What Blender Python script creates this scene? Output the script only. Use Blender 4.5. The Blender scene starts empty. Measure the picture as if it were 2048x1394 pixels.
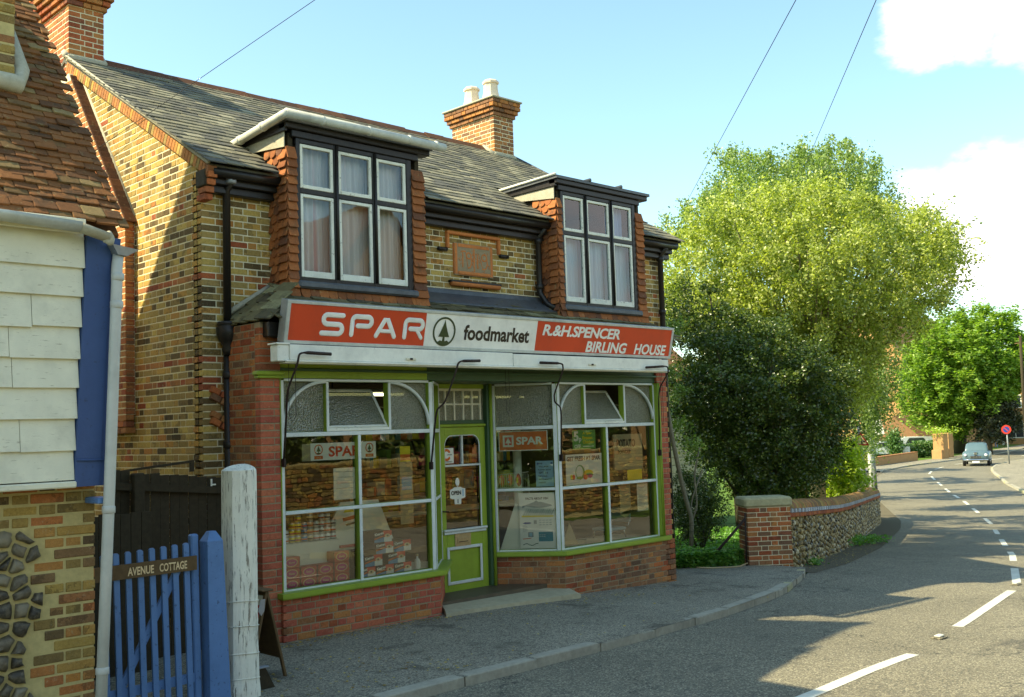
import bpy, bmesh, math, random
import numpy as np
from math import sin, cos, pi, radians, sqrt, atan2
from mathutils import Vector, Matrix, Euler, noise

random.seed(11)
rs = np.random.RandomState(7)
SC = bpy.context.scene
COL = SC.collection

# ------------------------------------------------------------------ camera
YAW, PITCH, ROLL = radians(44.50), radians(4.44), radians(-1.8325)
CAM = Vector((0.0, 0.0, 2.1))
_cy, _sy, _cp, _sp = cos(YAW), sin(YAW), cos(PITCH), sin(PITCH)
FWD = Vector((_sy*_cp, _cy*_cp, _sp))
_r = Vector((_cy, -_sy, 0)); _u = _r.cross(FWD)
RGT = _r*cos(ROLL) + _u*sin(ROLL)
UPV = _u*cos(ROLL) - _r*sin(ROLL)
camd = bpy.data.cameras.new('camera')
camd.sensor_width = 36.0
camd.lens = 36.0*2100/2048
camd.clip_start = 0.1
camd.clip_end = 3000
cam = bpy.data.objects.new('camera', camd)
cam.matrix_world = Matrix(((RGT.x, UPV.x, -FWD.x, CAM.x), (RGT.y, UPV.y, -FWD.y, CAM.y), (RGT.z, UPV.z, -FWD.z, CAM.z), (0, 0, 0, 1)))
COL.objects.link(cam)
SC.camera = cam

def view(P):
    """where a point lands in the 2048 px wide frame: x, y, distance along the axis"""
    d = Vector(P) - CAM
    z = d.dot(FWD)
    if z < 0.3:
        return (-9999, -9999, z)
    return (1024 + 2100*d.dot(RGT)/z, 697 - 2100*d.dot(UPV)/z, z)

# ------------------------------------------------------------------ light
SUN = Vector((-0.90, 0.58, 1.0)).normalized()          # towards the sun
w = bpy.data.worlds.new("World")
SC.world = w
w.use_nodes = True
nt = w.node_tree
for n in list(nt.nodes):
    nt.nodes.remove(n)
L = nt.links.new
out = nt.nodes.new('ShaderNodeOutputWorld')
bg = nt.nodes.new('ShaderNodeBackground')
bg.inputs['Strength'].default_value = 0.15
sky = nt.nodes.new('ShaderNodeTexSky')
sky.sky_type = 'NISHITA'
sky.sun_disc = False
sky.sun_elevation = math.asin(SUN.z)
sky.sun_rotation = atan2(SUN.x, SUN.y) % (2*pi)
sky.air_density = 1.0
sky.dust_density = 0.5
sky.ozone_density = 1.6
tint = nt.nodes.new('ShaderNodeMixRGB')
tint.blend_type = 'MULTIPLY'
tint.inputs[0].default_value = 1.0
tint.inputs[2].default_value = (.90, .98, 0.84, 1)
L(sky.outputs[0], tint.inputs[1])
# clouds: soft noise banks drifting all round the sky
tc = nt.nodes.new('ShaderNodeTexCoord')
sep = nt.nodes.new('ShaderNodeSeparateXYZ')
L(tc.outputs['Generated'], sep.inputs[0])
mp = nt.nodes.new('ShaderNodeMapping')
mp.inputs['Scale'].default_value = (1.0, 1.0, 2.1)
mp.inputs['Location'].default_value = (0.37, 0.11, 0.0)
L(tc.outputs['Generated'], mp.inputs[0])
nz = nt.nodes.new('ShaderNodeTexNoise')
nz.inputs['Scale'].default_value = 7.0
nz.inputs['Detail'].default_value = 7
nz.inputs['Roughness'].default_value = 0.62
L(mp.outputs[0], nz.inputs['Vector'])
def bank(direction, width):
    d = Vector(direction).normalized()
    dp = nt.nodes.new('ShaderNodeVectorMath'); dp.operation = 'DOT_PRODUCT'
    nm = nt.nodes.new('ShaderNodeVectorMath'); nm.operation = 'NORMALIZE'
    L(tc.outputs['Generated'], nm.inputs[0])
    L(nm.outputs[0], dp.inputs[0]); dp.inputs[1].default_value = d
    mr = nt.nodes.new('ShaderNodeMapRange'); mr.clamp = True
    mr.inputs['From Min'].default_value = cos(width); mr.inputs['From Max'].default_value = 1.0
    mr.inputs['To Min'].default_value = 0.0; mr.inputs['To Max'].default_value = 1.0
    L(dp.outputs['Value'], mr.inputs['Value'])
    return mr.outputs[0]
def add_(a, b, op='ADD'):
    m = nt.nodes.new('ShaderNodeMath'); m.operation = op
    for i, v in enumerate((a, b)):
        if isinstance(v, (int, float)): m.inputs[i].default_value = v
        else: L(v, m.inputs[i])
    return m.outputs[0]
dirs = [((.909, .380, .160), 0.085), ((.925, .344, .158), 0.10), ((.940, .300, .150), 0.10), ((.95, .25, .16), .12), ((.870, .370, .325), 0.05), ((.881, .336, .333), 0.055), ((.899, .300, .318), 0.05), ((.91, .26, .33), .06),
        ((1, -.8, .3), .3), ((-.4, -1, .4), .34), ((-1, .2, .25), .3), ((.1, 1.0, .12), .16), ((.3, -1, .18), .25), ((-.8, -.5, .6), .3)]
acc = None
for d, wd in dirs:
    b_ = bank(d, wd)
    acc = b_ if acc is None else add_(acc, b_, 'MAXIMUM')
nmul = add_(nz.outputs['Fac'], 1.0, 'MULTIPLY')
cmask = add_(add_(nmul, add_(acc, 0.42, 'MULTIPLY'), 'ADD'), 0.66, 'SUBTRACT')
mr = nt.nodes.new('ShaderNodeMapRange'); mr.clamp = True; mr.interpolation_type = 'SMOOTHSTEP'
mr.inputs['From Min'].default_value = 0.0; mr.inputs['From Max'].default_value = 0.30
L(cmask, mr.inputs['Value'])
cm = nt.nodes.new('ShaderNodeMixRGB')
cm.inputs[2].default_value = (6.0, 5.5, 5.4, 1)
L(add_(mr.outputs[0], 0.85, 'MULTIPLY'), cm.inputs[0])
L(tint.outputs[0], cm.inputs[1])
L(cm.outputs[0], bg.inputs[0])
L(bg.outputs[0], out.inputs[0])

sd = bpy.data.lights.new('sun', 'SUN')
sd.energy = 4.3
sd.angle = radians(0.53)
sd.color = (1.0, 0.87, 0.58)
sun = bpy.data.objects.new('sun', sd)
sun.rotation_euler = SUN.to_track_quat('Z', 'Y').to_euler()
sun.location = (-20, 20, 30)
COL.objects.link(sun)

SC.view_settings.view_transform = 'Standard'
SC.view_settings.look = 'None'
SC.view_settings.gamma = 1.0
SC.view_settings.use_curve_mapping = False
SC.view_settings.exposure = 1.32
SC.render.engine = 'CYCLES'
cy = SC.cycles
cy.max_bounces = 8
cy.diffuse_bounces = 3
cy.glossy_bounces = 3
cy.transmission_bounces = 6
cy.transparent_max_bounces = 16
cy.caustics_reflective = False
cy.caustics_refractive = False
cy.sample_clamp_indirect = 6
cy.use_denoising = True

# ------------------------------------------------------------------ materials
def srgb(h):
    v = [int(h[i:i+2], 16)/255 for i in (0, 2, 4)]
    return tuple((c/12.92 if c <= .04045 else ((c+.055)/1.055)**2.4) for c in v)
class Mat:
    """small node-graph helper"""
    def __init__(s, name):
        s.m = bpy.data.materials.new(name); s.m.use_nodes = True
        s.t = s.m.node_tree; s.n = s.t.nodes
        s.b = s.n['Principled BSDF']; s.out = s.n['Material Output']
        s.geo = None; s.rndo = None
    def new(s, kind, **kw):
        x = s.n.new(kind)
        for k, v in kw.items(): setattr(x, k, v)
        return x
    def link(s, a, b): s.t.links.new(a, b)
    def setv(s, sock, v):
        if isinstance(v, bpy.types.NodeSocket): s.link(v, sock)
        elif isinstance(v, tuple) and len(v) == 3 and sock.type == 'RGBA': sock.default_value = (*v, 1)
        else: sock.default_value = v
    def pos(s):
        if s.geo is None: s.geo = s.new('ShaderNodeNewGeometry')
        return s.geo.outputs['Position']
    def rnd(s):
        if s.rndo is None:
            a = s.new('ShaderNodeAttribute', attribute_name='rnd'); o = s.new('ShaderNodeObjectInfo')
            s.rndo = s.math('FRACT', s.math('ADD', a.outputs['Fac'], o.outputs['Random']), 0)
        return s.rndo
    def math(s, op, a, b=0.0, c=None):
        x = s.new('ShaderNodeMath', operation=op)
        s.setv(x.inputs[0], a); s.setv(x.inputs[1], b)
        if c is not None: s.setv(x.inputs[2], c)
        return x.outputs[0]
    def noise(s, scale, detail=3, rough=.5, vec=None, stretch=None, out='Fac', dist=0):
        x = s.new('ShaderNodeTexNoise'); x.inputs['Scale'].default_value = scale
        x.inputs['Detail'].default_value = detail; x.inputs['Roughness'].default_value = rough
        x.inputs['Distortion'].default_value = dist
        v = vec or s.pos()
        if stretch:
            mp = s.new('ShaderNodeMapping'); mp.inputs['Scale'].default_value = stretch
            s.link(v, mp.inputs[0]); v = mp.outputs[0]
        s.link(v, x.inputs['Vector'])
        return x.outputs[out]
    def vor(s, scale, feature='F1', out='Distance', stretch=None):
        x = s.new('ShaderNodeTexVoronoi', feature=feature); x.inputs['Scale'].default_value = scale
        v = s.pos()
        if stretch:
            mp = s.new('ShaderNodeMapping'); mp.inputs['Scale'].default_value = stretch
            s.link(v, mp.inputs[0]); v = mp.outputs[0]
        s.link(v, x.inputs['Vector']); return x.outputs[out]
    def ramp(s, fac, stops, const=False):
        x = s.new('ShaderNodeValToRGB'); e = x.color_ramp.elements
        if const: x.color_ramp.interpolation = 'CONSTANT'
        while len(e) < len(stops): e.new(0.5)
        for i, (p, c) in enumerate(stops):
            e[i].position = p; e[i].color = (*c, 1) if isinstance(c, tuple) else (c, c, c, 1)
        s.link(fac, x.inputs[0]); return x.outputs[0]
    def mix(s, mode, fac, a, b):
        x = s.new('ShaderNodeMixRGB', blend_type=mode)
        s.setv(x.inputs[0], fac); s.setv(x.inputs[1], a); s.setv(x.inputs[2], b); return x.outputs[0]
    def mul(s, col, lo, hi, fac):
        """vary a colour by a factor between lo and hi"""
        r = s.math('MULTIPLY_ADD', fac, hi-lo, lo)
        x = s.new('ShaderNodeVectorMath', operation='SCALE')
        s.setv(x.inputs[0], col) if isinstance(col, bpy.types.NodeSocket) else setattr(x.inputs[0], 'default_value', col)
        s.link(r, x.inputs['Scale']); return x.outputs[0]
    def bump(s, h, strength=.3, dist=.01):
        x = s.new('ShaderNodeBump'); x.inputs['Strength'].default_value = strength; x.inputs['Distance'].default_value = dist
        s.link(h, x.inputs['Height']); s.link(x.outputs[0], s.b.inputs['Normal'])
    def fin(s, col=None, rough=.8, spec=.3, metal=0, emis=None, es=0):
        if col is not None: s.setv(s.b.inputs['Base Color'], col)
        s.setv(s.b.inputs['Roughness'], rough); s.b.inputs['Specular IOR Level'].default_value = spec
        s.b.inputs['Metallic'].default_value = metal
        if emis: s.b.inputs['Emission Color'].default_value = (*emis, 1); s.b.inputs['Emission Strength'].default_value = es
        return s.m
M = {}
def mat_brick(name, stops, soot=.5, sc=38, smear=(.42, .37, .22)):
    m = Mat(name)
    c = m.ramp(m.rnd(), stops)
    c = m.mul(c, .6, 1.4, m.noise(sc, 4, .65))
    c = m.mul(c, .55, 1.35, m.math('POWER', m.noise(sc*3.5, 2, .6), 0.7))
    c = m.mix('MIX', m.math('MULTIPLY', m.math('GREATER_THAN', m.noise(5, 5, .7), .57), soot), c, (.035, .03, .018))
    c = m.mix('MIX', m.math('MULTIPLY', m.ramp(m.noise(31, 5, .8), [(.60, 0.0), (.66, 1.0)]), .55), c, smear)
    c = m.mul(c, .62, 1.22, m.noise(1.7, 5, .6, stretch=(1, 1, .3)))
    m.bump(m.noise(sc*2, 5, .7), .6, .010)
    M[name] = m.fin(c, .9, .2)
mat_brick('stock brick', [(0, (.09, .06, .026)), (.15, (.20, .135, .05)), (.35, (.38, .265, .08)), (.55, (.54, .385, .10)), (.72, (.32, .22, .08)), (.88, (.52, .31, .07)), (1, (.42, .17, .045))], .4)
mat_brick('red brick', [(0, (.26, .07, .03)), (.4, (.40, .11, .04)), (.7, (.48, .16, .05)), (1, (.22, .08, .045))], .35)
mat_brick('orange brick', [(0, (.40, .17, .055)), (.5, (.46, .20, .06)), (1, (.28, .12, .05))], .25)
mat_brick('brown brick', [(0, (.17, .095, .055)), (.5, (.29, .14, .065)), (.8, (.38, .18, .07)), (1, (.48, .19, .05))], .35)
mat_brick('shop red brick', [(0, (.36, .09, .055)), (.5, (.45, .12, .065)), (1, (.52, .17, .08))], .2)
mat_brick('old brick', [(0, (.12, .08, .04)), (.3, (.28, .19, .06)), (.55, (.40, .27, .07)), (.7, (.44, .16, .05)), (.85, (.20, .13, .06)), (1, (.50, .22, .05))], .4)
mat_brick('blue brick', [(0, (.42, .46, .48)), (1, (.60, .63, .64))], .1)
def simple(name, col, rough=.6, spec=.4, metal=0, var=.25, sc=14, bump=.0, grime=0, bs=90):
    m = Mat(name)
    c = m.mul(col, 1-var, 1+var, m.noise(sc, 4, .6))
    if grime:
        g = m.ramp(m.noise(2.3, 6, .68), [(.45, 0.0), (.68, 1.0)])
        c = m.mix('MIX', m.math('MULTIPLY', g, grime), c, tuple(x*.35+.01 for x in col))
    if bump: m.bump(m.noise(bs, 4, .6), bump, .006)
    M[name] = m.fin(c, rough, spec, metal)
    return m
def mortar(name, col):
    m = Mat(name)
    c = m.mul(col, .6, 1.25, m.noise(20, 5, .7))
    c = m.mul(c, .75, 1.15, m.noise(2.2, 4, .6))
    m.bump(m.noise(160, 3, .7), .5, .005)
    M[name] = m.fin(c, .95, .1)
mortar('pale mortar', (.80, .73, .48))
mortar('dark mortar', (.34, .27, .16))
mortar('old mortar', (.56, .46, .20))
mortar('cement', (.48, .45, .33))

def peeling(name, col, under=(.22, .2, .16), amt=.5, rough=.55, sc=24, lo=.6, stretch=None, bump=.3):
    m = Mat(name)
    c = m.mul(col, .82, 1.12, m.noise(7, 5, .6))
    p = m.ramp(m.noise(sc, 6, .72, stretch=stretch), [(lo, 0.0), (lo+.04, 1.0)])
    c = m.mix('MIX', m.math('MULTIPLY', p, amt), c, under)
    g = m.ramp(m.noise(3.1, 5, .7), [(.5, 0.0), (.75, 1.0)])
    c = m.mix('MIX', m.math('MULTIPLY', g, .35), c, tuple(x*.45 for x in col))
    m.bump(m.math('SUBTRACT', m.noise(60, 4, .6, stretch=stretch), m.math('MULTIPLY', p, .5)), bump, .004)
    M[name] = m.fin(c, rough, .35)
peeling('white paint', (.82, .82, .70), amt=.35, lo=.64)
peeling('sash paint', (.76, .78, .66), amt=.7, lo=.6)
peeling('pale trim paint', (.66, .71, .66), under=(.2, .25, .1), amt=.5, lo=.64, rough=.45)
peeling('green paint', (.27, .38, .035), under=(.4, .4, .3), amt=.35, lo=.68, rough=.4, bump=.12)
peeling('dark green paint', (.045, .10, .045), under=(.1, .1, .06), amt=.3, lo=.66, rough=.4)
peeling('blue paint', (.11, .22, .44), under=(.03, .05, .08), amt=.6, lo=.60, rough=.55)
peeling('dark blue paint', (.045, .085, .21), under=(.03, .04, .06), amt=.5, lo=.62, rough=.55)
peeling('black paint', (.018, .015, .012), under=(.10, .09, .07), amt=.6, lo=.62, rough=.4)
peeling('board paint', (.76, .73, .55), amt=.6, lo=.62, under=(.3, .26, .14), stretch=(.5, 1, 3), rough=.7)
peeling('post paint', (.80, .79, .66), amt=.85, lo=.56, under=(.20, .17, .12), sc=30, stretch=(1.6, 1.6, .16), rough=.75, bump=.8)
simple('dark timber', (.045, .036, .02), .85, .2, var=.5, sc=20, bump=.5)
simple('brown timber', (.12, .075, .03), .7, .3, var=.4, sc=22, bump=.3)
simple('lead', (.10, .11, .115), .5, .5, .3, var=.5, sc=16, bump=.3, grime=.5)
simple('grey gutter', (.55, .56, .48), .55, .4, 0, var=.2, sc=12, bump=.2, grime=.5)
simple('zinc', (.30, .33, .36), .4, .5, .4, var=.3, sc=12)
simple('pipe paint', (.52, .52, .46), .45, .45, 0, var=.12, sc=9, grime=.3)
simple('iron', (.035, .022, .016), .6, .4, .4, var=.4, sc=40)
simple('brass', (.42, .33, .17), .45, .5, .5, var=.3, sc=30)
simple('stone coping', (.42, .39, .22), .9, .2, var=.35, sc=18, bump=.5, grime=.5)
simple('step stone', (.44, .40, .26), .9, .2, var=.25, sc=14, bump=.3, grime=.3)
simple('kerb granite', (.36, .34, .26), .85, .25, var=.3, sc=22, bump=.4, grime=.4)
simple('terracotta', (.55, .20, .06), .9, .2, var=.3, sc=26, bump=.4, grime=.25)
simple('shaded terracotta', (.12, .045, .02), .9, .2, var=.3, sc=26, bump=.4)  # darker copy of terracotta: recess shade put into the colour so the relief reads
simple('pot clay', (.72, .60, .44), .8, .3, var=.12, sc=16)
simple('render', (.5, .48, .38), .9, .2, var=.2, sc=8)
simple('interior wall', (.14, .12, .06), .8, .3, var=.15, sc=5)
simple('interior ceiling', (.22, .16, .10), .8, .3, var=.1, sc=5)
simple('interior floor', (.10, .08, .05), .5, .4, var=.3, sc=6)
simple('sign white', (.84, .84, .75), .35, .5, var=.08, sc=6, grime=.3)
simple('sign red', (.60, .05, .010), .35, .5, var=.16, sc=2.4, grime=.25)
simple('sign green', (.035, .06, .02), .35, .4)
simple('sign ink', (.035, .025, .012), .5, .3)
simple('card', (.74, .74, .62), .6, .3, var=.06)
simple('paper', (.80, .80, .72), .7, .2, var=.08, sc=10)
simple('newsprint', (.36, .31, .18), .8, .2, var=.25, sc=60)
simple('pale blue paper', (.28, .44, .55), .7, .2, var=.08)
simple('poster green', (.16, .34, .08), .6, .3, var=.08)
simple('poster yellow', (.75, .6, .02), .6, .3, var=.08)
simple('poster red', (.5, .04, .02), .5, .3)
simple('orange print', (.62, .14, .02), .5, .3)
simple('fish grey', (.30, .34, .32), .6, .3, var=.4, sc=60)
simple('fish green', (.08, .16, .09), .6, .3, var=.5, sc=40)
simple('sea blue', (.06, .24, .30), .5, .3, var=.4, sc=50)
simple('magenta print', (.55, .06, .20), .45, .4)
simple('carton red', (.55, .09, .05), .5, .4)
simple('cream print', (.72, .55, .30), .5, .3)
simple('carton brown', (.07, .035, .02), .5, .4)
simple('carton blue', (.07, .27, .50), .45, .4)
simple('carton white', (.80, .82, .78), .45, .4)
simple('carton red bright', (.70, .07, .03), .45, .4)
simple('tin metal', (.5, .5, .45), .3, .5, .8, var=.1)
simple('car paint', (.10, .16, .18), .3, .5, .15, var=.1, sc=3)
simple('chrome', (.6, .6, .6), .15, .5, 1.0, var=.05)
simple('tyre', (.02, .02, .02), .8, .3)
simple('car glass', (.03, .04, .045), .08, .6)
simple('rubber black', (.015, .014, .012), .6, .3)
simple('white car paint', (.75, .75, .75), .3, .5)
simple('road paint', (.62, .62, .52), .75, .3, var=.25, sc=30, grime=.4, bump=.4)
simple('skin', (.45, .24, .16), .6, .3)
simple('dark cloth', (.02, .02, .025), .9, .2)
simple('blue cloth', (.10, .2, .4), .9, .2)
simple('sign blue', (.02, .05, .25), .4, .4)
simple('sign grey', (.25, .27, .26), .5, .4, .3)
simple('bark', (.10, .085, .055), .95, .1, var=.5, sc=26, bump=.8, bs=40)
simple('pale bark', (.22, .20, .13), .95, .1, var=.5, sc=20, bump=.5, bs=40)
simple('soil', (.06, .05, .03), .95, .1, var=.5, sc=9, bump=.5)
simple('far brick', (.42, .24, .10), .9, .2, var=.25, sc=3.5)
simple('far roof', (.22, .12, .06), .9, .2, var=.4, sc=5)

def emit(name, col, s):
    m = Mat(name); M[name] = m.fin(tuple(min(1, c) for c in col), .5, .3, 0, col, s)
emit('tube light', (1.0, .95, .60), 2.5)

def clay(name, stops, sc=30, lichen=.35):
    m = Mat(name)
    c = m.ramp(m.rnd(), stops)
    c = m.mul(c, .6, 1.35, m.noise(sc, 5, .65))
    c = m.mix('MIX', m.math('MULTIPLY', m.ramp(m.noise(6, 6, .75), [(.53, 0.0), (.63, 1.0)]), lichen), c, (.05, .042, .025))
    c = m.mix('MIX', m.math('MULTIPLY', m.ramp(m.noise(17, 4, .7), [(.60, 0.0), (.68, 1.0)]), lichen*.8), c, (.34, .30, .14))
    m.bump(m.noise(sc*2.5, 4, .65), .5, .006)
    M[name] = m.fin(c, .9, .2)
clay('roof tile', [(0, (.10, .05, .022)), (.3, (.19, .08, .028)), (.6, (.25, .105, .033)), (.85, (.15, .09, .035)), (1, (.30, .21, .085))], 30, .5)
clay('hung tile', [(0, (.22, .08, .03)), (.4, (.42, .15, .045)), (.7, (.30, .11, .04)), (1, (.13, .06, .035))], 34, .5)
clay('ridge clay', [(0, (.07, .035, .02)), (1, (.14, .06, .028))], 20, .6)
clay('slate', [(0, (.10, .10, .085)), (.4, (.145, .14, .105)), (.75, (.19, .18, .12)), (1, (.30, .28, .19))], 24, .4)
clay('mossy slate', [(0, (.08, .07, .04)), (.5, (.15, .13, .06)), (1, (.25, .24, .12))], 22, .6)
def flintm():
    m = Mat('flint')
    c = m.ramp(m.rnd(), [(0, (.022, .018, .012)), (.5, (.055, .045, .028)), (.85, (.11, .09, .055)), (1, (.22, .19, .12))])
    v = m.ramp(m.noise(28, 5, .7), [(.45, 0.0), (.62, 1.0)])
    c = m.mix('MIX', m.math('MULTIPLY', v, .45), c, (.24, .2, .12))
    m.bump(m.noise(50, 5, .7), .8, .01)
    M['flint'] = m.fin(c, .45, .5)
    m = Mat('pale flint')
    c = m.ramp(m.rnd(), [(0, (.13, .10, .045)), (.4, (.30, .23, .10)), (.8, (.44, .34, .15)), (1, (.62, .54, .34))])
    c = m.mul(c, .5, 1.4, m.noise(22, 4, .7))
    m.bump(m.noise(40, 4, .7), .7, .01)
    M['pale flint'] = m.fin(c, .7, .35)
flintm()

def leafm(name, a, b, c2, tr=.35, rough=.5):
    m = Mat(name)
    m.n.remove(m.b)
    c = m.ramp(m.rnd(), [(0, a), (.55, b), (1, c2)])
    d = m.new('ShaderNodeBsdfDiffuse'); t = m.new('ShaderNodeBsdfTranslucent'); g = m.new('ShaderNodeBsdfGlossy')
    g.inputs['Roughness'].default_value = rough
    m.link(c, d.inputs[0])
    tcol = m.mix('MULTIPLY', 1.0, c, (1.6, 1.7, .6))
    m.link(tcol, t.inputs[0])
    g.inputs['Color'].default_value = (1, 1, 1, 1)
    x = m.new('ShaderNodeMixShader'); x.inputs[0].default_value = tr
    m.link(d.outputs[0], x.inputs[1]); m.link(t.outputs[0], x.inputs[2])
    y = m.new('ShaderNodeMixShader'); y.inputs[0].default_value = .045
    m.link(x.outputs[0], y.inputs[1]); m.link(g.outputs[0], y.inputs[2])
    m.link(y.outputs[0], m.out.inputs[0])
    M[name] = m.m
leafm('birch leaves', (.16, .21, .03), (.31, .37, .06), (.46, .50, .12), .42)
leafm('birch leaves green', (.09, .15, .03), (.18, .27, .055), (.28, .37, .10), .40)
leafm('holly leaves', (.022, .042, .008), (.05, .095, .016), (.16, .20, .03), .25, .35)
leafm('bright leaves', (.20, .30, .02), (.34, .46, .03), (.45, .55, .05), .45)
leafm('chestnut leaves', (.14, .24, .03), (.25, .38, .05), (.36, .48, .09), .40)
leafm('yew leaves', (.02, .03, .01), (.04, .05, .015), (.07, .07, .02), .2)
leafm('ground leaves', (.06, .17, .02), (.12, .29, .04), (.24, .42, .07), .40)
leafm('hedge leaves', (.05, .13, .02), (.09, .19, .04), (.15, .24, .06), .3)
leafm('red petals', (.5, .1, .1), (.7, .3, .25), (.8, .5, .4), .3)
leafm('dry leaves', (.2, .12, .03), (.42, .30, .05), (.5, .4, .1), .2)

def glassm(name, tintc=(.90, .93, .86), k=1.0, rough=.0, f0=.055):
    m = Mat(name); m.n.remove(m.b)
    lw = m.new('ShaderNodeFresnel'); lw.inputs[0].default_value = 1.5
    g = m.new('ShaderNodeBsdfGlossy'); g.inputs['Roughness'].default_value = rough
    g.inputs['Color'].default_value = (1, 1, 1, 1)
    t = m.new('ShaderNodeBsdfTransparent'); t.inputs[0].default_value = (*tintc, 1)
    bp = m.new('ShaderNodeBump'); bp.inputs['Strength'].default_value = .055; bp.inputs['Distance'].default_value = .01
    m.link(m.noise(3.2, 2, .5), bp.inputs['Height'])
    m.link(bp.outputs[0], g.inputs['Normal'])
    x = m.new('ShaderNodeMixShader')
    f = m.math('MINIMUM', m.math('ADD', m.math('MULTIPLY', lw.outputs[0], 1.85*k), f0), 1.0)
    m.link(f, x.inputs[0]); m.link(t.outputs[0], x.inputs[1]); m.link(g.outputs[0], x.inputs[2])
    m.link(x.outputs[0], m.out.inputs[0]); M[name] = m.m
glassm('window glass', (.92, .95, .87), .95, .0, .02)
glassm('upper glass', (.95, .96, .98), .55, .0, .02)
def obscure(name):
    m = Mat(name); m.n.remove(m.b)
    g = m.new('ShaderNodeBsdfGlossy'); g.inputs['Roughness'].default_value = .22
    t = m.new('ShaderNodeBsdfTransparent'); t.inputs[0].default_value = (.20, .21, .13, 1)
    d = m.new('ShaderNodeBsdfTranslucent'); d.inputs[0].default_value = (.6, .6, .33, 1)
    df = m.new('ShaderNodeBsdfDiffuse')
    cc = m.ramp(m.vor(70), [(.1, (.02, .025, .012)), (.35, (.085, .09, .045)), (.55, (.26, .27, .15))])
    m.link(cc, df.inputs[0])
    bp = m.new('ShaderNodeBump'); bp.inputs['Strength'].default_value = 1.0; bp.inputs['Distance'].default_value = .012
    m.link(m.vor(55), bp.inputs['Height']); m.link(bp.outputs[0], g.inputs['Normal'])
    a = m.new('ShaderNodeMixShader'); a.inputs[0].default_value = .7
    m.link(t.outputs[0], a.inputs[1]); m.link(d.outputs[0], a.inputs[2])
    b = m.new('ShaderNodeMixShader'); b.inputs[0].default_value = .6
    m.link(a.outputs[0], b.inputs[1]); m.link(df.outputs[0], b.inputs[2])
    x = m.new('ShaderNodeMixShader'); x.inputs[0].default_value = .16
    m.link(b.outputs[0], x.inputs[1]); m.link(g.outputs[0], x.inputs[2])
    m.link(x.outputs[0], m.out.inputs[0]); M[name] = m.m
obscure('obscured glass')
def curtainm(name, a, b, red=False, sc=34):
    m = Mat(name)
    n = m.noise(sc, 2, .5, stretch=(1, .2, .03))
    c = m.mix('MIX', n, a, b)
    if red:
        st = m.ramp(m.noise(5.5, 1, .5, stretch=(1, 0, .02)), [(.60, 0.0), (.64, 1.0)])
        c = m.mix('MIX', m.math('MULTIPLY', st, .6), c, (.5, .2, .2))
    M[name] = m.fin(c, .9, .1)
curtainm('net curtain', (.48, .48, .45), (.88, .87, .82), True)
curtainm('pale blue curtain', (.26, .40, .48), (.60, .74, .74))
curtainm('blue curtain', (.12, .30, .58), (.42, .62, .78), sc=26)
def cellrnd(m, sc):
    x = m.new('ShaderNodeTexVoronoi'); x.inputs['Scale'].default_value = sc; m.link(m.pos(), x.inputs['Vector'])
    s_ = m.new('ShaderNodeSeparateXYZ'); m.link(x.outputs['Color'], s_.inputs[0]); return s_.outputs[0]
def cracks(m, c, sc, amt):
    x = m.new('ShaderNodeTexVoronoi', feature='DISTANCE_TO_EDGE'); x.inputs['Scale'].default_value = sc
    nn = m.noise(2.5, 4, .7, out='Color'); v = m.new('ShaderNodeVectorMath', operation='MULTIPLY_ADD'); m.link(nn, v.inputs[0]); v.inputs[1].default_value = (.9, .9, .9); m.link(m.pos(), v.inputs[2]); m.link(v.outputs[0], x.inputs['Vector'])
    k = m.ramp(x.outputs['Distance'], [(.0, 1.0), (.010, 0.0)])
    k = m.math('MULTIPLY', k, m.ramp(m.noise(.8, 2, .5), [(.48, 0.0), (.56, amt)]))
    return m.mix('MIX', k, c, (.02, .02, .018))
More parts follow.
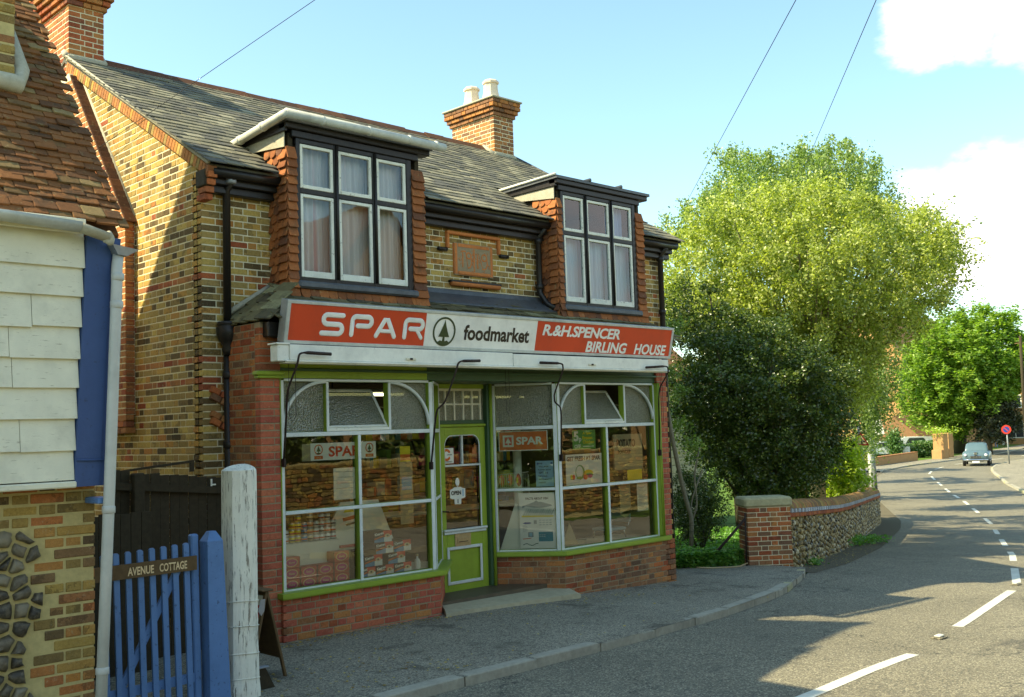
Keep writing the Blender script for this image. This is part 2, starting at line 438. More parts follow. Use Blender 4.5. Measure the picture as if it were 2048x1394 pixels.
def grounds():
    m = Mat('asphalt')
    n = m.math('ADD', m.math('MULTIPLY', cellrnd(m, 75), .32), m.math('MULTIPLY', m.noise(95, 3, .8), .68))
    c = m.ramp(n, [(.2, (.05, .048, .04)), (.45, (.18, .168, .122)), (.6, (.31, .275, .175)), (.72, (.60, .56, .40))])
    c = m.mul(c, .5, 1.02, m.noise(.55, 5, .6))
    c = m.mul(c, .8, 1.2, m.noise(2.1, 5, .75, stretch=(.35, 1.6, 1)))
    c = m.mix('MIX', m.math('MULTIPLY', m.ramp(m.noise(1.1, 6, .7, stretch=(.6, 1.4, 1)), [(.60, 0.0), (.68, 1.0)]), .45), c, (.03, .03, .027))
    c = cracks(m, c, .45, .8)
    m.bump(m.math('ADD', m.noise(180, 3, .75), cellrnd(m, 75)), .5, .010)
    M['asphalt'] = m.fin(c, .82, .35)
    m = Mat('footway')
    n = m.math('ADD', m.math('MULTIPLY', cellrnd(m, 85), .4), m.math('MULTIPLY', m.noise(120, 3, .8), .6))
    c = m.ramp(n, [(.3, (.10, .092, .068)), (.5, (.22, .20, .145)), (.72, (.42, .39, .28))])
    c = m.mul(c, .65, 1.35, m.noise(.9, 5, .6))
    c = m.mix('MIX', m.math('MULTIPLY', m.ramp(m.noise(1.5, 5, .65), [(.56, 0.0), (.66, 1.0)]), .55), c, (.03, .028, .02))
    c = m.mix('MIX', m.math('MULTIPLY', m.ramp(m.noise(2.6, 6, .7), [(.62, 0.0), (.70, 1.0)]), .4), c, (.28, .26, .17))
    c = cracks(m, c, .6, .7)
    m.bump(m.noise(240, 3, .75), .5, .010)
    M['footway'] = m.fin(c, .85, .3)
    m = Mat('grass turf')
    c = m.ramp(m.noise(3, 6, .7), [(.3, (.05, .10, .02)), (.6, (.12, .20, .03)), (.8, (.2, .22, .06))])
    m.bump(m.noise(60, 3, .7), .8, .03)
    M['grass turf'] = m.fin(c, .95, .1)
    m = Mat('verge grit')
    c = m.ramp(m.noise(60, 4, .75), [(.3, (.05, .045, .03)), (.6, (.17, .15, .10)), (.8, (.32, .29, .2))])
    m.bump(m.noise(80, 3, .75), .6, .02)
    M['verge grit'] = m.fin(c, .95, .1)
grounds()
# ------------------------------------------------------------------ building blocks
WORLD = {}            # world matrix of every object made here
I4 = Matrix.Identity(4)
def put(o, parent=None, M4=None):
    COL.objects.link(o) if o.name not in COL.objects else None
    M4 = M4 if M4 is not None else I4
    if parent is not None:
        o.parent = parent
        o.matrix_parent_inverse = WORLD[parent.name].inverted()
        o.matrix_basis = M4
    else:
        o.matrix_basis = M4
    WORLD[o.name] = M4.copy()
    return o
def props(o, label=None, cat=None, group=None, kind=None):
    if label: o['label'] = label
    if cat: o['category'] = cat
    if group: o['group'] = group
    if kind: o['kind'] = kind
    return o
def thing(name, label, cat, loc=(0, 0, 0), group=None, rot=0.0):
    o = bpy.data.objects.new(name, None); o.empty_display_size = .2
    put(o, None, Matrix.Translation(loc) @ Matrix.Rotation(rot, 4, 'Z'))
    return props(o, label, cat, group)
def mats_of(me, mats):
    for m in mats: me.materials.append(M[m])
class MB:
    """collects shapes with their materials and builds ONE mesh object"""
    def __init__(s): s.v = []; s.f = []; s.mi = []; s.r = []; s.mats = []; s.sm = []
    def mat(s, m):
        if m not in s.mats: s.mats.append(m)
        return s.mats.index(m)
    def add(s, V, F, m, r=0.0, smooth=False):
        b = len(s.v); k = s.mat(m)
        s.v += [tuple(p) for p in V]
        for f in F: s.f.append(tuple(i+b for i in f)); s.mi.append(k); s.sm.append(smooth)
        s.r += [r]*len(V)
        return s
    def box(s, a, b, m, c=0.0, T=None, r=0.0):
        x0, y0, z0 = [min(a[i], b[i]) for i in range(3)]; x1, y1, z1 = [max(a[i], b[i]) for i in range(3)]
        if c <= 0:
            V = [(x0, y0, z0), (x1, y0, z0), (x1, y1, z0), (x0, y1, z0), (x0, y0, z1), (x1, y0, z1), (x1, y1, z1), (x0, y1, z1)]
            F = [(0, 3, 2, 1), (4, 5, 6, 7), (0, 1, 5, 4), (1, 2, 6, 5), (2, 3, 7, 6), (3, 0, 4, 7)]
        else:
            c = min(c, (x1-x0)*.45, (y1-y0)*.45, (z1-z0)*.45)
            V, F = chamfer_box(x0, x1, y0, y1, z0, z1, c)
        if T is not None:
            V = [T @ Vector(p) for p in V]
            if T.determinant() < 0: F = [f[::-1] for f in F]
        return s.add(V, F, m, r)
    def quad(s, a, b, c, d, m, r=0.0): return s.add([a, b, c, d], [(0, 1, 2, 3)], m, r)
    def tube(s, pts, rad, m, seg=8, caps=True, smooth=True, r=0.0, flat=None):
        pts = [Vector(p) for p in pts]; n = len(pts)
        rads = rad if isinstance(rad, (list, tuple)) else [rad]*n
        V = []; F = []
        d0 = (pts[1]-pts[0]).normalized()
        up = Vector((0, 0, 1)) if abs(d0.z) < .9 else Vector((1, 0, 0))
        a = d0.cross(up).normalized()
        for i in range(n):
            d = (pts[min(i+1, n-1)]-pts[max(i-1, 0)])
            if d.length < 1e-9: d = d0
            d.normalize()
            a = (a - d*a.dot(d)).normalized(); b = d.cross(a)
            for k in range(seg):
                t = 2*pi*k/seg
                V.append(pts[i] + (a*cos(t)+b*sin(t))*rads[i])
        for i in range(n-1):
            for k in range(seg):
                k2 = (k+1) % seg
                F.append((i*seg+k, i*seg+k2, (i+1)*seg+k2, (i+1)*seg+k))
        if caps: F.append(tuple(range(seg-1, -1, -1))); F.append(tuple((n-1)*seg+k for k in range(seg)))
        if flat:            # squash towards a plane: (point, normal, factor)
            P, N, k = flat; P = Vector(P); N = Vector(N)
            V = [v - N*((v-P).dot(N))*(1-k) for v in V]
        return s.add(V, F, m, r, smooth)
    def prism(s, poly, O, U, Vv, N, depth, m, r=0.0):
        """polygon (u,v) on the plane O,U,V pushed out along N by depth"""
        O = Vector(O); U = Vector(U); Vv = Vector(Vv); N = Vector(N)
        n = len(poly)
        P = [O+U*p[0]+Vv*p[1] for p in poly] + [O+U*p[0]+Vv*p[1]+N*depth for p in poly]
        F = [tuple(range(n-1, -1, -1)), tuple(range(n, 2*n))] + [(i, (i+1) % n, n+(i+1) % n, n+i) for i in range(n)]
        return s.add(P, F, m, r)
    def lathe(s, prof, c, m, seg=16, axis='Z', smooth=True, r=0.0):
        V = []; F = []
        for (rad, z) in prof:
            for k in range(seg):
                t = 2*pi*k/seg
                p = (rad*cos(t), rad*sin(t), z)
                if axis == 'Y': p = (p[0], z, p[1])
                if axis == 'X': p = (z, p[0], p[1])
                V.append((c[0]+p[0], c[1]+p[1], c[2]+p[2]))
        for i in range(len(prof)-1):
            for k in range(seg):
                F.append((i*seg+k, i*seg+(k+1) % seg, (i+1)*seg+(k+1) % seg, (i+1)*seg+k))
        F.append(tuple(range(seg-1, -1, -1))); F.append(tuple((len(prof)-1)*seg+k for k in range(seg)))
        return s.add(V, F, m, r, smooth)
    def blob(s, c, R, m, sub=2, jag=.12, r=0.0, seed=0, smooth=True):
        V, F = ico(sub)
        q = random.Random(seed)
        off = Vector((q.random()*50, q.random()*50, q.random()*50))
        out = []
        for v in V:
            k = 1 + jag*noise.noise(Vector(v)*1.7+off)*2
            out.append((c[0]+v[0]*R[0]*k, c[1]+v[1]*R[1]*k, c[2]+v[2]*R[2]*k))
        return s.add(out, F, m, r, smooth)
    def mesh(s, name):
        me = bpy.data.meshes.new(name)
        me.from_pydata(s.v, [], s.f)
        mats_of(me, s.mats)
        me.polygons.foreach_set('material_index', s.mi)
        me.polygons.foreach_set('use_smooth', s.sm)
        if any(s.r):
            a = me.attributes.new('rnd', 'FLOAT', 'POINT'); a.data.foreach_set('value', s.r)
        me.update()
        return me
    def obj(s, name, parent=None, label=None, cat=None, group=None, kind=None):
        o = bpy.data.objects.new(name, s.mesh(name))
        put(o, parent)
        return props(o, label, cat, group, kind)
def chamfer_box(x0, x1, y0, y1, z0, z1, c):
    V = []; idx = {}
    for i, x in enumerate((x0, x1)):
        for j, y in enumerate((y0, y1)):
            for k, z in enumerate((z0, z1)):
                sx, sy, sz = (1-2*i)*c, (1-2*j)*c, (1-2*k)*c
                for a, p in (('x', (x, y+sy, z+sz)), ('y', (x+sx, y, z+sz)), ('z', (x+sx, y+sy, z))):
                    idx[i, j, k, a] = len(V); V.append(p)
    F = []
    g = idx
    F += [(g[0,0,0,'x'], g[0,0,1,'x'], g[0,1,1,'x'], g[0,1,0,'x']), (g[1,0,0,'x'], g[1,1,0,'x'], g[1,1,1,'x'], g[1,0,1,'x']),
          (g[0,0,0,'y'], g[1,0,0,'y'], g[1,0,1,'y'], g[0,0,1,'y']), (g[0,1,0,'y'], g[0,1,1,'y'], g[1,1,1,'y'], g[1,1,0,'y']),
          (g[0,0,0,'z'], g[0,1,0,'z'], g[1,1,0,'z'], g[1,0,0,'z']), (g[0,0,1,'z'], g[1,0,1,'z'], g[1,1,1,'z'], g[0,1,1,'z'])]
    for i in (0, 1):
        for j in (0, 1):
            f = (g[i,j,0,'x'], g[i,j,0,'y'], g[i,j,1,'y'], g[i,j,1,'x']); F.append(f if (i ^ j) else f[::-1])
            f = (g[i,0,j,'x'], g[i,0,j,'z'], g[i,1,j,'z'], g[i,1,j,'x']); F.append(f[::-1] if (i ^ j) else f)
            f = (g[0,i,j,'y'], g[0,i,j,'z'], g[1,i,j,'z'], g[1,i,j,'y']); F.append(f if (i ^ j) else f[::-1])
    for i in (0, 1):
        for j in (0, 1):
            for k in (0, 1):
                f = (g[i,j,k,'x'], g[i,j,k,'y'], g[i,j,k,'z']); F.append(f if (i+j+k) % 2 else f[::-1])
    return V, F
_ico = {}
def ico(sub):
    if sub not in _ico:
        b = bmesh.new(); bmesh.ops.create_icosphere(b, subdivisions=sub, radius=1)
        b.verts.index_update()
        _ico[sub] = ([tuple(v.co) for v in b.verts], [tuple(v.index for v in f.verts) for f in b.faces]); b.free()
    return _ico[sub]

class Pieces:
    """bricks, tiles, slates...: the 300 that show largest become objects, the rest of each parent one mesh"""
    def __init__(s, name, limit=300, minpx=7): s.name = name; s.limit = limit; s.minpx = minpx; s.items = []; s.proto = {}
    def shape(s, key, V, F, smooth=False): s.proto[key] = (V, F, smooth)
    def add(s, key, mat, T, parent, hide=False):
        s.items.append((key, mat, T, parent, hide))
    def done(s, stuff_name=None):
        sc = []
        for n, (key, mat, T, par, hide) in enumerate(s.items):
            V = s.proto[key][0]
            xs = [v[0] for v in V]; ys = [v[1] for v in V]; zs = [v[2] for v in V]
            P = [view(T @ Vector((x, y, z))) for x in (min(xs), max(xs)) for y in (min(ys), max(ys)) for z in (min(zs), max(zs))]
            wx = max(p[0] for p in P)-min(p[0] for p in P); wy = max(p[1] for p in P)-min(p[1] for p in P)
            cx = sum(p[0] for p in P)/8; cy_ = sum(p[1] for p in P)/8
            if hide or not (5 < cx < 2043 and 5 < cy_ < 1389) or P[0][2] < .5 or max(wx, wy) < s.minpx: a = 0
            else: a = wx*wy
            sc.append((-a, n))
        sc.sort()
        top = set(n for a, n in sc[:s.limit] if a < 0)
        cache = {}; rest = {}
        for n, (key, mat, T, par, hide) in enumerate(s.items):
            if n in top:
                k = (key, mat)
                if k not in cache:
                    V, F, smt = s.proto[key]
                    cache[k] = MB().add(V, F, mat, smooth=smt).mesh(s.name)
                o = bpy.data.objects.new(s.name, cache[k])
                put(o, par, T)
            else:
                rest.setdefault(par.name if par else '', []).append((key, mat, T, par))
        for k, L_ in rest.items():
            b = MB()
            for key, mat, T, par in L_:
                V, F, smt = s.proto[key]
                b.add([T @ Vector(v) for v in V], F, mat, random.random()+.001, smt)
            b.obj(stuff_name or s.name + '_field', par, kind='stuff')
def frame(C, X, Y, Z, sx=1, sy=1, sz=1):
    """matrix with the given axes (scaled) and origin"""
    X = Vector(X).normalized()*sx; Y = Vector(Y).normalized()*sy; Z = Vector(Z).normalized()*sz
    return Matrix(((X.x, Y.x, Z.x, C[0]), (X.y, Y.y, Z.y, C[1]), (X.z, Y.z, Z.z, C[2]), (0, 0, 0, 1)))
BRV, BRF = chamfer_box(-.1075, .1075, -.05, .05, -.0325, .0325, .005)
def brick_pieces(name='brick', limit=300):
    p = Pieces(name, limit); p.shape('brick', BRV, BRF)
    return p
def lay(P, parent, O, U, N, rows, spans, matf, course=.075, z0=0.0, length=.215, joint=.010, bond='flemish', depth=.10, wob=.002, rnd_=None, hide=False, off0=0):
    """lay courses of bricks. spans(v) gives the u intervals allowed in a course at height v"""
    O = Vector(O); U = Vector(U).normalized(); N = Vector(N).normalized(); Z = Vector((0, 0, 1))
    q = rnd_ or random
    NF = N if U.cross(N).z > 0 else -N
    hl = (length-joint)/2
    for i in range(rows):
        v = z0 + (i+.5)*course
        for (a, b) in spans(v):
            if b-a < .03: continue
            # brick lengths for this course
            if bond == 'flemish': seq = [length, hl]; per = length+hl+2*joint; off = (per/2 if i % 2 else 0)
            elif bond == 'english': seq = [length] if i % 2 else [hl]; per = seq[0]+joint; off = (length/4 if i % 2 else 0)
            elif bond == 'header': seq = [hl]; per = hl+joint; off = (per/2 if i % 2 else 0)
            else: seq = [length]; per = length+joint; off = (per/2 if i % 2 else 0)
            u = math.floor(a/per)*per - off + off0
            k = 0
            while u < b:
                l = seq[k % len(seq)]; k += 1
                s_, e_ = max(u, a), min(u+l, b)
                if s_ > a and s_-a < .06: s_ = a
                if b-e_ < .06: e_ = b
                if e_-s_ > .048:
                    c = O + U*((s_+e_)/2) + Z*v - N*(depth/2 - q.uniform(-wob, wob))
                    R = Matrix.Rotation(q.uniform(-.006, .006), 3, N)
                    kk = (e_-s_)/.215
                    T = frame(c, R @ U, NF, R @ Z, kk, depth/.10, (course-joint)/.065*q.uniform(.97, 1.02))
                    P.add('brick', matf(i, (s_+e_)/2, l, v), T, parent, hide)
                u += l+joint

# ---- lettering
def text_mesh(body):
    c = bpy.data.curves.new('lettering', 'FONT'); c.body = body; c.resolution_u = 3
    return c
def text(name, body, O, U, V, width, height, mat, parent, bold=.0, shear=0.0, ext=.0015, spacing=1.0, cond=None, label=None):
    """flat lettering filling width x height from its lower left corner O"""
    c = text_mesh(body); c.offset = bold; c.shear = shear; c.space_character = spacing; c.extrude = 0.0
    o = bpy.data.objects.new('tmp', c); COL.objects.link(o)
    dg = bpy.context.evaluated_depsgraph_get(); dg.update()
    me = bpy.data.meshes.new_from_object(o.evaluated_get(dg))
    bpy.data.objects.remove(o); bpy.data.curves.remove(c)
    n = len(me.vertices); co = np.empty(n*3, 'f'); me.vertices.foreach_get('co', co); co = co.reshape(-1, 3)
    lo = co.min(0); hi = co.max(0); sp = np.maximum(hi-lo, 1e-6)
    U = Vector(U).normalized(); V = Vector(V).normalized(); N = U.cross(V)
    a = (co[:, 0]-lo[0])/sp[0]*width; b = (co[:, 1]-lo[1])/sp[1]*height
    P = np.outer(a, np.array(U)) + np.outer(b, np.array(V)) + np.array(Vector(O)+N*ext)
    me.vertices.foreach_set('co', P.astype('f').ravel())
    me.materials.clear(); me.materials.append(M[mat]); me.update(); me.name = name
    o = bpy.data.objects.new(name, me); put(o, parent)
    return props(o, label)
def arc(cx, cy_, r, a0, a1, n=8, ry=None):
    ry = ry or r
    return [(cx+r*cos(a0+(a1-a0)*i/n), cy_+ry*sin(a0+(a1-a0)*i/n)) for i in range(n+1)]
def stroke(b, pts, O, U, V, w, m, ext=.004):
    """rounded stroke on a plane, slightly raised"""
    O = Vector(O); U = Vector(U); V = Vector(V); N = U.cross(V).normalized()
    P = [O+U*p[0]+V*p[1] for p in pts]
    d0 = (P[0]-P[1]).normalized(); d1 = (P[-1]-P[-2]).normalized(); r = w/2
    PP = [P[0]+d0*r*.95, P[0]+d0*r*.6, P[0]] + P[1:-1] + [P[-1], P[-1]+d1*r*.6, P[-1]+d1*r*.95]
    RR = [r*.2, r*.8, r] + [r]*(len(P)-2) + [r, r*.8, r*.2]
    b.tube(PP, RR, m, seg=8, flat=(O, N, ext/r))

# ---- foliage
def leaf_mesh(name, P, size, mat, parent=None, droop=.0, flat=.3, aspect=.62, seed=1, norm=None, **kw):
    """P: (n,3) leaf positions; diamond leaves folded along the rib"""
    q = np.random.RandomState(seed); n = len(P)
    # leaf axis and normal
    a = q.normal(size=(n, 3)); a[:, 2] = a[:, 2]*(1-flat) - droop; a /= np.linalg.norm(a, axis=1)[:, None]
    up = q.normal(size=(n, 3))*(1-flat*.7); up[:, 2] += flat*1.6
    if norm is not None: up += norm*.9
    b = np.cross(a, up); b /= np.maximum(np.linalg.norm(b, axis=1), 1e-6)[:, None]
    nn = np.cross(b, a)
    s = size*q.uniform(.6, 1.25, n)[:, None]
    V = np.empty((n, 4, 3), 'f')
    V[:, 0] = P - a*s*.5
    V[:, 1] = P + b*s*aspect*.5 + nn*s*.06
    V[:, 2] = P + a*s*.5
    V[:, 3] = P - b*s*aspect*.5 + nn*s*.06
    me = bpy.data.meshes.new(name)
    me.vertices.add(n*4); me.vertices.foreach_set('co', V.ravel())
    me.loops.add(n*6); me.polygons.add(n*2)
    i = (np.arange(n)*4)[:, None]
    me.loops.foreach_set('vertex_index', np.concatenate([i, i+1, i+2, i, i+2, i+3], 1).ravel().astype('i'))
    me.polygons.foreach_set('loop_start', (np.arange(n*2)*3).astype('i'))
    me.update(calc_edges=True)
    at = me.attributes.new('rnd', 'FLOAT', 'POINT')
    r = np.clip(q.normal(.5, .22, n), .01, .99)
    at.data.foreach_set('value', np.repeat(r, 4).astype('f'))
    me.materials.append(M[mat]); me.validate()
    o = bpy.data.objects.new(name, me); put(o, parent)
    return props(o, **kw)
def clump_points(C, R, n, seed=1, shell=.55, squash=.8, droop=0.0):
    """n points per clump spread through a ragged ball round each centre"""
    q = np.random.RandomState(seed); out = []
    for k, c in enumerate(C):
        r = R*q.uniform(.65, 1.25) if np.isscalar(R) else R[k]
        m = int(n*q.uniform(.75, 1.25)*(r/(R if np.isscalar(R) else R[k])))
        # several twigs per clump so the outline is uneven
        tw = q.normal(size=(11, 3)); tw /= np.linalg.norm(tw, axis=1)[:, None]; tw *= r*q.uniform(.25, 1.25, 11)[:, None]
        tw[:, 2] = tw[:, 2]*squash - droop*r*q.uniform(0, 1, 11)
        w_ = q.randint(0, 11, m); t = q.uniform(shell*.5, 1.05, m)[:, None]
        p = tw[w_]*t + q.normal(size=(m, 3))*r*.125
        if droop: p[:, 2] -= droop*r*q.uniform(0, 1.4, m)**2
        out.append(np.array(c)+p)
    return np.concatenate(out)
def limbs(b, base, tips, m, r0, seed=0, via=.45, rt=.012):
    q = random.Random(seed); base = Vector(base)
    for t in tips:
        t = Vector(t); mid = base.lerp(t, via)+Vector((q.uniform(-.2, .2), q.uniform(-.2, .2), q.uniform(.0, .4)))*(t-base).length*.22
        pts = []
        for k in range(6):
            u = k/5
            pts.append(base.lerp(mid, u).lerp(mid.lerp(t, u), u))
        b.tube(pts, [r0*(1-k/5)+rt*k/5 for k in range(6)], m, seg=6)
# ---- ground height (metres) along the street, which falls away gently
HX = [-60, 5.9, 9, 12.5, 15, 20, 31, 45, 70, 120, 400]
HZ = [.06, .0, -.03, -.17, -.24, -.5, -1.05, -1.15, -1.15, -1.4, -2]
def hz(x): return float(np.interp(x, HX, HZ))
# ================================================================== the setting
X0, XG = 3.0, 5.475       # cottage corner, shop gable
LEFT = [(-30, 6.9), (2, 6.9), (5, 6.9), (7.6, 6.97), (8.75, 6.99), (10.54, 7.29), (11.96, 7.64), (13.0, 7.95), (13.73, 8.25), (14.6, 8.62), (15.32, 9.0),
        (17.5, 9.55), (21.3, 10.85), (28.4, 13.8), (32, 15.5), (40, 20.2), (50, 25.3), (58, 29.3), (63.1, 31.2), (68, 32.3), (74.3, 33.2), (81, 34.0), (88, 35.2), (100, 37.5), (120, 42), (200, 60)]
CENT = [(-30, 4.4), (2, 4.45), (7.61, 4.54), (9.79, 4.66), (11.72, 5.05), (15.26, 5.77), (16.33, 6.11), (21.56, 8.11), (24.28, 9.28), (31.88, 12.5),
        (37.1, 15.11), (41.73, 17.46), (45.98, 19.76), (54.78, 24.29), (60.44, 27.14), (64.99, 28.94), (71.95, 30.8), (79.1, 31.6), (90, 32.6), (100, 34.5), (120, 39), (200, 55)]
RIGHT = [(-30, 1.6), (2, 1.65), (7, 1.7), (11, 2.1), (15.5, 2.9), (20, 4.3), (25, 6.2), (33, 9.9), (40, 13.4), (45.7, 16.5), (52.1, 19.7), (58, 22.3), (61, 23.7),
         (65.5, 25.6), (70.1, 27.1), (75, 28.2), (80.7, 28.9), (95, 30.6), (120, 35), (200, 50)]
def interp(L_, x): return float(np.interp(x, [p[0] for p in L_], [p[1] for p in L_]))
XS = sorted(set([-30+i*2.0 for i in range(16)] + [2+i*.5 for i in range(48)] + [26+i*1.5 for i in range(66)] + [125, 140, 170, 200]))
def strip(name, fa, fb, dz, mat, x0, x1, n=1, kind='structure', rndz=0):
    b = MB(); xs = [x for x in XS if x0 < x < x1]; xs = [x0]+xs+[x1]
    for a, c in zip(xs[:-1], xs[1:]):
        for k in range(n):
            t0, t1 = k/n, (k+1)/n
            def P(x, t):
                y = fa(x)*(1-t)+fb(x)*t
                return (x, y, hz(x)+dz)
            b.quad(P(a, t0), P(c, t0), P(c, t1), P(a, t1), mat)
    return b.obj(name, None, kind=kind)
LF = lambda x: interp(LEFT, x)
RF = lambda x: interp(RIGHT, x)
# ground: one sheet to the horizon
b = MB()
gx = [-900, -300, -100, -60, -30, 0, 3, 5.9, 9, 12.5, 15, 20, 25, 31, 38, 45, 57, 70, 95, 120, 250, 400, 1500]
gy = [-1200, -300, -100, -30, -3, 0, 3, 6, 9, 12, 16, 22, 30, 45, 90, 300, 1500]
for a, c in zip(gx[:-1], gx[1:]):
    for d, e in zip(gy[:-1], gy[1:]):
        b.quad((a, d, hz(a)-.11), (c, d, hz(c)-.11), (c, e, hz(c)-.11), (a, e, hz(a)-.11), 'grass turf')
b.obj('ground', None, kind='structure')
strip('road', RF, LF, -.085, 'asphalt', -30, 200, 2)
# the footway in front of the shop, up to the brick pier
def back(x): return 7.15 if x < 3.0 else 16.0 if x < 13.6 else 11.5 if x < 14.9 else np.interp(x, [14.9, 15.2, 15.6], [10.0, 9.6, 9.02])
strip('pavement', LF, back, .0, 'footway', -30, 15.3, 3)
strip('opposite_pavement', lambda x: -2.4 + (0 if x < 30 else 0) if x < 30 else RF(x)-4.5 if x > 36 else np.interp(x, [30, 36], [-2.4, RF(36)-4.5]), RF, .015, 'footway', -30, 200, 2)
strip('verge', lambda x: LF(x)-.14, lambda x: LF(x)+np.interp(x, [15.3, 17, 32, 36, 60, 66], [.35, .55, .6, 2.6, 2.4, 2.0]), -.079, 'verge grit', 15.35, 62, 1)
strip('far_pavement', LF, lambda x: LF(x)+2.2, -.0, 'footway', 62, 200, 1)
strip('front_lawn', lambda x: LF(x)+2.3, lambda x: LF(x)+9, -.05, 'grass turf', 60, 120, 1)
# kerb stones
kp = Pieces('kerb_stone', 300, 4)
KV, KF = chamfer_box(-.5, .5, -.5, .5, -.5, .5, .06)
kp.shape('k', KV, KF)
def kerbs(name, line, x0, x1, side, mat='kerb granite', step=.92, wd=.14, top=.005):
    root = MB(); xs = x0
    base = MB(); base.box((x0, interp(line, x0)-.01, hz(x0)-.2), (x0+.02, interp(line, x0)+.01, hz(x0)-.15), 'soil')
    par = base.obj(name, None, kind='structure')
    x = x0
    while x < x1:
        y0 = interp(line, x); dx = step
        y1 = interp(line, x+dx); sl = sqrt(dx*dx+(y1-y0)**2); k = step/sl; dx *= k; y1 = interp(line, x+dx)
        A = Vector((x, y0, hz(x))); B = Vector((x+dx, y1, hz(x+dx))); d = (B-A); l = d.length
        c = (A+B)/2 + Vector((random.uniform(-.008, .008), random.uniform(-.012, .012), -.09+top+random.uniform(-.006, .004)))
        n = Vector((-d.y, d.x, 0)).normalized()*side
        kp.add('k', mat if random.random() < .9 else 'stone coping', frame(c+n*wd*.5, d, n, d.cross(n), l-.014, wd*random.uniform(.93, 1.05), .18), par)
        x += dx
    return par
kerbs('kerb', LEFT, -4, 12.6, 1)
kerbs('kerb_sets', LEFT, 12.6, 15.2, 1, 'kerb granite', .24, .12, .0)
kerbs('opposite_kerb', RIGHT, 3, 96, -1, 'kerb granite', .92, .13, .02)
kerbs('far_kerb', LEFT, 62, 110, 1, 'kerb granite', .92, .13, .01)
kp.done('kerb_run')
# dashed centre line: each dash painted on the road
def dash(x0, x1, w_=.10, col='road paint'):
    b = MB(); n = 5
    for k in range(n):
        a, c = x0+(x1-x0)*k/n, x0+(x1-x0)*(k+1)/n
        def pt(x, s):
            y = interp(CENT, x); d = Vector((1, (interp(CENT, x+.3)-interp(CENT, x-.3))/.6, 0)).normalized()
            p = Vector((x, y, hz(x)-.081)) + Vector((-d.y, d.x, 0))*s*w_/2
            return tuple(p)
        b.quad(pt(a, -1), pt(c, -1), pt(c, 1), pt(a, 1), col)
    b.obj('road_marking', None, kind='structure')
for x0, x1 in [(-2.5, -.6), (2.0, 3.9), (7.35, 9.79), (11.72, 15.2), (16.35, 18.7), (20.2, 22.4), (24.0, 26.2), (28.2, 30.2), (32.2, 34.0), (36.0, 37.8), (39.4, 41.2), (42.8, 44.6), (46.2, 48.4), (50.5, 53), (55, 58), (60.5, 63.5), (66, 69), (73, 77), (81, 85), (90, 94)]:
    dash(x0, x1, .12)
for i, (x, y, lab) in enumerate([(10.85, 4.87, 'small square reflective road stud between the two long nearest dashes'), (16.0, 6.0, 'small reflective road stud beside the dash at the bend edge')]):
    t = thing('road_stud', lab, 'road stud', (x, y, hz(x)-.08))
    b = MB(); b.box((x-.085, y-.06, hz(x)-.08), (x+.085, y+.06, hz(x)-.066), 'asphalt', .006); b.obj('casting', t)
    b = MB(); b.box((x-.055, y-.035, hz(x)-.066), (x+.055, y+.035, hz(x)-.048), 'road paint', .01); b.obj('reflector', t)
# dry leaves and grit gathered at the foot of the walls
P = []
for k in range(900):
    t = random.random()
    if t < .28: x = random.uniform(5.6, 8.2); y = 9.46-abs(random.gauss(0, .12))
    elif t < .35: x = random.uniform(5.5, 12); y = random.uniform(7.1, 9.3)
    elif t < .45: x = random.uniform(8.2, 12); y = 9.2-abs(random.gauss(0, .25))
    elif t < .8: x = random.uniform(15.6, 24); y = LF(x)+random.uniform(-.2, .5)
    else: x = random.uniform(4.6, 6.5); y = random.uniform(7.2, 8.6)
    P.append((x, y, hz(x)+.004 if x < 15.3 else hz(x)-.05))
leaf_mesh('leaf_litter', np.array(P), .035, 'dry leaves', flat=.95, seed=4, kind='stuff')
# ================================================================== the shop
shop = thing('shop_building', 'two-storey brick corner shop with slate roof, two tile-hung dormers and green-framed shop windows', 'shop', (XG, 9.54, 0))
BP = brick_pieces('brick', 300)
YW, YS = 10.28, 9.54
EY, EZ, RY, RZ = 9.98, 5.03, 13.9, 7.28           # eaves and ridge of the roof plane
def zr(y): return EZ + (y-EY)*(RZ-EZ)/(RY-EY)
def stock(i, u, l, v):
    if i in (38, 41, 53): return 'orange brick' if random.random() < .6 else 'red brick'
    return 'stock brick' if random.random() < .97 else 'red brick'
# gable wall
b = MB()
b.prism([(10.30, -.3), (17.4, -.3), (17.4, 5.0), (13.9, 7.12), (10.30, 4.98)], (5.479, 0, 0), (0, 1, 0), (0, 0, 1), (1, 0, 0), .2, 'pale mortar')
gable = b.obj('gable_wall', shop)
def gsp(v):
    z = v-.15; top = 10.39 if z < 4.93 else max(10.39, EY+(z+.165-EZ)/.574)
    return [(top, 17.3 - max(0, (z-4.9)*1.7))] if z < 7.05 else []
lay(BP, gable, (XG, 0, -.15), (0, 1, 0), (-1, 0, 0), 95, gsp, stock)
# raking edge of orange bricks and a cement fillet below the slates
sl = Vector((0, RY-EY, RZ-EZ)).normalized()
for k in range(64):
    p = Vector((5.46, 10.05, zr(10.05)-.11)) + sl*(k*.0715)
    nrm = Vector((0, -sl.z, sl.y))
    if p.y > 13.80: break
    BP.add('brick', 'orange brick' if random.random() < .7 else 'stock brick', frame(p, sl, (1, 0, 0), nrm, .062/.215, 1, .12/.065), gable)
# corbelled foot of the verge at the eaves
for k in range(4):
    BP.add('brick', 'red brick', frame((5.47-.0*k, 10.20-.035*k, 4.69+.075*k), (0, 1, 0), (-1, 0, 0), (0, 0, 1), .8, 1, 1), gable)
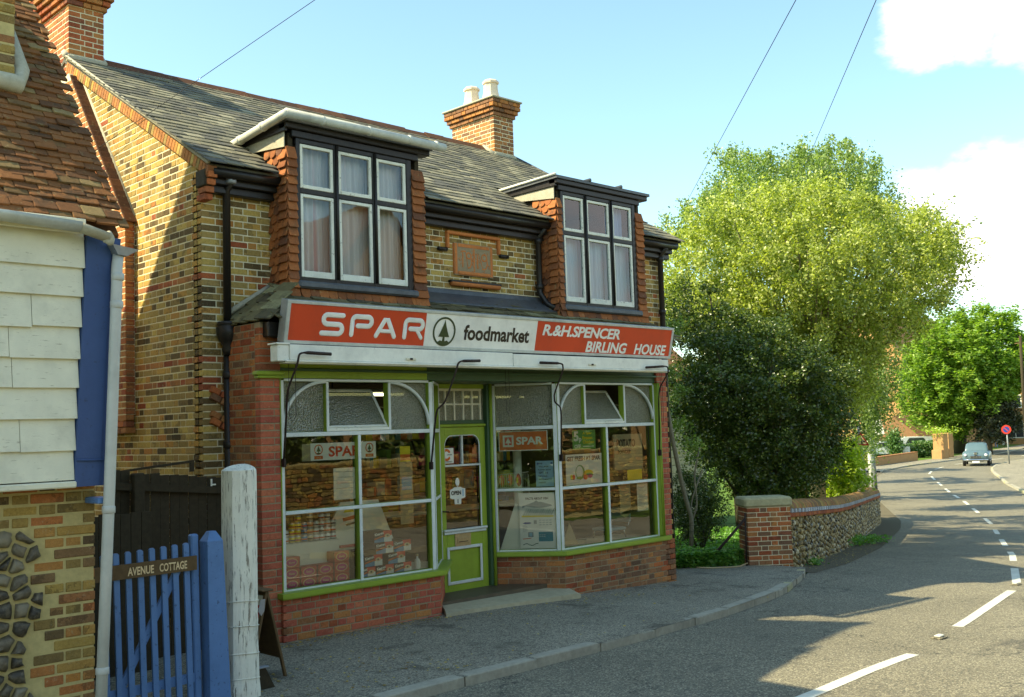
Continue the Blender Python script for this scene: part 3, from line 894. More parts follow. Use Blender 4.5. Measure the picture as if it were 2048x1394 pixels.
# tumbled courses at the corner where the chamfer starts
for k, (dy, dz) in enumerate([(0.02, 2.62), (.02, 2.545), (.03, 2.36), (.03, 2.285)]):
    for j in range(2):
        c = Vector((5.60+.11*j, 10.272, dz-.055*j))
        BP.add('brick', ['red brick', 'brown brick', 'orange brick', 'red brick'][k], frame(c, Vector((1, 0, -.5)), (0, 1, 0), Vector((.5, 0, 1)), .48, 1, 1), gable)
# front wall above the shop front
b = MB()
for x0, x1, z0, z1 in [(5.479, 6.40, -.3, 5.0), (8.20, 10.80, 3.3, 5.0), (12.5, 13.52, -.3, 5.0), (6.40, 8.2, 5.0, 5.02)]:
    b.box((x0, 10.284, z0), (x1, 10.48, z1), 'pale mortar')
front = b.obj('front_wall', shop)
def fsp(v):
    v -= .15
    if v < 3.45: return [(0.0, .62), (7.1, 8.055)]
    if v > 5.0: return []
    r = [(0.0, .843), (7.10, 8.055)]
    if 4.165 < v < 4.588: r += [(2.83, 3.591), (4.288, 5.275)]
    else: r += [(2.83, 5.275)]
    return r
lay(BP, front, (XG, YW, -.15), (1, 0, 0), (0, -1, 0), 69, fsp, stock)
b = MB(); b.prism([(10.48, -.3), (17.4, -.3), (17.4, 5.0), (13.9, 7.12), (10.48, 5.1)], (13.33, 0, 0), (0, 1, 0), (0, 0, 1), (1, 0, 0), .2, 'dark mortar')
right_wall = b.obj('side_wall', shop)
lay(BP, right_wall, (13.535, 0, -.15), (0, 1, 0), (1, 0, 0), 90, lambda v: [(10.39, 17.3-max(0, (v-4.9)*1.7))] if v < 4.9 else ([(10.3+(v-4.93)/.58, 17.3-max(0, (v-4.9)*1.7))] if v < 6.9 else []), stock, hide=True)
b = MB(); b.box((5.69, 17.2, -.3), (13.33, 17.4, 5.0), 'dark mortar'); b.obj('rear_wall', shop)
# chimney breast on the gable with tiled weathering
BX = 5.355
b = MB()
b.prism([(11.91, 2.42), (15.3, 2.42), (15.3, 6.95), (13.58, 6.95), (11.91, 4.70)], (BX+.004, 0, 0), (0, 1, 0), (0, 0, 1), (1, 0, 0), .119, 'pale mortar')
breast = b.obj('chimney_breast', shop)
def bsp(v):
    z = v
    lo = 11.9 if z < 4.72 else 11.9+(z-4.72)*1.64/2.2
    if z < 2.42: lo = 11.9+(2.46-z)*.0
    return [(lo, 15.2)]
lay(BP, breast, (BX, 0, 2.2), (0, 1, 0), (-1, 0, 0), 62, lambda v: bsp(v+2.2), lambda i, u, l, v: 'orange brick' if random.random() < .75 else 'red brick', bond='flemish')
for i in range(3):
    for k in range(8):
        BP.add('brick', 'orange brick', frame((BX+.05+.02*(2-i)*.5, 11.98+k*.1125+.03*(i-1), 2.24+.07*i), (0, 1, 0), (-1, 0, 0), (0, 0, 1), .48, 1, 1), breast)
for i in range(31):
    BP.add('brick', 'red brick' if random.random() < .4 else 'brown brick', frame((BX+.062, 11.945, 2.42+.0375+i*.075), (1, 0, 0), (0, 1, 0), (0, 0, 1), .105/.215, .9, 1), breast)
TP = Pieces('weathering_tile', 60, 4)
TV, TF = chamfer_box(-.5, .5, -.5, .5, -.5, .5, .08); TP.shape('t', TV, TF)
ws = Vector((0, 1.64, 2.2)).normalized(); wn = Vector((0, -ws.z, ws.y))
for k in range(27):
    p = Vector((BX+.055, 11.9, 4.74)) + ws*(k*.1) + wn*.02
    TP.add('t', 'ridge clay', frame(p, (1, 0, 0), ws+wn*.12, wn, .16, .13, .022), breast)
TP.done()
b = MB(); b.tube([(BX+.13, 11.9, 4.78), (BX+.13, 13.5, 6.95)], .028, 'cement', 6)
b.obj('mortar_fillet', breast)

# ---- roof
b = MB()
for (y0, z0, y1, z1) in [(EY+.04, EZ-.03, RY, RZ-.03), (17.75, EZ-.03, RY, RZ-.03)]:
    for x0, x1 in [(5.42, 13.68)]:
        V = [(x0, y0, z0), (x1, y0, z0), (x1, y1, z1), (x0, y1, z1)]
        V += [(x, y, z-.05) for x, y, z in V]
        if y0 < RY:   # front slope with the dormers cut out
            for a, c, yy in [(5.42, 6.32, y0), (6.32, 8.28, 10.95), (8.28, 10.72, y0), (10.72, 12.6, 11.05), (12.6, 13.68, y0)]:
                V = [(a, yy, zr(yy)-.03), (c, yy, zr(yy)-.03), (c, y1, z1), (a, y1, z1)]; V += [(x, y, z-.05) for x, y, z in V]
                b.add(V, [(0, 1, 2, 3), (7, 6, 5, 4), (0, 4, 5, 1), (1, 5, 6, 2), (2, 6, 7, 3), (3, 7, 4, 0)], 'slate', .2)
        else:
            b.add(V, [(0, 1, 2, 3), (7, 6, 5, 4), (0, 4, 5, 1), (1, 5, 6, 2), (2, 6, 7, 3), (3, 7, 4, 0)], 'slate', .2)
roof = b.obj('roof', shop)
SP = Pieces('slate', 225, 5)
SV, SF = chamfer_box(-.5, .5, -.5, .5, -.5, .5, .05); SP.shape('s', SV, SF)
rn = Vector((0, -sl.z, sl.y))
rows = 27; ex = 4.52/rows
for i in range(rows):
    x = 5.38 - (.13 if i % 2 else 0)
    y = EY + (i+.5)*ex*sl.y
    while x < 13.70:
        w_ = .215
        xa, xb = max(x, 5.38), min(x+w_-.006, 13.74); xc = (xa+xb)/2
        x += w_
        if xb-xa < .05: continue
        if 6.30 < xc < 8.30 and y < 11.0: continue
        if 10.70 < xc < 12.62 and y < 11.08: continue
        p = Vector((xc, EY, EZ)) + sl*((i+.5)*ex - .02 + random.uniform(-.012, .012)) + rn*(.012+random.uniform(0, .005))
        yv = (sl - rn*random.uniform(.05, .085)).normalized()
        up = Vector((1, 0, 0)).cross(yv)
        T = frame(p+rn*.006, Vector((1, 0, random.uniform(-.02, .02))), yv, up, xb-xa, ex*1.25, .014)
        SP.add('s', 'slate', T, roof)
SP.done()
RP = Pieces('ridge_tile', 60, 4)
rv = [(-.5, -.13, -.09), (-.5, 0, .03), (-.5, .13, -.09), (-.5, .12, -.115), (-.5, 0, .0), (-.5, -.12, -.115)]
RV = rv + [(.5, y, z) for _, y, z in rv]
RF_ = [(i, (i+1) % 6, (i+1) % 6+6, i+6) for i in range(6)] + [(5, 4, 3, 2, 1, 0), (6, 7, 8, 9, 10, 11)]
RP.shape('r', RV, RF_)
x = 5.95
while x < 13.1:
    RP.add('r', 'ridge clay', frame((x+.22, RY, RZ+.05+random.uniform(-.01, .012)), (1, 0, random.uniform(-.02, .02)), (0, 1, 0), (0, 0, 1), .435, 1, 1), roof)
    x += .44
RP.done()
b = MB(); b.tube([(5.41, EY+.02, EZ-.0), (5.41, RY-.1, RZ-.03)], .024, 'cement', 6); b.obj('verge_fillet', roof)
b = MB(); b.tube([(13.70, EY+.02, EZ), (13.70, RY-.1, RZ-.03)], .03, 'lead', 6); b.obj('verge_fillet', roof)

# ---- chimneys
def chimney(x0, x1, y0, y1, z0, z1, mat, pots, capz, corb=3):
    b = MB(); b.box((x0+.004, y0+.004, z0), (x1-.004, y1-.004, z1+.22), 'pale mortar')
    c = b.obj('chimney', shop)
    n = int(round((z1-z0)/.075))
    f = lambda i, u, l, v: mat if random.random() < .7 else ('orange brick' if mat != 'orange brick' else 'red brick')
    lay(BP, c, (x0, y0, z0), (1, 0, 0), (0, -1, 0), n, lambda v: [(0, x1-x0)], f)
    lay(BP, c, (x0, y0, z0), (0, 1, 0), (-1, 0, 0), n, lambda v: [(.108, y1-y0)], f)
    lay(BP, c, (x1, y0, z0), (0, 1, 0), (1, 0, 0), n, lambda v: [(.108, y1-y0)], f, hide=True)
    lay(BP, c, (x0, y1, z0), (1, 0, 0), (0, 1, 0), n, lambda v: [(.108, x1-x0-.108)], f, hide=True)
    zz = z0+n*.075
    for k in range(corb+1):
        e = .035*(min(k+1, corb))
        X0, X1, Y0, Y1 = x0-e, x1+e, y0-e, y1+e
        lay(BP, c, (X0, Y0, zz), (1, 0, 0), (0, -1, 0), 1, lambda v: [(0, X1-X0)], f, off0=-.05*k)
        lay(BP, c, (X0, Y0, zz), (0, 1, 0), (-1, 0, 0), 1, lambda v: [(.108, Y1-Y0)], f, off0=-.07*k)
        lay(BP, c, (X1, Y0, zz), (0, 1, 0), (1, 0, 0), 1, lambda v: [(.108, Y1-Y0)], f, hide=True)
        zz += .075
    b = MB(); e = .035*corb+.03
    b.box((x0-e, y0-e, zz), (x1+e, y1+e, zz+.035), 'cement', .01)
    b.box((x0+.05, y0+.05, zz+.03), (x1-.05, y1-.05, zz+.07), 'cement', .03)
    b.obj('chimney_cap', c)
    b = MB(); b.box((x0-.03, y0-.05, zr(y0)-.05), (x1+.03, y0+.03, zr(y0)+.06), 'cement', .02)
    if zr(y0) < RZ:
        b.tube([(x0-.01, y0, zr(y0)+.02), (x0-.01, RY, RZ+.06)], .05, 'cement', 6); b.tube([(x1+.01, y0, zr(y0)+.02), (x1+.01, RY, RZ+.06)], .05, 'cement', 6)
    b.obj('cement_flashing', c)
    for (px, py) in pots:
        b = MB(); s_ = zz+.05
        prof = [(.19, 0), (.165, .10), (.140, .20), (.130, .30), (.130, .36), (.155, .365), (.158, .40), (.13, .43), (.10, .43), (.10, .40)]
        b.lathe([(r, s_+z) for r, z in prof], (px, py, 0), 'pot clay', 8, smooth=False)
        b.obj('chimney_pot', c)
    return c
chimney(5.44, 5.92, 13.80, 15.0, 7.0, 7.95, 'red brick', [], 8.3, 4)
chimney(13.10, 13.60, 13.62, 14.78, 6.9, 7.90, 'brown brick', [(13.35, 14.46), (13.35, 13.93)], 8.35, 3)

# ---- eaves, gutters and rainwater pipes
for x0, x1 in [(5.50, 6.31), (8.30, 10.70), (12.62, 13.62)]:
    b = MB()
    b.box((x0, 10.10, 4.84), (x1, 10.27, 4.99), 'black paint', .008)
    b.box((x0, 10.17, 4.76), (x1, 10.275, 4.84), 'black paint', .008)
    b.tube([(x0-.02, 10.045, 4.955), (x1+.02, 10.045, 4.955)], .055, 'black paint', 8)
    b.obj('eaves_gutter', shop)
b = MB()
b.box((5.40, 10.06, 4.80), (5.49, 10.27, 4.98), 'dark timber', .01)
b.obj('eaves_board', shop)
def pipe(name, pts, r, m, parent, collars=(), **kw):
    b = MB(); b.tube(pts, r, m, 10)
    for p, rr in collars: b.lathe([(rr*.9, -.035), (rr, -.03), (rr, .03), (rr*.9, .035)], p, m, 12)
    return b.obj(name, parent, **kw)
b = MB(); b.tube([(5.73, 10.06, 4.93), (5.73, 10.20, 4.80), (5.73, 10.21, 3.20)], .042, 'black paint', 10)
b.tube([(5.73, 10.21, 3.1), (5.73, 10.21, 0)], .045, 'black paint', 10)
b.lathe([(.05, 3.0), (.07, 3.06), (.06, 3.1), (.10, 3.16), (.125, 3.22), (.13, 3.30), (.11, 3.32), (.125, 3.33), (.12, 3.36), (.04, 3.37)], (5.73, 10.19, 0), 'black paint', 12)
b.lathe([(.05, 4.86), (.06, 4.87), (.06, 4.93), (.05, 4.94)], (5.73, 10.10, 0), 'zinc', 10)
for z in (2.75, 2.0, 1.1): b.lathe([(.05, z), (.058, z+.01), (.058, z+.07), (.05, z+.08)], (5.73, 10.21, 0), 'black paint', 10)
b.obj('downpipe', shop)
pipe('downpipe', [(10.60, 10.05, 4.92), (10.60, 10.19, 4.8), (10.60, 10.19, 4.02), (10.66, 10.12, 3.86), (10.68, 9.98, 3.78)], .042, 'black paint', shop, [((10.60, 10.19, 4.10), .062), ((10.6, 10.19, 4.75), .058)])
pipe('downpipe', [(13.38, 10.05, 4.92), (13.40, 10.19, 4.8), (13.40, 10.19, 3.0), (13.4, 10.19, 0)], .045, 'black paint', shop, [((13.40, 10.19, 4.75), .06), ((13.40, 10.19, 3.9), .06)])

# ---- date plaque with label mould
b = MB(); b.box((9.07, 10.25, 4.16), (9.76, 10.33, 4.59), 'dark mortar')
pl = b.obj('date_plaque', shop)
b = MB()
for p, q in [((9.066, 10.245, 4.165), (9.125, 10.30, 4.588)), ((9.705, 10.245, 4.165), (9.763, 10.30, 4.588)), ((9.125, 10.245, 4.53), (9.705, 10.30, 4.588)), ((9.125, 10.235, 4.165), (9.705, 10.30, 4.215))]:
    b.box(p, q, 'terracotta', .012)
b.box((9.405, 10.247, 4.22), (9.43, 10.30, 4.53), 'terracotta', .004)
b.obj('terracotta_frame', pl)
b = MB(); b.box((9.12, 10.262, 4.2), (9.71, 10.30, 4.54), 'shaded terracotta')
b.obj('recessed_panel', pl)
b = MB(); O = (9.125, 10.262, 4.215); U = (1, 0, 0); V = (0, 0, 1)
def sk(pts, w_=.028): stroke(b, pts, O, U, V, w_, 'terracotta', .018)
sk([(.085, .06), (.09, .24), (.065, .265), (.13, .27)])                                    # 1
sk([(.235, .20)]+arc(.195, .215, .04, 0, 2*pi, 12)); sk([(.235, .22), (.245, .12), (.215, .06), (.18, .05)])   # 9
sk([(.14, .27), (.175, .06), (.20, .05)], .012)
sk([(.35, .06), (.355, .24), (.33, .25)])                                                   # 1
sk([(.37, .26), (.43, .10), (.45, .05)], .012)
sk([(.515, .20)]+arc(.475, .21, .045, 0, 2*pi, 12)); sk([(.52, .21), (.53, .12), (.50, .06), (.44, .05)])      # 9
q = random.Random(3)
for k in range(26):     # carved leaf scrolls round the figures
    cx_ = q.choice([q.uniform(.01, .05), q.uniform(.25, .29), q.uniform(.31, .56)]); cz = q.uniform(.02, .30)
    sk(arc(cx_, cz, q.uniform(.012, .025), q.uniform(0, 6), q.uniform(6, 9), 5), .008)
b.obj('carved_figures', pl)
b = MB()
for p, q_ in [((8.932, 10.225, 4.69), (9.90, 10.28, 4.735)), ((8.932, 10.225, 4.50), (8.975, 10.28, 4.69)), ((9.857, 10.225, 4.50), (9.90, 10.28, 4.69))]:
    b.box(p, q_, 'terracotta', .01)
for x0, x1 in [(8.79, 8.935), (9.90, 10.05)]: b.tube([(x0, 10.25, 4.48), (x1, 10.25, 4.48)], .028, 'black paint', 8)
b.tube([(8.99, 10.24, 4.04), (9.86, 10.24, 4.04)], .035, 'terracotta', 8); b.box((8.97, 10.21, 4.055), (9.88, 10.28, 4.085), 'black paint', .006)
b.obj('label_mould', pl)

# ---- dormers
FS = []      # fish-scale tile outline: square head, rounded tail
for k in range(7):
    t = pi + pi*k/6; FS.append((.5*cos(t), -.15+.35*sin(t)))
FS = FS + [(.5, .5), (-.5, .5)]
def tile_shape():
    n = len(FS); V = [(x, y, .5) for x, y in FS] + [(x, y, -.5) for x, y in FS]
    F = [tuple(range(n)), tuple(range(2*n-1, n-1, -1))] + [(i, n+i, n+(i+1) % n, (i+1) % n) for i in range(n)]
    return V, F
def dormer(cx, fx0, fx1, rx, mull, gutter, curtain, zt):
    YF = 9.905
    b = MB()
    b.box((cx+.03, YF+.03, 3.55), (cx+.09, 11.1, 5.5), 'dark timber')
    b.box((rx-.15, YF+.03, 3.55), (rx-.09, 11.1, 5.5), 'dark timber')
    b.box((cx+.03, YF+.03, 3.45), (rx-.09, YF+.09, 3.80), 'dark timber')
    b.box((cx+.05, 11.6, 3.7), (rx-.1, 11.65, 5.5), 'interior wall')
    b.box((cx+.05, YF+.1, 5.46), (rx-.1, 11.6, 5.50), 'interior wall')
    d = b.obj('dormer', shop)
    DP = Pieces('hung_tile', 145, 5)
    DP.shape('f', *tile_shape()); DP.shape('a', *chamfer_box(-.5, .5, -.5, .5, -.5, .5, .06))
    # cheeks: fish-scale tiles facing sideways
    for side, X in ((-1, cx), (1, rx-.06)):
        for i in range(19):
            z = 3.60+i*.095
            for k in range(12):
                y = YF+.15+k*.125 + (.0625 if i % 2 else 0)
                if z > 5.36: continue
                if y > 10.26 and z < zr(y)+.06: continue
                if y > 10.30 and z < 4.99: continue
                nx = Vector((side, 0, .20)).normalized()
                up = Vector((0, 0, 1))-nx*nx.z; fw = up.cross(nx)
                DP.add('f', 'hung tile', frame((X+side*.004+random.uniform(-.003, .003), y, z+.02), fw, up, nx, .122, .155, .013), d, side > 0)
    # arris tiles up both corners of the face
    for i in range(19):
        z = 3.60+i*.097
        if z > 5.34: continue
        for (xa, xb, sgn) in [(cx-.01, fx0, -1), (fx1, rx-.05, 1)]:
            w_ = xb-xa; j = random.uniform(-.004, .004)
            n = Vector((0, -1, .34)).normalized(); up = Vector((0, 0, 1))-n*n.z; rt = up.cross(n)
            fl = .06*max(0, (4.0-z))*(1 if sgn > 0 else .4)
            DP.add('a', 'hung tile', frame(((xa+xb)/2+sgn*fl*.5+j, YF-.012-(.02 if i < 3 else 0), z+.02), rt, up, n, w_+fl, .15, .018), d)
            n = Vector((sgn, 0, .34)).normalized(); up = Vector((0, 0, 1))-n*n.z; rt = up.cross(n)
            DP.add('a', 'hung tile', frame(((cx-.012 if sgn < 0 else rx-.045)+sgn*fl, YF+.07, z+.02), rt, up, n, .15, .15, .016), d, sgn > 0)
    # apron below the sill
    for i in range(3):
        z = 3.52+i*.09
        k = 0; x = fx0+.02
        while x < fx1:
            n = Vector((0, -1, .35)).normalized(); up = (Vector((0, 0, 1))-n*n.z).normalized(); rt = up.cross(n)
            DP.add('f', 'hung tile', frame((x+.06+(.06 if i % 2 else 0), YF-.035-(2-i)*.022, z), rt, up, n, .118, .14, .014), d); x += .121
    DP.done('tile_field')
    # lead apron at the sill, frame, sashes
    b = MB()
    b.box((fx0-.02, YF-.075, 3.745), (fx1+.04, YF+.03, 3.83), 'lead', .02); b.obj('lead_sill', d)
    b = MB(); fy0, fy1 = YF-.012, YF+.07
    zt0, zt1 = 4.83, 4.885
    posts = [fx0, fx0+.07] ; P = [(fx0-.002, fx0+.05)] + [(m-.032, m+.032) for m in mull] + [(fx1-.075, fx1)]
    for a, c in P: b.box((a, fy0, 3.83), (c, fy1, 5.45), 'black paint', .006)
    for k in range(len(P)-1):
        a, c = P[k][1], P[k+1][0]
        b.box((a, fy0+.006, zt0), (c, fy1, zt1), 'black paint', .005)
        b.box((a, fy0+.004, 3.832), (c, fy1, 3.875), 'black paint', .004)
        b.box((a, fy0+.004, 5.40), (c, fy1, 5.45), 'black paint', .004)
    b.box((fx0-.06, YF-.03, 5.452), (fx1+.10, YF+.09, 5.53), 'black paint', .008)
    b.box((cx-.05, YF-.07, 5.532), (rx+.02, YF+.09, 5.60), 'black paint', .01)
    for m in mull:
        b.tube([(m, fy0-.008, 3.88), (m, fy0-.008, 5.44)], .018, 'black paint', 6)
    b.obj('window_frame', d)
    for k in range(len(P)-1):
        a, c = P[k][1]+.004, P[k+1][0]-.004
        for (z0, z1) in [(3.88, zt0-.004), (zt1+.004, 5.396)]:
            s_ = MB(); wd = .038; y0, y1 = fy0+.012, fy0+.052; bt = .075 if z0 < 4 else .045
            s_.box((a, y0, z0), (a+wd, y1, z1), 'sash paint', .005); s_.box((c-wd, y0, z0), (c, y1, z1), 'sash paint', .005)
            s_.box((a+wd, y0+.001, z0), (c-wd, y1, z0+bt), 'sash paint', .005); s_.box((a+wd, y0+.001, z1-wd), (c-wd, y1, z1), 'sash paint', .005)
            s_.obj('sash', d)
            g = MB(); g.quad((a+wd-.005, y0+.025, z0+bt-.005), (c-wd+.005, y0+.025, z0+bt-.005), (c-wd+.005, y0+.025, z1-wd+.005), (a+wd-.005, y0+.025, z1-wd+.005), 'upper glass')
            g.obj('pane', d)
            # curtain: pleated cloth hanging behind
            if curtain == 'net curtain': spans_ = [(a-.03, c+.03)]
            elif z0 < 4: spans_ = [(a-.03, c+.03)]
            else: spans_ = [(a-.02, a+(c-a)*.52)] if k == 0 else ([] if k == 1 else [(a+(c-a)*.12, c-.06)])
            cm_ = 'net curtain' if curtain == 'net curtain' else 'pale blue curtain' if z0 < 4 else 'blue curtain'
            for (ca, cc) in spans_:
                t = MB(); n = int((cc-ca)/.012); V = []; F = []
                ph = random.random()*6
                for j in range(n+1):
                    x = ca+(cc-ca)*j/n
                    yy = YF+.17+.018*sin(j*1.1+ph)+.012*sin(j*.37+ph*2)
                    V += [(x, yy, z0), (x+.004*sin(j), yy+.004, (z0+z1)/2), (x, yy*1.0, z1+.03)]
                for j in range(n):
                    for r_ in range(2): F.append((j*3+r_, j*3+3+r_, j*3+4+r_, j*3+1+r_))
                t.add(V, F, cm_, 0, True); t.obj('curtain', d)
    # flat roof falling back on to the slates
    b = MB()
    zb = 5.56
    V = [(cx-.08, YF-.10, 5.60), (rx+.04, YF-.10, 5.60), (rx+.04, 11.2, zb), (cx-.08, 11.2, zb)]
    V += [(x, y, z+.04) for x, y, z in V]
    b.add(V, [(3, 2, 1, 0), (4, 5, 6, 7), (0, 1, 5, 4), (1, 2, 6, 5), (2, 3, 7, 6), (3, 0, 4, 7)], 'lead')
    b.box((cx-.05, YF-.03, 5.50), (cx-.01, 11.08, 5.598), 'black paint', .006)
    b.box((rx-.07, YF+.10, 5.50), (rx-.03, 11.08, 5.598), 'black paint', .006)
    if not gutter:
        for xx in (11.32, 12.02): b.tube([(xx, YF-.11, 5.66), (xx, 11.1, 5.62)], .028, 'lead', 6)
        b.tube([(cx-.09, YF-.09, 5.655), (cx-.09, 11.1, 5.62)], .018, 'sash paint', 6)
    b.obj('flat_roof', d)
    # cement patch at the head of the cheek
    b = MB(); b.prism([(YF+.02, 5.33), (YF+.02, 5.5), (11.05, 5.5), (11.05, 5.47), (10.6, 5.40)], (cx-.016, 0, 0), (0, 1, 0), (0, 0, 1), (-1, 0, 0), .012, 'cement'); b.obj('cement_patch', d)
    if gutter:
        b = MB(); b.tube([(cx-.12, 11.12, 5.52), (cx-.12, YF-.15, 5.645), (cx-.09, YF-.19, 5.65)], .05, 'grey gutter', 10); b.tube([(cx-.13, YF-.185, 5.65), (rx+.16, YF-.185, 5.635)], .052, 'grey gutter', 10)
        for x in (cx+.35, cx+1.0, cx+1.6, rx+.02): b.lathe([(.05, x-.02), (.058, x-.015), (.058, x+.015), (.05, x+.02)], (0, YF-.185, 5.643), 'grey gutter', 10, 'X')
        for y in (10.2, 10.7): b.lathe([(.05, y-.02), (.057, y-.015), (.057, y+.015), (.05, y+.02)], (cx-.12, 0, 5.645-(y-9.75)*.09), 'grey gutter', 10, 'Y')
        b.tube([(cx-.12, 11.05, 5.53), (cx-.12, 11.07, 5.42), (cx-.10, 11.0, 5.36)], .036, 'grey gutter', 8)
        b.obj('dormer_gutter', d)
    return d
dormer(6.318, 6.43, 8.08, 8.32, [6.97, 7.52], True, 'net curtain', 5.6)
dormer(10.70, 10.78, 12.43, 12.66, [11.30, 11.87], False, 'blue', 5.6)

# ---- lean-to slates over the shop front
b = MB()
b.add([(5.84, 9.36, 3.34), (12.60, 9.36, 3.34), (12.60, 10.27, 3.85), (6.36, 10.27, 3.85), (5.84, 9.36, 3.30), (12.60, 9.36, 3.30), (12.60, 10.27, 3.80), (6.36, 10.27, 3.80)],
      [(0, 1, 2, 3), (7, 6, 5, 4), (0, 4, 5, 1), (1, 5, 6, 2)], 'mossy slate', .3)
b.add([(5.72, 9.40, 3.33), (5.84, 9.36, 3.34), (6.36, 10.27, 3.84), (5.74, 10.27, 3.40)], [(0, 1, 2, 3)], 'mossy slate', .3)
cano = b.obj('canopy_roof', shop)
CP = Pieces('slate', 75, 5); CP.shape('s', SV, SF)
cs = Vector((0, .91, .51)).normalized(); cn = Vector((0, -cs.z, cs.y))
for i in range(8):
    x = 5.78+ (.12 if i % 2 else 0) + i*.07
    while x < 12.6:
        if not ((6.5 < x < 8.0 or 10.9 < x < 12.3) and i > 5):
            CP.add('s', 'mossy slate', frame(Vector((x+.12, 9.345, 3.345))+cs*(i*.14+.03+random.uniform(-.015, .015))+cn*(.012+random.uniform(0, .012)), (1, 0, random.uniform(-.06, .06)), cs-cn*.12, cn, .235, .17, .014), cano)
        x += .245
hp = Vector((5.74, 9.26, 3.42))
for i in range(4):
    for k in range(4):
        c = Vector((5.77+i*.14, 9.47+k*.22+i*.10, 3.38+i*.115))
        if c.y > 10.25: continue
        n = Vector((-.55, -.2, .8)).normalized(); up = Vector((.8, .1, .55)); up = (up-n*up.dot(n)).normalized(); rt = up.cross(n)
        CP.add('s', 'mossy slate', frame(c, rt, up, n, .24, .19, .014), cano)
CP.done()
b = MB(); b.tube([(5.72, 10.25, 3.44), (6.36, 10.25, 3.84)], .035, 'cement', 6); b.tube([(6.36, 10.26, 3.84), (6.36, 10.26, 4.98)], .022, 'cement', 6)
b.obj('mortar_fillet', cano)
b = MB()
b.add([(8.30, 9.95, 3.72), (10.70, 9.95, 3.72), (10.70, 10.24, 3.90), (8.30, 10.24, 3.90), (8.30, 9.93, 3.68), (10.70, 9.93, 3.68), (10.70, 10.26, 3.96), (8.30, 10.26, 3.96)],
      [(0, 1, 2, 3), (0, 4, 5, 1), (3, 2, 6, 7)], 'lead'); b.tube([(8.30, 9.95, 3.72), (10.70, 9.95, 3.72)], .018, 'lead', 6); b.obj('lead_flashing', cano)
b = MB(); b.box((5.76, 9.42, 3.14), (12.58, 10.27, 3.30), 'black paint', .01); b.box((5.86, 9.60, 2.88), (12.5, 10.27, 3.20), 'black paint'); b.obj('canopy_soffit', cano)

# ---- brick piers and stall risers
b = MB(); b.box((5.724, 9.544, -.3), (5.96, 10.27, 3.3), 'dark mortar'); pier = b.obj('brick_pier', shop)
lay(BP, pier, (5.72, YS, -.15), (1, 0, 0), (0, -1, 0), 39, lambda v: [(0, .243)], lambda i, u, l, v: 'shop red brick', off0=-.0)
lay(BP, pier, (5.72, YS, -.15), (0, 1, 0), (-1, 0, 0), 46, lambda v: [(.108, .735)], lambda i, u, l, v: 'brown brick' if random.random() < .5 else 'red brick')
lay(BP, pier, (5.72, YS, 2.80), (1, 0, 0), (0, -1, 0), 6, lambda v: [(0, .243)], lambda i, u, l, v: 'red brick')
b = MB(); b.box((5.66, 9.49, 2.745), (5.99, 9.60, 2.79), 'green paint', .012); b.box((5.68, 9.505, 2.715), (5.98, 9.60, 2.744), 'green paint', .008); b.obj('pier_capital', pier)
b = MB(); b.box((12.345, 9.544, -.4), (12.556, 10.27, 3.0), 'dark mortar'); pier2 = b.obj('brick_pier', shop)
lay(BP, pier2, (12.335, YS, -.33), (1, 0, 0), (0, -1, 0), 43, lambda v: [(0, .225)], lambda i, u, l, v: 'shop red brick' if v > .7 else 'brown brick')
for i in range(43):
    if i % 2: BP.add('brick', 'stock brick', frame((12.575, YS+.06, -.33+.0375+i*.075), (0, 1, 0), (-1, 0, 0), (0, 0, 1), .5, .4, 1), pier2)
b = MB()
b.prism([(5.97, 9.504), (8.05, 9.504), (8.706, 10.20), (8.60, 10.28), (7.98, 9.62), (5.97, 9.62)], (0, 0, -.3), (1, 0, 0), (0, 1, 0), (0, 0, 1), .75, 'dark mortar')
ris = b.obj('stall_riser', shop)
def red(i, u, l, v): return random.choice(['shop red brick']*4+['red brick', 'orange brick'])
lay(BP, ris, (5.93, 9.50, -.225), (1, 0, 0), (0, -1, 0), 9, lambda v: [(0, 2.12)], red, bond='english')
b = MB()
b.prism([(9.63, 10.225), (10.19, 9.504), (12.34, 9.504), (12.34, 9.62), (10.26, 9.62), (9.74, 10.28)], (0, 0, -.4), (1, 0, 0), (0, 1, 0), (0, 0, 1), .85, 'dark mortar')
ris2 = b.obj('stall_riser', shop)
def brn(i, u, l, v): return random.choice(['brown brick']*5+['orange brick', 'red brick'])
lay(BP, ris2, (10.19, 9.50, -.45), (1, 0, 0), (0, -1, 0), 12, lambda v: [(0, 2.37)], brn, bond='flemish')
def cant(par, A, B, z0, rows, f, bond='flemish'):
    A = Vector((*A, z0)); B = Vector((*B, z0)); U = (B-A); l = U.length; U.normalize(); N = Vector((U.y, -U.x, 0))
    lay(BP, par, A, U, N, rows, lambda v: [(0, l)], f, bond=bond, depth=.06)
cant(ris, (8.055, 9.505), (8.71, 10.20), -.225, 9, red)
cant(ris2, (9.62, 10.23), (10.185, 9.505), -.45, 12, brn)
BP.done('brickwork')
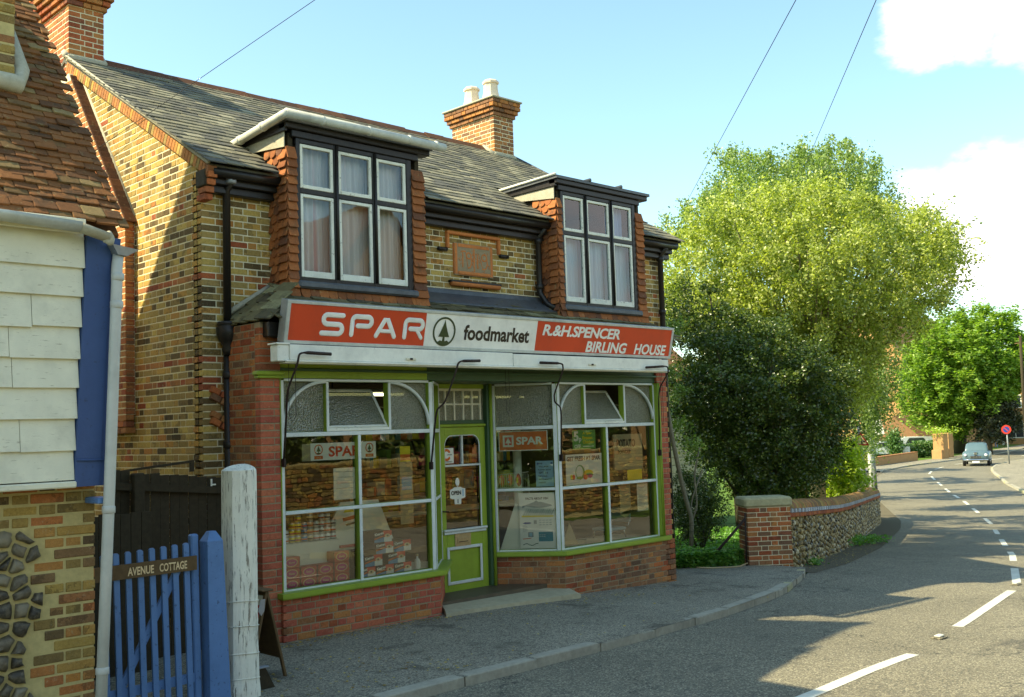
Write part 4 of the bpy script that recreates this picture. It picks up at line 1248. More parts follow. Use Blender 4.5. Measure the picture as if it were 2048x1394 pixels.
# ================================================================== shop front joinery
Zu = Vector((0, 0, 1))
def plane_T(A, B, z=0.0):
    """local axes of an upright plane: x along, y towards the street, z up"""
    A = Vector((*A, z)); U = (Vector((*B, z))-A); l = U.length; U.normalize(); N = Vector((U.y, -U.x, 0))
    return frame(A, U, N, Zu), l
def member(b, T, u0, u1, z0, z1, d=.09, face='pale trim paint', side='green paint', f0=0.0):
    b.box((u0, f0-d, z0), (u1, f0, z1), side, .004, T)
    b.box((u0+.001, f0+.0005, z0+.001), (u1-.001, f0+.010, z1-.001), face, .005, T)
def pane(T, u0, u1, z0, z1, mat, par, y=-.05, label=None, name='pane', poly=None):
    b = MB()
    if poly: V = [T @ Vector((p[0], y, p[1])) for p in poly]; b.add(V, [tuple(range(len(V)))], mat)
    else: b.add([T @ Vector(p) for p in ((u0, y, z0), (u1, y, z0), (u1, y, z1), (u0, y, z1))], [(0, 1, 2, 3)], mat)
    return b.obj(name, par, label)
def bow(b, T, pts, w_, m, y=.004, d=.05):
    P = [T @ Vector((p[0], y-d*.3, p[1])) for p in pts]
    N = (T.to_3x3() @ Vector((0, 1, 0))).normalized()
    b.tube(P, w_/2, m, 6, flat=(P[0], N, 1.3))
def bay(name, A, B, posts, cen, um, label=None):
    T, l = plane_T(A, B)
    b = MB(); ZS, ZM, ZT, ZH = .50, 1.31, 2.125, 2.70
    for u0, u1 in posts: member(b, T, u0, u1, ZS, ZH)
    lo, hi = posts[0][1], posts[-1][0]
    for c in cen:
        member(b, T, c-.021, c+.021, ZS, ZM-.02); member(b, T, c-.021, c+.021, ZM+.02, ZT-.025)
    member(b, T, lo, hi, ZM-.02, ZM+.02); member(b, T, lo, hi, ZT-.025, ZT+.022)
    member(b, T, lo, hi, ZH-.012, ZH+.018)
    member(b, T, lo, hi, ZS-.002, ZS+.022, f0=-.012)
    for c in um: member(b, T, c-.018, c+.018, ZT+.022, ZH-.012)
    w_ = b.obj(name, shop, label)
    edges = [lo]+cen+[hi]
    for e0, e1 in zip(edges[:-1], edges[1:]):
        for z0, z1 in ((ZS+.02, ZM-.02), (ZM+.02, ZT-.02)):
            pane(T, e0, e1, z0, z1, 'window glass', w_)
    return T, w_, lo, hi, ZT+.022, ZH-.012
def arch_lights(T, w_, lo, hi, z0, z1, m0, m1, hop=.62):
    b = MB(); R = m0-lo; H = z1-z0
    L_ = [(m0-.0 - R*1.0*cos(t) - .0, z0+.05+ (H-.05)*sin(t)) for t in [pi/2*k/12 for k in range(13)]]
    bow(b, T, L_, .04, 'pale trim paint'); b.obj('arched_glazing_bar', w_); b = MB()
    Rr = [(m1 + (hi-m1)*cos(t), z0+.05+(H-.05)*sin(t)) for t in [pi/2*k/12 for k in range(13)]]
    bow(b, T, Rr, .04, 'pale trim paint')
    LT = [(m0-R*1.0*cos(t), -.05) for t in (0, 1)]
    b.obj('arched_glazing_bar', w_)
    pane(T, lo, m0, z0, z1, 'obscured glass', w_); pane(T, m1, hi, z0, z1, 'obscured glass', w_)
    # bottom-hung light tipped inwards
    h = z1-z0-.06; tilt = .30; b = MB()
    def tp(u, s, o=0): return T @ Vector((u, -.03-tilt*s*1.0+o, z0+.045+h*.86*s))
    u0, u1 = m0+.03, m1-.03
    for a, c in [((u0, 0), (u1, 0)), ((u0, 1), (u1, 1)), ((u0, 0), (u0, 1)), ((u1, 0), (u1, 1))]:
        b.tube([tp(*a), tp(*c)], .019, 'sash paint', 4, smooth=False)
    b.box((u0-.008, -.06, z0+.002), (u1+.008, .006, z0+.035), 'sash paint', .004, T)
    b.tube([tp(u1, .55), T @ Vector((u1+.01, -.06, z0+h*.52))], .006, 'brass', 5)
    b.obj('hopper_light', w_)
    g = MB(); g.add([tp(u0, 0), tp(u1, 0), tp(u1, 1), tp(u0, 1)], [(0, 1, 2, 3)], 'obscured glass'); g.obj('pane', w_)
YB = 9.56
T, w_, lo, hi, z0, z1 = bay('shop_window', (0, YB), (20, YB), [(5.965, 6.008), (7.985, 8.04)], [6.97], [6.557, 7.402], 'wide left shop window of four large panes under arched lights')
arch_lights(T, w_, lo, hi, z0, z1, 6.539, 7.42)
T, w_, lo, hi, z0, z1 = bay('shop_window', (0, YB), (20, YB), [(10.19, 10.245), (12.245, 12.275)], [11.185], [10.75, 11.595], 'wide right shop window of four large panes under arched lights')
arch_lights(T, w_, lo, hi, z0, z1, 10.732, 11.613)
b = MB(); b.box((12.275, 9.50, .50), (12.335, 9.62, 2.72), 'green paint', .012); b.tube([(12.29, 9.495, .5), (12.29, 9.495, 2.72)], .014, 'green paint', 6); b.tube([(12.32, 9.49, .5), (12.32, 9.49, 2.72)], .010, 'green paint', 6); b.obj('window_post', w_)
T1, w1, lo, hi, z0, z1 = bay('angled_window', (8.05, 9.565), (8.69, 10.21), [(0.0, .05), (.86, .905)], [], [])
pane(T1, lo, hi, z0, z1, 'obscured glass', w1)
TC, w2, lo, hi, z0, z1 = bay('angled_window', (9.64, 10.22), (10.20, 9.56), [(-.02, .035), (.80, .855)], [], [])
pane(TC, lo, hi, z0, z1, 'obscured glass', w2)
# sills
b = MB(); b.prism([(5.89, 9.435), (8.10, 9.435), (8.80, 10.15), (8.68, 10.24), (8.0, 9.63), (5.89, 9.60)], (0, 0, .452), (1, 0, 0), (0, 1, 0), (0, 0, 1), .05, 'green paint')
b.prism([(5.905, 9.455), (8.08, 9.455), (8.75, 10.15), (8.66, 10.22), (8.0, 9.61), (5.905, 9.59)], (0, 0, .437), (1, 0, 0), (0, 1, 0), (0, 0, 1), .015, 'green paint')
b.obj('sill', shop)
b = MB(); b.prism([(9.56, 10.20), (10.16, 9.435), (12.41, 9.435), (12.41, 9.60), (10.26, 9.63), (9.68, 10.28)], (0, 0, .452), (1, 0, 0), (0, 1, 0), (0, 0, 1), .05, 'green paint')
b.prism([(9.585, 10.20), (10.175, 9.455), (12.395, 9.455), (12.395, 9.59), (10.26, 9.61), (9.68, 10.26)], (0, 0, .437), (1, 0, 0), (0, 1, 0), (0, 0, 1), .015, 'green paint')
b.obj('sill', shop)
# frieze
b = MB(); b.box((5.965, 9.575, 2.722), (7.985, 9.66, 2.90), 'green paint', .004); b.box((7.987, 9.58, 2.722), (12.335, 9.66, 2.90), 'dark green paint', .004)
b.box((5.965, 9.54, 2.80), (12.335, 9.574, 2.83), 'dark green paint', .006)
b.box((8.05, 9.66, 2.724), (10.2, 10.34, 2.76), 'dark green paint'); b.box((5.95, 9.53, .50), (5.963, 9.60, 2.72), 'green paint', .004)
b.obj('frieze', shop)
b = MB(); SPt = [(8.0, 9.36, .010), (8.25, 9.34, .022), (10.05, 9.20, -.005), (10.16, 9.22, -.03), (10.24, 9.50, .015), (9.62, 10.37, .068), (8.66, 10.37, .068), (8.10, 9.50, .040)]
b.add(SPt+[(x, y, -.25) for x, y, z in SPt], [(0, 1, 7), (1, 2, 4, 7), (2, 3, 4), (4, 5, 6, 7)]+[(i, 8+i, 8+(i+1) % 8, (i+1) % 8) for i in range(8)], 'step stone'); b.obj('doorstep', shop)
# door
DY = 10.24
TD, _ = plane_T((0, DY), (20, DY))
b = MB(); G = 'green paint'
DX0, DX1, DZ0, DZ1 = 8.69, 9.505, .07, 2.16
for u0, u1, a, c in [(DX0, 8.80, DZ0, DZ1), (9.41, DX1, DZ0, DZ1), (8.80, 9.41, 2.06, DZ1), (8.80, 9.41, .60, .86), (8.80, 9.41, DZ0, .20)]:
    b.box((u0, -.05, a), (u1, 0, c), G, .004, TD)
b.box((8.80, -.04, .20), (9.41, -.02, .60), G, 0, TD)
door = b.obj('door', shop, 'green half-glazed shop door with pale beading')
b = MB(); W = 'pale trim paint'
fr = [(8.79, 9.40, .14, .175), (8.79, 9.40, .60, .635)]
b.box((8.79, .001, .165), (8.83, .016, .64), W, .006, TD); b.box((9.355, .001, .165), (9.395, .016, .64), W, .006, TD)
b.box((8.83, .001, .165), (9.355, .015, .205), W, .006, TD); b.box((8.83, .001, .60), (9.355, .015, .64), W, .006, TD)
b.obj('panel_moulding', door)
b = MB(); b.box((8.73, .002, .835), (9.475, .045, .865), W, .008, TD); b.box((8.74, .002, .80), (9.465, .026, .834), W, .006, TD); b.obj('door_ledge', door)
b = MB()
b.box((8.795, -.03, 1.655), (9.415, .006, 1.68), W, .004, TD); b.box((9.085, -.03, 1.68), (9.112, .006, 2.06), W, .004, TD)
b.box((9.388, .001, .866), (9.412, .008, 1.655), W, .003, TD)
RC = [(8.80, 1.68), (8.80, 1.92)]+[(8.92-.12*cos(t), 1.92+.13*sin(t)) for t in [pi/2*k/6 for k in range(7)]]+[(9.085, 2.055)]
bow(b, TD, RC, .018, W, .004); RC2 = [(9.112, 2.055), (9.29, 2.055)]+[(9.29+.115*sin(t), 1.925+.13*cos(t)) for t in [pi/2*k/6 for k in range(7)]]+[(9.405, 1.68)]
bow(b, TD, RC2, .018, W, .004); b.obj('glazing_bar', door)
# green spandrels in the rounded upper corners
b = MB()
for cx_, sg in ((8.80, 1), (9.41, -1)):
    P = [(cx_, 2.06)]+[(cx_+sg*(.12-.12*cos(t)), 1.92+.14*sin(t)) for t in [pi/2*k/6 for k in range(7)]]
    b.prism(P, TD @ Vector((0, -.03, 0)), (1, 0, 0), (0, 0, 1), (0, -1, 0), .028, G)
b.obj('door_spandrel', door)
pane(TD, 8.80, 9.41, .86, 1.66, 'window glass', door, -.028); pane(TD, 8.80, 9.09, 1.675, 2.06, 'window glass', door, -.028); pane(TD, 9.105, 9.41, 1.675, 2.06, 'window glass', door, -.028)
b = MB(); b.box((8.925, .001, .635), (9.20, .012, .80), 'brass', .004, TD); b.box((8.965, .012, .675), (9.16, .018, .75), 'brass', .004, TD); b.box((8.985, .018, .69), (9.14, .022, .70), 'iron', .001, TD); b.obj('letterbox', door)
b = MB(); b.tube([(8.715, DY-.03, 1.10), (8.80, DY-.05, 1.09)], .010, 'iron', 6); b.obj('door_handle', door)
# frame, transom and fanlight
b = MB()
b.box((9.507, -.09, .06), (9.615, .06, 2.72), 'dark green paint', .012, TD); b.tube([(9.56, DY-.07, .06), (9.56, DY-.07, 2.72)], .022, 'green paint', 8)
b.box((8.66, -.09, .06), (8.688, .02, 2.72), G, .006, TD)
b.box((8.69, -.07, 2.162), (9.505, .035, 2.20), G, .012, TD); b.box((8.69, -.07, 2.20), (9.505, .004, 2.25), 'dark green paint', .004, TD)
b.box((8.69, -.07, 2.66), (9.505, .004, 2.72), 'green paint', .004, TD)
df = b.obj('door_frame', shop)
b = MB()
for x in (8.715, 8.83, 8.985, 9.14, 9.295, 9.44): b.box((x-.013, -.03, 2.25), (x+.013, .004, 2.66), 'board paint', .004, TD)
b.box((8.72, -.029, 2.445), (9.44, .003, 2.468), 'board paint', .004, TD); b.box((8.70, -.03, 2.63), (9.46, .003, 2.66), 'board paint', .004, TD)
b.obj('fanlight_bars', df)
pane(TD, 8.70, 9.50, 2.25, 2.66, 'obscured glass', df, -.02, name='fanlight_pane')

# ================================================================== fascia sign
sign = thing('shop_sign', 'long red and white fascia sign with a green fir tree in a ring', 'sign', (5.83, 9.27, 3.06))
SO = Vector((5.83, 9.27, 3.06)); SU = Vector((1, 0, 0)); SV_ = Vector((0, -.10, .44)).normalized(); SN = SU.cross(SV_); SL, SH = 6.48, .451
TS = frame(SO, SU, SN, SV_)        # x along, y out, z up the board
b = MB(); b.box((0, -.12, 0), (SL, 0, SH), 'sign grey', .004, TS); b.obj('backing_box', sign)
b = MB()
b.box((0, .0005, 0), (SL, .018, .036), 'grey gutter', .004, TS); b.box((0, .0005, SH-.034), (SL, .018, SH), 'grey gutter', .004, TS)
b.box((0, .0005, .036), (.04, .0178, SH-.034), 'grey gutter', .004, TS); b.box((SL-.04, .0005, .036), (SL, .0178, SH-.034), 'grey gutter', .004, TS)
b.obj('frame', sign)
for nm, u0, u1, m in [('red_panel', .04, 1.842, 'sign red'), ('white_panel', 1.844, 3.66, 'sign white'), ('red_panel', 3.662, SL-.04, 'sign red')]:
    b = MB(); b.box((u0, .0005, .036), (u1, .006, SH-.034), m, 0, TS); b.obj(nm, sign)
b = MB(); LO = SO+SN*.0075
def L2(pts, w_=.058, m='sign white', bb=None): stroke(bb or b, pts, LO, SU, SV_, w_, m, .004)
zb, zt_ = .125, .322; w5 = .052
def sx(x): return x-5.83
# S
x0, x1 = sx(6.285), sx(6.53); m_ = (zb+zt_)/2; r = (zt_-zb)/4
L2([(x1, zt_)] + arc(x0+r, zt_-r, r, pi/2, 3*pi/2, 8) + arc(x1-r, zb+r, r, pi/2, -pi/2, 8) + [(x0-.01, zb)])
# P
x0, x1 = sx(6.655), sx(6.91)
L2([(x0, zb-.0), (x0, zt_-.05)] + arc(x0+.05, zt_-.05, .05, pi, pi/2, 5) + arc(x1-.05, zt_-.05, .05, pi/2, -pi/2, 8) + [(x0+.075, zt_-.10)])
# A
x0, x1 = sx(6.985), sx(7.235); xm = (x0+x1)/2
L2([(x0, zb), (xm-.018, zt_-.01), (xm+.018, zt_-.01), (x1, zb)]); L2([(x0+.07, zb+.055), (x1-.065, zb+.055)], .045)
# R
x0, x1 = sx(7.38), sx(7.632)
L2([(x0, zb), (x0, zt_-.05)] + arc(x0+.05, zt_-.05, .05, pi, pi/2, 5) + arc(x1-.05, zt_-.05, .05, pi/2, -pi/2, 8) + [(x0+.075, zt_-.10)])
L2([(x1-.09, zt_-.10), (x1-.01, zb)], .05)
b.obj('lettering', sign)
# emblem: fir tree in a ring
def emblem(par, O, U, V, cx_, cy_, r, m_ring, m_tree, name='emblem', rw=.13, disc=None):
    b = MB(); O = Vector(O); U = Vector(U); V = Vector(V); N = U.cross(V).normalized()
    if disc: b.prism([(cx_+r*cos(t), cy_+r*sin(t)) for t in [2*pi*k/24 for k in range(24)]], O, U, V, N, .001, disc)
    n = 32
    for k in range(n):
        a0, a1 = 2*pi*k/n, 2*pi*(k+1)/n
        b.prism([(cx_+r*cos(a0), cy_+r*sin(a0)), (cx_+r*cos(a1), cy_+r*sin(a1)), (cx_+r*(1-rw)*cos(a1), cy_+r*(1-rw)*sin(a1)), (cx_+r*(1-rw)*cos(a0), cy_+r*(1-rw)*sin(a0))], O+N*.0012, U, V, N, .002, m_ring)
    t = [(0, .80), (-.12, .42), (-.30, .0), (-.48, -.36), (-.08, -.36), (-.10, -.62), (-.30, -.86), (.30, -.86), (.10, -.62), (.08, -.36), (.48, -.36), (.30, .0), (.12, .42)]
    b.prism([(cx_+r*p[0], cy_+r*p[1]) for p in t], O+N*.0012, U, V, N, .0024, m_tree)
    b.prism([(cx_+r*p[0], cy_+r*p[1]) for p in [(-.52, -.72), (-.3, -.60), (0, -.70), (.3, -.60), (.52, -.72), (.3, -.9), (-.3, -.9)]], O+N*.0014, U, V, N, .0018, m_tree)
    return b.obj(name, par)
emblem(sign, LO, SU, SV_, 2.13, .213, .172, 'sign green', 'sign green')
text('lettering', 'foodmarket', LO+SU*2.435+SV_*.125, SU, SV_, 1.10, .185, 'sign ink', sign, bold=.03)
text('lettering', 'R.&H.SPENCER', LO+SU*3.765+SV_*.235, SU, SV_, 1.53, .145, 'sign white', sign, bold=.03, shear=.16, spacing=.94)
text('lettering', 'BIRLING', LO+SU*4.62+SV_*.045, SU, SV_, .85, .150, 'sign white', sign, bold=.03, shear=.16)
text('lettering', 'HOUSE', LO+SU*5.635+SV_*.045, SU, SV_, .72, .150, 'sign white', sign, bold=.03, shear=.16)

# ================================================================== awning housing with its iron arms
aw = thing('awning_housing', 'white wooden awning box below the sign with four bent iron arms', 'awning', (5.72, 9.3, 2.86))
b = MB(); W = 'white paint'
b.box((5.86, 9.19, 2.885), (9.045, 9.42, 3.045), W, .006); b.box((9.05, 9.185, 2.885), (12.17, 9.42, 3.035), W, .006)
b.box((5.80, 9.165, 2.862), (12.17, 9.20, 2.884), W, .006)
b.obj('roller_cover', aw)
b = MB(); b.box((5.72, 9.20, 2.87), (5.858, 9.34, 3.04), W, .008); b.box((5.70, 9.185, 3.041), (5.86, 9.36, 3.058), W, .004); b.obj('end_box', aw)
b = MB(); b.box((5.80, 9.18, 2.852), (12.15, 9.30, 2.861), 'board paint'); b.obj('bottom_lath', aw)
for x in (7.43, 10.50):
    b = MB(); b.box((x-.075, 9.176 if x < 9 else 9.171, 2.915), (x+.075, 9.19, 2.947), 'board paint', .012); b.box((x-.02, 9.168 if x < 9 else 9.163, 2.92), (x+.02, 9.176, 2.942), 'iron', .004); b.obj('pull_plate', aw)
ARMS = [[(6.31, 9.12, 2.95), (5.93, 9.12, 2.96), (5.91, 9.14, 2.83), (5.86, 9.25, 2.58), (5.94, 9.42, 2.18), (5.96, 9.5, 1.84)],
        [(8.42, 9.12, 2.93), (8.09, 9.12, 2.92), (8.04, 9.14, 2.76), (7.97, 9.25, 2.44), (7.88, 9.3, 2.36), (7.95, 9.5, 1.72)],
        [(9.45, 9.12, 2.93), (9.86, 9.12, 2.93), (9.88, 9.13, 2.85), (9.82, 9.25, 2.54), (9.86, 9.28, 2.44), (10.0, 9.3, 2.37), (10.18, 9.5, 1.72)],
        [(11.57, 9.12, 2.91), (12.06, 9.12, 2.94), (12.1, 9.14, 2.85), (12.06, 9.3, 2.61), (12.25, 9.47, 1.71)]]
def smooth_path(P, n=4):
    P = [Vector(p) for p in P]; out = [P[0]]
    for i in range(1, len(P)-1):
        a = P[i].lerp(P[i-1], .25); c = P[i].lerp(P[i+1], .25)
        for k in range(n+1):
            t = k/n; out.append(a.lerp(P[i], t).lerp(P[i].lerp(c, t), t))
    return out+[P[-1]]
for A in ARMS:
    b = MB(); sp = smooth_path(A); b.tube(sp, [.019 if i < 2 else .011 for i in range(len(sp))], 'iron', 6)
    e = Vector(A[-1]); b.box(e-Vector((.015, .03, .05)), e+Vector((.015, .03, .04)), 'iron', .006)
    b.obj('awning_arm', aw)
for x, zb_, dx in ((5.97, 2.26, .04), (9.07, 2.30, .03), (12.17, 2.1, .02)):
    b = MB(); b.tube([(x-dx, 9.33, 2.86), (x-dx, 9.33, zb_+.05), (x, 9.33, zb_), (x+dx, 9.33, zb_+.06), (x+dx, 9.33, 2.86)], .0035, 'iron', 4); b.obj('pull_chain', aw)

# ================================================================== inside the shop
b = MB()
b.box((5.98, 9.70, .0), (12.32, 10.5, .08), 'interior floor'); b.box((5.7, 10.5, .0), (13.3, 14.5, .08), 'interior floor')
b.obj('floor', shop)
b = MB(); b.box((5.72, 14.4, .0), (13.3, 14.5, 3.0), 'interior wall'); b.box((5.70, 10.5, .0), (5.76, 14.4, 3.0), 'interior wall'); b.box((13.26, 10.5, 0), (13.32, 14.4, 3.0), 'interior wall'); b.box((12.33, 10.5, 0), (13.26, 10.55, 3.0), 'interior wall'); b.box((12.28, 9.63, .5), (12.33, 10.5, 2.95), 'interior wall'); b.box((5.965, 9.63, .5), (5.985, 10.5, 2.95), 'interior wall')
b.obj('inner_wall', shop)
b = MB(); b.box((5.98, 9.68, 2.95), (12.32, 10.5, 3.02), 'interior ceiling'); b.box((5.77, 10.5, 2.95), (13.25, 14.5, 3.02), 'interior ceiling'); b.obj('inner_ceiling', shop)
b = MB(); b.prism([(5.98, 9.63), (7.98, 9.63), (8.55, 10.22), (8.55, 10.45), (5.98, 10.45)], (0, 0, .40), (1, 0, 0), (0, 1, 0), (0, 0, 1), .09, 'white paint')
b.prism([(10.26, 9.63), (12.26, 9.63), (12.26, 10.4), (9.75, 10.4), (9.75, 10.25)], (0, 0, .40), (1, 0, 0), (0, 1, 0), (0, 0, 1), .09, 'white paint')
b.obj('display_bench', shop)
b = MB(); b.lathe([(.075, .08), (.075, .2), (.06, .21), (.06, 2.9), (.08, 2.95)], (10.40, 10.55, 0), 'white paint', 16); b.obj('column', shop)
for i, (x, y) in enumerate([(8.75, 11.9), (12.1, 12.8)]):
    t = thing('strip_light', ['lit fluorescent strip light seen through the left bay top light', 'lit fluorescent strip light deep behind the right bay'][i], 'light', (x, y, 2.7), 'ceiling strip lights')
    b = MB(); b.box((x-.75, y-.06, 2.69), (x+.75, y+.06, 2.74), 'white paint', .01); b.tube([(x-.5, y, 2.74), (x-.5, y, 2.95)], .008, 'iron', 5); b.tube([(x+.5, y, 2.74), (x+.5, y, 2.95)], .008, 'iron', 5); b.obj('fitting', t)
    b = MB(); b.tube([(x-.72, y, 2.66), (x+.72, y, 2.66)], .019, 'tube light', 8); b.obj('tube', t)
# shelves of groceries at the back
tm = ['carton red', 'carton blue', 'poster yellow', 'carton white', 'orange print', 'poster green', 'carton brown', 'cream print', 'magenta print', 'tin metal']
q = random.Random(9)
for n_, (x0, x1, y, lab) in enumerate([(9.6, 12.9, 13.0, 'grocery shelves behind the right bay')]):
    t = thing('shelf_unit', lab + ', crowded with packets', 'shelves', (x0, y, .08))
    b = MB()
    for z in (.3, .72, 1.14, 1.56, 1.98): b.box((x0, y, z), (x1, y+.4, z+.025), 'brown timber')
    b.box((x0, y+.4, .08), (x1, y+.43, 2.2), 'dark timber'); b.obj('shelf_frame', t)
    b = MB()
    for z in (.325, .745, 1.165, 1.585, 2.005):
        x = x0+.03
        while x < x1-.1:
            w_ = q.uniform(.06, .16); h = q.uniform(.12, .30); b.box((x, y+q.uniform(.02, .06), z), (x+w_*.94, y+.3, z+h), q.choice(tm)); x += w_
    b.obj('packets', t, kind='stuff')
t = thing('shop_counter', 'long wooden shop counter inside the door', 'counter', (9.4, 11.6, .08))
b = MB(); b.box((8.9, 11.6, .08), (11.8, 12.1, .95), 'brown timber', .01); b.obj('counter_body', t)
b = MB(); b.box((8.86, 11.56, .951), (11.84, 12.14, .99), 'board paint', .01); b.obj('worktop', t)
b = MB(); b.box((9.4, 11.75, .991), (9.75, 12.0, 1.2), 'sign grey', .02); b.obj('till', t)

# ---- goods on show in the left bay
ZB = .49
t0 = None
def tissue_front(t, x0, x1, y, z0, z1):
    """printed face of a large pink oval carton"""
    w_, h = x1-x0, z1-z0
    b = MB(); b.box((x0, y, z0), (x1, y+.13, z1), 'carton red', .004); b.obj('carton', t)
    cx_, cz = (x0+x1)/2, (z0+z1)/2
    b = MB(); n = 22
    for k in range(n):
        a = 2*pi*k/n; a2 = 2*pi*(k+.72)/n
        P = [(cx_+w_*.37*cos(a), cz+h*.40*sin(a)), (cx_+w_*.37*cos(a2), cz+h*.40*sin(a2)), (cx_+w_*.31*cos(a2), cz+h*.33*sin(a2)), (cx_+w_*.31*cos(a), cz+h*.33*sin(a))]
        b.prism(P, (0, y, 0), (1, 0, 0), (0, 0, 1), (0, -1, 0), .0012, 'cream print')
    b.prism([(cx_+w_*.30*cos(2*pi*k/n), cz+h*.32*sin(2*pi*k/n)) for k in range(n)], (0, y, 0), (1, 0, 0), (0, 0, 1), (0, -1, 0), .0008, 'magenta print')
    for sx_ in (x0, x1):
        s_ = 1 if sx_ == x0 else -1
        b.prism([(sx_, z0), (sx_+s_*w_*.05, z0), (sx_+s_*w_*.02, z0+h*.3), (sx_+s_*w_*.06, z0+h*.5), (sx_+s_*w_*.02, z0+h*.7), (sx_+s_*w_*.05, z1), (sx_, z1)], (0, y, 0), (1, 0, 0), (0, 0, 1), (0, -1, 0), .0010, 'carton brown')
    b.obj('printed_oval', t)
    text('lettering', 'Kleenex', (cx_-w_*.16, y-.001, cz-h*.09), (1, 0, 0), (0, 0, 1), w_*.34, h*.20, 'cream print', t, bold=.01)
cols = [(6.055, 3), (6.268, 2), (6.480, 2), (6.692, 3)]
lab_r = ['bottom', 'second', 'top']
lab_c = ['nearest the left post', 'second from the left', 'third from the left', 'beside the window mullion']
for ci, (x, n) in enumerate(cols):
    for r_ in range(n):
        z = ZB+r_*.116
        t = thing('tissue_carton', f'red carton with pink oval, {"top" if r_ == n-1 else lab_r[r_]} of the column {lab_c[ci]}', 'carton', (x, 9.69, z), 'pink oval cartons in the left bay')
        tissue_front(t, x, x+.208, 9.69, z, z+.112)
def klx(x, z, lab, y=9.72, w_=.245, h=.125):
    t = thing('tissue_box', lab, 'box', (x, y, z), 'blue and white tissue boxes in the left bay')
    b = MB(); b.box((x, y, z), (x+w_, y+.24, z+h), 'carton brown', .003); b.obj('carton', t)
    b = MB(); P = lambda pts, m, d: b.prism([(x+p[0]*w_, z+p[1]*h) for p in pts], (0, y, 0), (1, 0, 0), (0, 0, 1), (0, -1, 0), d, m)
    P([(.56, .42), (1, .55), (1, 1), (.50, 1)], 'carton red bright', .0008); P([(.56, 0), (1, 0), (1, .55), (.56, .42)], 'carton white', .0009)
    P([(0, 0), (.555, 0), (.555, .44), (0, .22)], 'carton blue', .0009); P([(0, .26), (.55, .50), (.55, .60), (0, .38)], 'orange print', .0008)
    P([(.76+.17*cos(2*pi*k/14), .55+.17*sin(2*pi*k/14)) for k in range(14)], 'cream print', .0013)
    P([(.76+.06*cos(2*pi*k/10), .55+.08*sin(2*pi*k/10)) for k in range(10)], 'carton brown', .0017)
    b.obj('printed_face', t)
    text('lettering', 'Kleenex', (x+.03*w_, y-.0015, z+.58*h), Vector((1, 0, .14)).normalized(), Vector((-.14, 0, 1)).normalized(), .52*w_, .26*h, 'carton white', t, bold=.03)
for x, r_, lab in [(7.03, 0, 'blue white and red tissue box, bottom row, cut off by the window mullion'), (7.29, 0, 'blue white and red tissue box in the middle of the bottom row'), (7.55, 0, 'blue white and red tissue box, bottom row right, beside the white bottle'),
                   (7.13, 1, 'blue white and red tissue box, second row from the bottom, left'), (7.46, 1, 'blue white and red tissue box, second row from the bottom, right'),
                   (7.29, 2, 'blue white and red tissue box, third row, directly under the topmost box'), (7.55, 2, 'blue white and red tissue box, third row, right'), (7.27, 3, 'topmost blue white and red tissue box of the pyramid')]:
    klx(x, ZB+r_*.128, lab)
t = thing('white_bottle', 'white plastic bottle standing right of the tissue boxes', 'bottle', (7.90, 9.74, ZB))
b = MB(); b.lathe([(.035, 0), (.04, .01), (.04, .10), (.03, .13), (.013, .15), (.013, .17)], (7.90, 9.74, ZB), 'carton white', 14); b.obj('bottle_body', t)
b = MB(); b.lathe([(.016, 0), (.016, .022), (.010, .03)], (7.90, 9.74, ZB+.17), 'cream print', 12); b.obj('cap', t)
t = thing('display_plinth', 'pale grey display plinth carrying the stacked tins', 'plinth', (6.09, 9.84, ZB))
b = MB(); b.box((6.02, 9.84, ZB), (6.88, 10.12, .955), 'card', .01); b.obj('plinth_box', t)
tk = 0
TINS = [(6.13, [('carton white', 1)], 'w'), (6.22, [('carton white', 2)], ''), (6.30, [('poster yellow', 3)], ''), (6.375, [('poster yellow', 4)], ''), (6.455, [('carton blue', 3)], ''),
        (6.53, [('cream print', 5)], ''), (6.605, [('carton white', 3)], ''), (6.68, [('carton white', 4)], ''), (6.755, [('carton white', 4)], ''), (6.83, [('carton white', 3)], '')]
ORD = ['bottom', 'second', 'third', 'fourth', 'fifth']
PW = ['first', 'second', 'third', 'fourth', 'fifth', 'sixth', 'seventh', 'eighth', 'ninth', 'last']
CN = {'carton white': 'white', 'poster yellow': 'yellow', 'carton blue': 'blue', 'cream print': 'cream'}
for ci, (x, spec, _) in enumerate(TINS):
    m, n = spec[0]
    for k in range(n):
        z = .957+k*.072
        pos = 'top' if k == n-1 else ORD[k]
        t = thing('food_tin', f'small {CN[m]} labelled tin, {"second from bottom" if (pos == "second") else pos} of the {PW[ci]} pile from the left', 'tin', (x, 9.90, z), 'tins stacked on the plinth')
        b = MB(); b.lathe([(.033, 0), (.034, .003), (.034, .067), (.033, .07)], (x, 9.90, z), 'tin metal', 12); b.obj('can', t)
        b = MB(); b.lathe([(.0347, .010), (.0347, .060)], (x, 9.90, z), m, 12); b.lathe([(.0352, .022), (.0352, .038)], (x, 9.90, z), ['carton red', 'orange print', 'carton brown'][(ci+k) % 3], 12); b.obj('wrapper', t)
t = thing('display_board', 'large pale hinged display board leaning behind the tissue boxes', 'board', (6.85, 10.0, ZB))
b = MB(); b.prism([(6.78, .9), (7.02, 1.34), (7.56, 1.34), (7.78, .85), (7.3, .80), (6.98, .80)], (0, 10.02, 0), (1, 0, 0), (0, 0, 1), (0, 1, 0), .02, 'card'); b.obj('board_panel', t)
b = MB()
